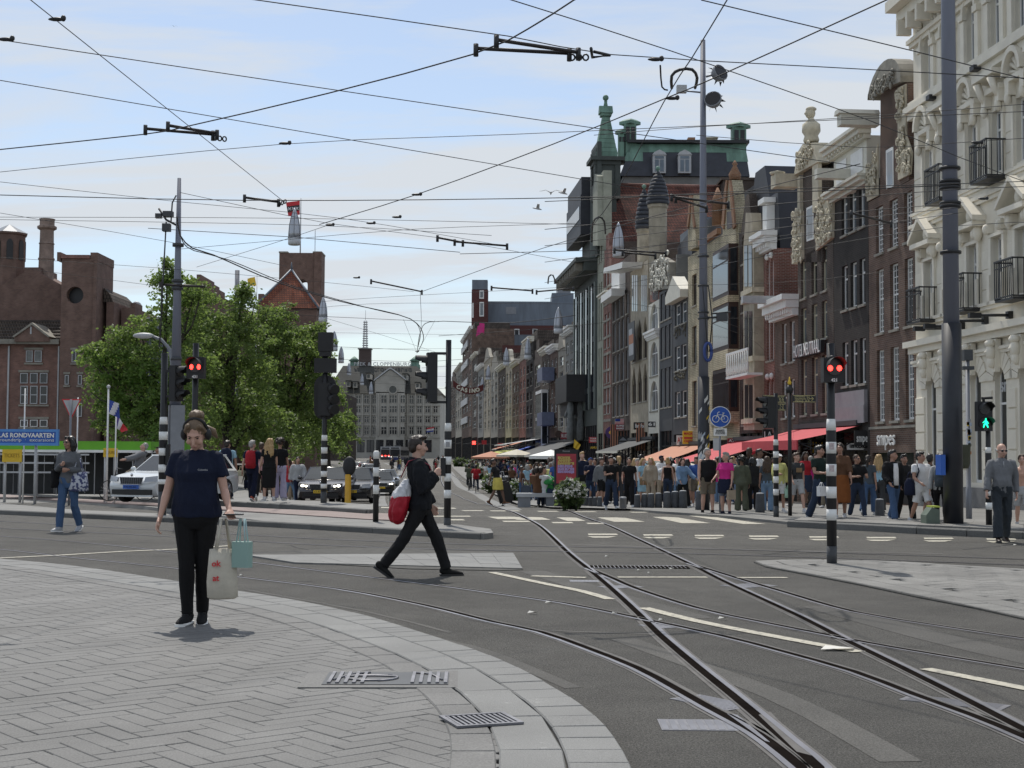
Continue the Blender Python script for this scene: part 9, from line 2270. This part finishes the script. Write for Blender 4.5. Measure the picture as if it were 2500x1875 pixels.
o,f=mid('young man in open black jacket over white T-shirt, looking right',2182,1281,1105,14,dict(WALK2,hy=42,armR=(8,40,10,12),armL=(0,30,10,10)),('jacket',c('black')),('loose',c('denim')),('short','black'),'tan',1.0,False,W_)
MB().rings([[f.T((x*s_,-.150-.012*math.cos(x*12),z))+Vector((0,0,f.dz))for x in np.linspace(-.06,.06,6)]+[f.T((x*s_,-.10,z))+Vector((0,0,f.dz))for x in np.linspace(.06,-.06,6)]for z,s_ in((.90,.9),(1.1,1.0),(1.3,1.05),(1.43,.7))],0).build('white_tshirt_front',c('white'),o)
mid('man all in black walking behind the one in the open jacket',2210,1279,1127,10,WALK,('jacket',c('softblack')),('loose',c('black')),('short','black'),'tan',1.0,False,c('black'))
o,f=mid('young man in white T-shirt and white shorts with dark shoulder bag',2251,1286,1109,22,dict(WALK,hy=25,armL=(10,45,12,10),armR=(14,45,12,14)),('tee',c('white')),('shorts',c('white')),('short','black'),'tan',1.10,False,W_)
sbag('shoulder_bag','dark navy shoulder bag of the young man in white',o,f.T((-.24,.10,1.30))+Vector((0,0,f.dz)),.22,.42,.26,c('navy'),None,.16,yaw=30);MB().tube([f.T((-.13,-.02,1.475))+Vector((0,0,f.dz)),f.T((-.16,-.13,1.3))+Vector((0,0,f.dz)),f.T((-.2,-.05,1.1))+Vector((0,0,f.dz))],.018,5).build('bag_strap',c('navy'),o)
mid('person in dark shorts half hidden behind the young man in white',2273,1283,1130,150,WALK2,('tee',c('softblack')),('shorts',c('black')),('short','black'),'brown',1.0,False,c('black'))
o,f=mid('person in white shirt and black trousers partly behind the thick mast',2298,1288,1128,165,WALK,('long',c('ltgrey')),('jeans',c('black')),('short','dkbrown'),'fair',1.0,False,W_);backpack(o,f,c('slate'),'dark backpack of the person partly behind the thick mast')
mid('person in pale shorts cut off by the right edge of the picture',2497,1296,1132,-15,dict(WALK,armR=(10,60,12,14)),('tank',cloth('peach_top',(.5,.3,.22))),('shorts',c('ltgrey')),('pony','brown'),'fair',1.02,True,W_)
mid('man in black T-shirt and jeans by the steel bin, white cloth on shoulder',1492,1246,1151,12,dict(WALK,armR=(15,80,8,30)),('tee',c('black')),('loose',c('dkdenim')),('short','black'),'tan',1.06,False,W_,vox=.02)
mid('man in grey hooded sweater behind the bollards',1470,1240,1150,20,WALK2,('hoodie',c('grey')),('shorts',c('black')),('short','dkbrown'),'tan',1.0,False,W_,vox=.02)
mid('person in black sports shirt right of the steel bin',1536,1243,1155,0,WALK,('tee',c('black')),('loose',c('black')),('crop','black'),'tan',1.0,False,W_,vox=.02)
mid('man in white T-shirt behind the row of bollards',1556,1236,1150,20,STAND,('tee',c('white')),('jeans',c('dkdenim')),('short','grey'),'fair',1.08,False,None,vox=.02)
mid('blonde woman in pale blue dress behind the row of bollards',1570,1238,1148,35,dict(STAND,skirt=(.5,1.04,.22),armL=(20,60,8,30)),('tee',c('sky')),('skirt',c('sky')),('long','blond'),'fair',1.05,True,W_,vox=.02)
o,f=mid('woman with long fair hair in beige coat, brown bag at her side, behind the bollards',1589,1240,1147,-30,STAND,('jacket',c('beige')),('wide',c('beige')),('long','blond'),'fair',1.05,True,None,vox=.02);sbag('handbag','large tan handbag of the woman in the beige coat',o,f.T((-.24,-.05,1.2))+Vector((0,0,f.dz)),.34,.3,.16,c('camel'),None,.15,yaw=20)
mid('woman in pale denim jacket reaching out, by the rightmost bollard of the row',1667,1243,1136,20,dict(WALK,armL=(30,20,20,0)),('jacket',c('ltdenim')),('loose',c('black')),('long','brown'),'fair',1.0,True,None,vox=.02)
mid('person in blue polo shirt behind the sticker-covered mast',1700,1243,1140,-20,STAND,('polo',c('blue')),('shorts',c('khaki')),('short','brown'),'tan',1.05,False,W_,vox=.02)
mid('person with large black curly hair in olive clothes seen from behind',1811,1252,1142,172,STAND,('jacket',c('olive')),('wide',c('olive')),('curly','black'),'brown',1.04,True,c('black'),vox=.018)
mid('person in black with dark hair right of the one in olive',1838,1250,1152,190,STAND,('jacket',c('softblack')),('wide',c('black')),('bob','black'),'tan',1.0,True,c('black'),vox=.018)
mid('person in navy cap and dark shirt left of the man with the white cloth',1442,1238,1155,5,PHONE,('tee',c('navy')),('jeans',c('dkdenim')),('cap',c('blue')),'tan',1.05,False,None,vox=.02)
mid('child-sized person in black top with white backpack behind the bollards',1630,1238,1155,175,STAND,('tank',c('black')),('jeans',c('dkdenim')),('bun','blond'),'fair',.95,True,None,vox=.02)
mid('man in white shirt pointing, behind the blonde women',1615,1228,1142,60,dict(STAND,armL=(75,10,20,0)),('tee',c('white')),('jeans',c('charcoal')),('short','dkbrown'),'tan',1.0,False,None,vox=.02)
o,f=mid('bent person in yellow wrap skirt pulling a black suitcase across the lane',1214,1236,1162,75,dict(WALK,lean=-14,armR=(-30,5,12,0),skirt=(.58,1.04,.24)),('tee',c('softblack')),('skirt',c('yellow')),('short','black'),'brown',1.05,True,c('brown'),vox=.02)
def suitcase(label,px,py,h,mat,yaw=0,wheels=True):
 g=feet(px,py,.02);t=thing('suitcase',label,'suitcase',g,yaw);b=bmesh.new();bmesh.ops.create_cube(b,size=1)
 for v in b.verts:v.co=Vector((v.co.x*h*.62,v.co.y*h*.36,(v.co.z+.5)*h+.05))
 bmesh.ops.bevel(b,geom=b.edges[:],offset=h*.09,segments=2,affect='EDGES');me=bpy.data.meshes.new('shell');b.to_mesh(me);b.free();me.materials.append(mat);put('shell',me,t)
 MB().tube([(-h*.2,.1*h,h),(-h*.2,.1*h,h*1.45),(h*.2,.1*h,h*1.45),(h*.2,.1*h,h)],.014,5).build('handle',M_grey,t)
 for sx in(-1,1):
  for sy in(-1,1):MB().ball((sx*h*.22,sy*h*.12,.035),.035,8,5).build('wheel',M_black,t)
 return t
s_=suitcase('black trolley suitcase trailing behind the person in the yellow skirt',1240,1235,.78,M_black_sat,R(80));s_.rotation_euler=(0,R(-16),R(10))
suitcase('blue-grey suitcase standing beside the man in the brown top',1284,1230,.72,cloth('blue_grey_shell',(.06,.075,.10),.5))
mid('man in brown top and jeans standing beside a blue-grey suitcase',1273,1229,1156,70,dict(STAND,armL=(20,20,8,0)),('tank',c('brown')),('jeans',c('denim')),('short','black'),'brown',1.0,False,None,vox=.02)
mid('person in red T-shirt left of the advertising panel',1304,1225,1150,160,STAND,('tee',c('red')),('jeans',c('denim')),('short','black'),'brown',1.04,False,None,vox=.02)
SIT=dict(legL=(85,85,6,0,5),legR=(85,88,6,0,5),armL=(35,40,8,20),armR=(35,40,8,20),lean=-22,hp=12,sit=.46)
for px,mt,lab in((1326,'white','person in white top sitting on the stone bench'),(1341,'green','person in bright green top sitting hunched on the stone bench'),(1316,'brown','person in brown top sitting at the far end of the stone bench')):
 Y=45.2;g=P(px,1230,Y);person(lab,(g.x,Y,terr(Y)),1.7,R(50 if mt=='green'else 160),SIT,('hoodie',c(mt)),('jeans',c('dkdenim')),('short','dkbrown'),'tan',1.05,False,None,None,.022)
def lmid(*a,**k):k['dz']=.17;return mid(*a,**k)
o,f=lmid('man with large navy backpack standing on the rear island, seen from behind',553,1232,1054,178,dict(STAND,hy=-15),('tee',c('sky')),('loose',c('navy')),('short','dkbrown'),'tan',1.06,False,None);backpack(o,f,c('navy'),'large navy backpack on the man on the rear island',1.22,1.2)
o,f=lmid('grey-haired person with bright red backpack and orange shoes, seen from behind',615,1235,1057,172,dict(WALK,hy=-20),('tee',c('navy')),('loose',c('navy')),('short','grey'),'fair',1.04,False,pm('orange_shoes',(.45,.10,.06),.6,.1));backpack(o,f,c('red'),'bright red backpack on the grey-haired person',1.22,1.0)
gbm=sbag('gift_bag','small mint and cream gift bag hanging beside the red backpack',o,Vector((.33,.05,1.02+f.dz)),.17,.17,.08,pm('cream_paper',(.5,.48,.34),.6,.06),None,.12,yaw=25,paper=True)
lmid('blonde woman in black dress with white shoulder strap, looking left',656,1237,1063,205,dict(STAND,hy=-30,skirt=(.36,1.04,.18)),('tee',c('black')),('skirt',c('black')),('long','blond'),'fair',1.06,True,W_)
lmid('woman with dark curly hair in black top and lilac wide trousers',682,1236,1058,178,STAND,('tee',c('black')),('wide',c('lilac')),('curly','dkbrown'),'tan',1.0,True,W_)
lmid('person in dark trousers behind the blonde woman',637,1231,1075,180,WALK2,('tee',c('palepink')),('loose',c('black')),('short','brown'),'fair',1.0,False,W_)
o,f=mid('woman in long black robe and headscarf on the quay',62,1207,1095,-20,dict(STAND,skirt=(.06,1.04,.24),armL=(10,50,10,10)),('robe',c('black')),('skirt',c('black')),('bob',cloth('black_scarf',(.010,.010,.011))),'tan',1.15,True,W_,dz=.13)
mid('second person in black robe just behind the first',78,1203,1092,170,dict(STAND,skirt=(.06,1.04,.22)),('robe',c('black')),('skirt',c('black')),('bob',cloth('black_scarf',(.010,.010,.011))),'tan',1.1,True,None,dz=.13)
mid('person with ginger hair in white top at the left edge of the picture',2,1207,1072,60,WALK,('tank',c('white')),('jeans',c('black')),('pony','ginger'),'fair',1.0,True,W_,dz=.13)
mid('man in pale pink shirt and dark trousers seen from behind left of the white taxi',268,1216,1130,178,dict(STAND,armL=(5,30,14,20),armR=(5,30,14,20)),('polo',c('palepink')),('loose',c('black')),('crop','grey'),'fair',1.05,False,None,dz=.13)
mid('short-haired woman in white top and black trousers with strap bag seen from behind',229,1215,1134,182,STAND,('sleeves34',c('white')),('loose',c('black')),('short','blond'),'fair',1.08,True,None,dz=.13)
mid('older man in blue shirt and khaki trousers behind the woman in white',217,1212,1120,165,STAND,('tee',c('ltdenim')),('loose',c('khaki')),('crop','grey'),'fair',1.1,False,None,dz=.13)
mid('person in dark clothes with rucksack left of the woman in white',120,1212,1140,175,STAND,('jacket',c('softblack')),('loose',c('khaki')),('short','brown'),'fair',1.05,False,None,dz=.13)
mid('person in dark red top standing left of the man in pink',246,1216,1145,170,STAND,('tee',c('red')),('loose',c('black')),('short','black'),'tan',1.0,False,None,dz=.13)
RIDE=dict(legL=(62,70,4,8,4),legR=(28,48,4,14,4),armL=(48,14,8,2),armR=(48,14,8,2),lean=-16,sit=.93,handL='fist',handR='fist')
def rider(label,blabel,px,Y,yaw,top,bottom,hair,skin='fair',h=1.76,z=0,vox=.018,bag=None):
 q=P(px,1150,Y);loc=Vector((q.x,Y,terr(Y)+z));yw=R(yaw)
 bicycle(blabel,loc,yw);o,f=person(label,loc+Vector((-math.sin(yw)*-.0,0,0))+Matrix.Rotation(yw,3,'Z')@Vector((0,.30,0)),h,yw,RIDE,top,bottom,hair,skin,1.05,False,None,None,vox)
 if bag:backpack(o,f,bag[0],bag[1])
rider('balding man in grey hooded sweater riding a bicycle to the left on the quay','bicycle ridden by the balding man in grey',312,45.5,-70,('hoodie',c('heather')),('shorts',c('khaki')),('crop','grey'),'fair',1.8,.13)
rider('person in dark helmet and jacket riding behind the balding cyclist','bicycle of the rider in the dark helmet',352,48.5,-60,('jacket',c('softblack')),('loose',c('black')),('cap',c('black')),'tan',1.76,.13)
rider('cyclist in dark green jacket riding away up the street','bicycle of the cyclist in the dark green jacket',1146,100,178,('jacket',c('olive')),('loose',c('charcoal')),('short','black'),'tan',1.8,0,.022)
rider('cyclist with red backpack riding away up the street','bicycle of the cyclist with the red backpack',1162,92,182,('jacket',c('red')),('jeans',c('dkdenim')),('short','black'),'brown',1.78,0,.022,(c('red'),'red backpack of the cyclist riding away'))
mid('person in red top crossing the street beyond the right-hand post',1064,1162,1125,80,WALK,('tee',c('red')),('jeans',c('dkdenim')),('short','black'),'tan',1.0,False,None,vox=.024)
# ---- the crowd on the terraces and along the quay: shared bodies, own clothes
def crowdmesh(pose,top,bottom,hair,fem,w=1.05,vox=.030):
 f=Fig(pose,w,fem);parts=[]
 P2={'tee':dict(sleeve=.32,hem=.88),'jacket':dict(sleeve=.98,hem=.83,inf=.035,loose=.02),'tank':dict(sleeve=0,hem=.9,neck=1.42)}[top]
 parts.append((remesh(f.body(False),M_black,'b',vox*.85,1),0));parts.append((remesh(f.top(**P2),M_black,'t',vox,1),1))
 parts.append((remesh(f.skirt(.5,1.03,.22)if bottom=='skirt'else f.trousers(**{'trousers':dict(inf=.012,flare=.02),'shorts':dict(length=.45,inf=.02)}[bottom]),M_black,'l',vox,1),2))
 parts.append((remesh(f.hair(hair),M_black,'h',vox*.6,1),3))
 mb=MB()
 for me,k in parts:
  o_=len(mb.v);mb.v+=[tuple(v.co)for v in me.vertices]
  for p in me.polygons:mb.f.append(tuple(i+o_ for i in p.vertices));mb.mi.append(k);mb.sm.append(True)
  bpy.data.meshes.remove(me)
 for q in 'LR':s_=f.shoe(q);k=len(mb.v);mb.join(MB().add(s_.v,s_.f,4,True))
 return mb.mesh('person',[M_black]*5,fix=False)
CM=[crowdmesh(*a)for a in[(STAND,'tee','trousers','short',False),(WALK,'tee','shorts','short',False),(WALK2,'jacket','trousers','crop',False),(PHONE,'jacket','trousers','cap',False),(STAND,'tank','shorts','long',True),(WALK,'tee','trousers','bob',True),(WALK2,'tee','skirt','long',True),(dict(STAND,armL=(35,80,8,30),armR=(10,60,8,20)),'jacket','trousers','curly',True),(PHONE,'tee','trousers','pony',True)]]
NAME_T=['white','white','black','softblack','navy','grey','ltgrey','red','blue','sky','pink','olive','beige','brown','lemon','charcoal','camel','black','navy','denim']
NAME_B=['dkdenim','denim','black','charcoal','khaki','beige','navy','softblack','ltdenim']
WORD={'white':'white','black':'black','softblack':'black','navy':'navy','grey':'grey','ltgrey':'silver','red':'red','blue':'blue','sky':'aqua','pink':'pink','olive':'olive','beige':'beige','brown':'brown','lemon':'lemon','charcoal':'charcoal','camel':'tan','denim':'blue','dkdenim':'dark','khaki':'khaki','ltdenim':'denim'}
HW=['short hair','short hair','cropped hair','cap','long hair','bobbed hair','long hair','curly hair','ponytail']
crr=random.Random(77);used_spots=[]
CM_use={}
def crowd(x,y,z,where,grp):
 i=crr.randrange(9);me=CM[i];o=put('person',me,None,(x,y,z),(0,0,crr.choice((crr.uniform(-.8,.8),crr.uniform(2.3,3.9),crr.uniform(-2,2)))))
 s=crr.uniform(.90,1.06);o.scale=(s,s,s)
 for _ in range(30):
  t,b_=crr.choice(NAME_T),crr.choice(NAME_B);hc=crr.choice(['black','dkbrown','brown','blond','grey','black']);key=(i,WORD[t],WORD[b_],hc if i!=3 else 0,where)
  if key not in CM_use:break
 CM_use[key]=1;sk=crr.choice(['fair','fair','tan','tan','brown','dark'])
 if i==3:hc2=c(crr.choice(['white','navy','black','red']))
 else:hc2=HR[hc]
 for k,m_ in enumerate((SK[sk],c(t),c(b_),hc2,crr.choice((W_,M_black)))):
  o.material_slots[k].link='OBJECT';o.material_slots[k].material=m_
 hn={'dkbrown':'dark brown'}.get(hc,hc)
 tag(o,f'person with {hn + " " if i != 3 else ""}{HW[i]} in {WORD[t]} {["T-shirt", "T-shirt", "jacket", "jacket", "top", "T-shirt", "T-shirt", "jacket", "T-shirt"][i]} and {WORD[b_]} {["trousers", "shorts", "trousers", "trousers", "shorts", "trousers", "skirt", "trousers", "trousers"][i]}, {where}','person',grp)
n=0
while n<222:
 y=49+31*crr.random()if n<130 else 80+110*crr.random()**1.4;xl=pave_left(y)+1.2;xr=FD+FVX*y-1.0
 x=xl+(xr-xl)*crr.random()**1.15
 px_=1250+x/y*FPX
 if px_>1860 or(px_<1340 and y<56)or any((x-a)**2+(y-b)**2<.35 for a,b in used_spots):continue
 used_spots.append((x,y));n+=1
 where='near the bollards'if y<58 and px_>1400 else('by the awnings'if px_>1500 else('near the red poster'if px_>1330 else('by the bushes'if px_>1200 else 'far down the pavement')))
 crowd(x,y,terr(y)+.06,where,'crowd on the right-hand pavement')
n=0
while n<34:
 y=56+70*crr.random();px_=crr.choice((crr.uniform(700,735),crr.uniform(490,730),crr.uniform(690,900)if y>95 else crr.uniform(600,720)))
 x=(px_-1250)/FPX*y
 if any((x-a)**2+(y-b)**2<.5 for a,b in used_spots):continue
 used_spots.append((x,y));n+=1;crowd(x,y,terr(y)+.0,'under the quay trees','crowd under the quay trees')
for k in range(26):
 y=crr.uniform(170,300);px_=crr.uniform(905,1085);crowd((px_-1250)/FPX*y,y,terr(y),'near the trams','distant people in the street')
for k in range(14):
 y=crr.uniform(37,41);px_=crr.uniform(1860,2330);x=(px_-1250)/FPX*y
 if k<9:crowd(x,y+6,terr(y+6)+.06,'by the red awning','people before the brick houses')
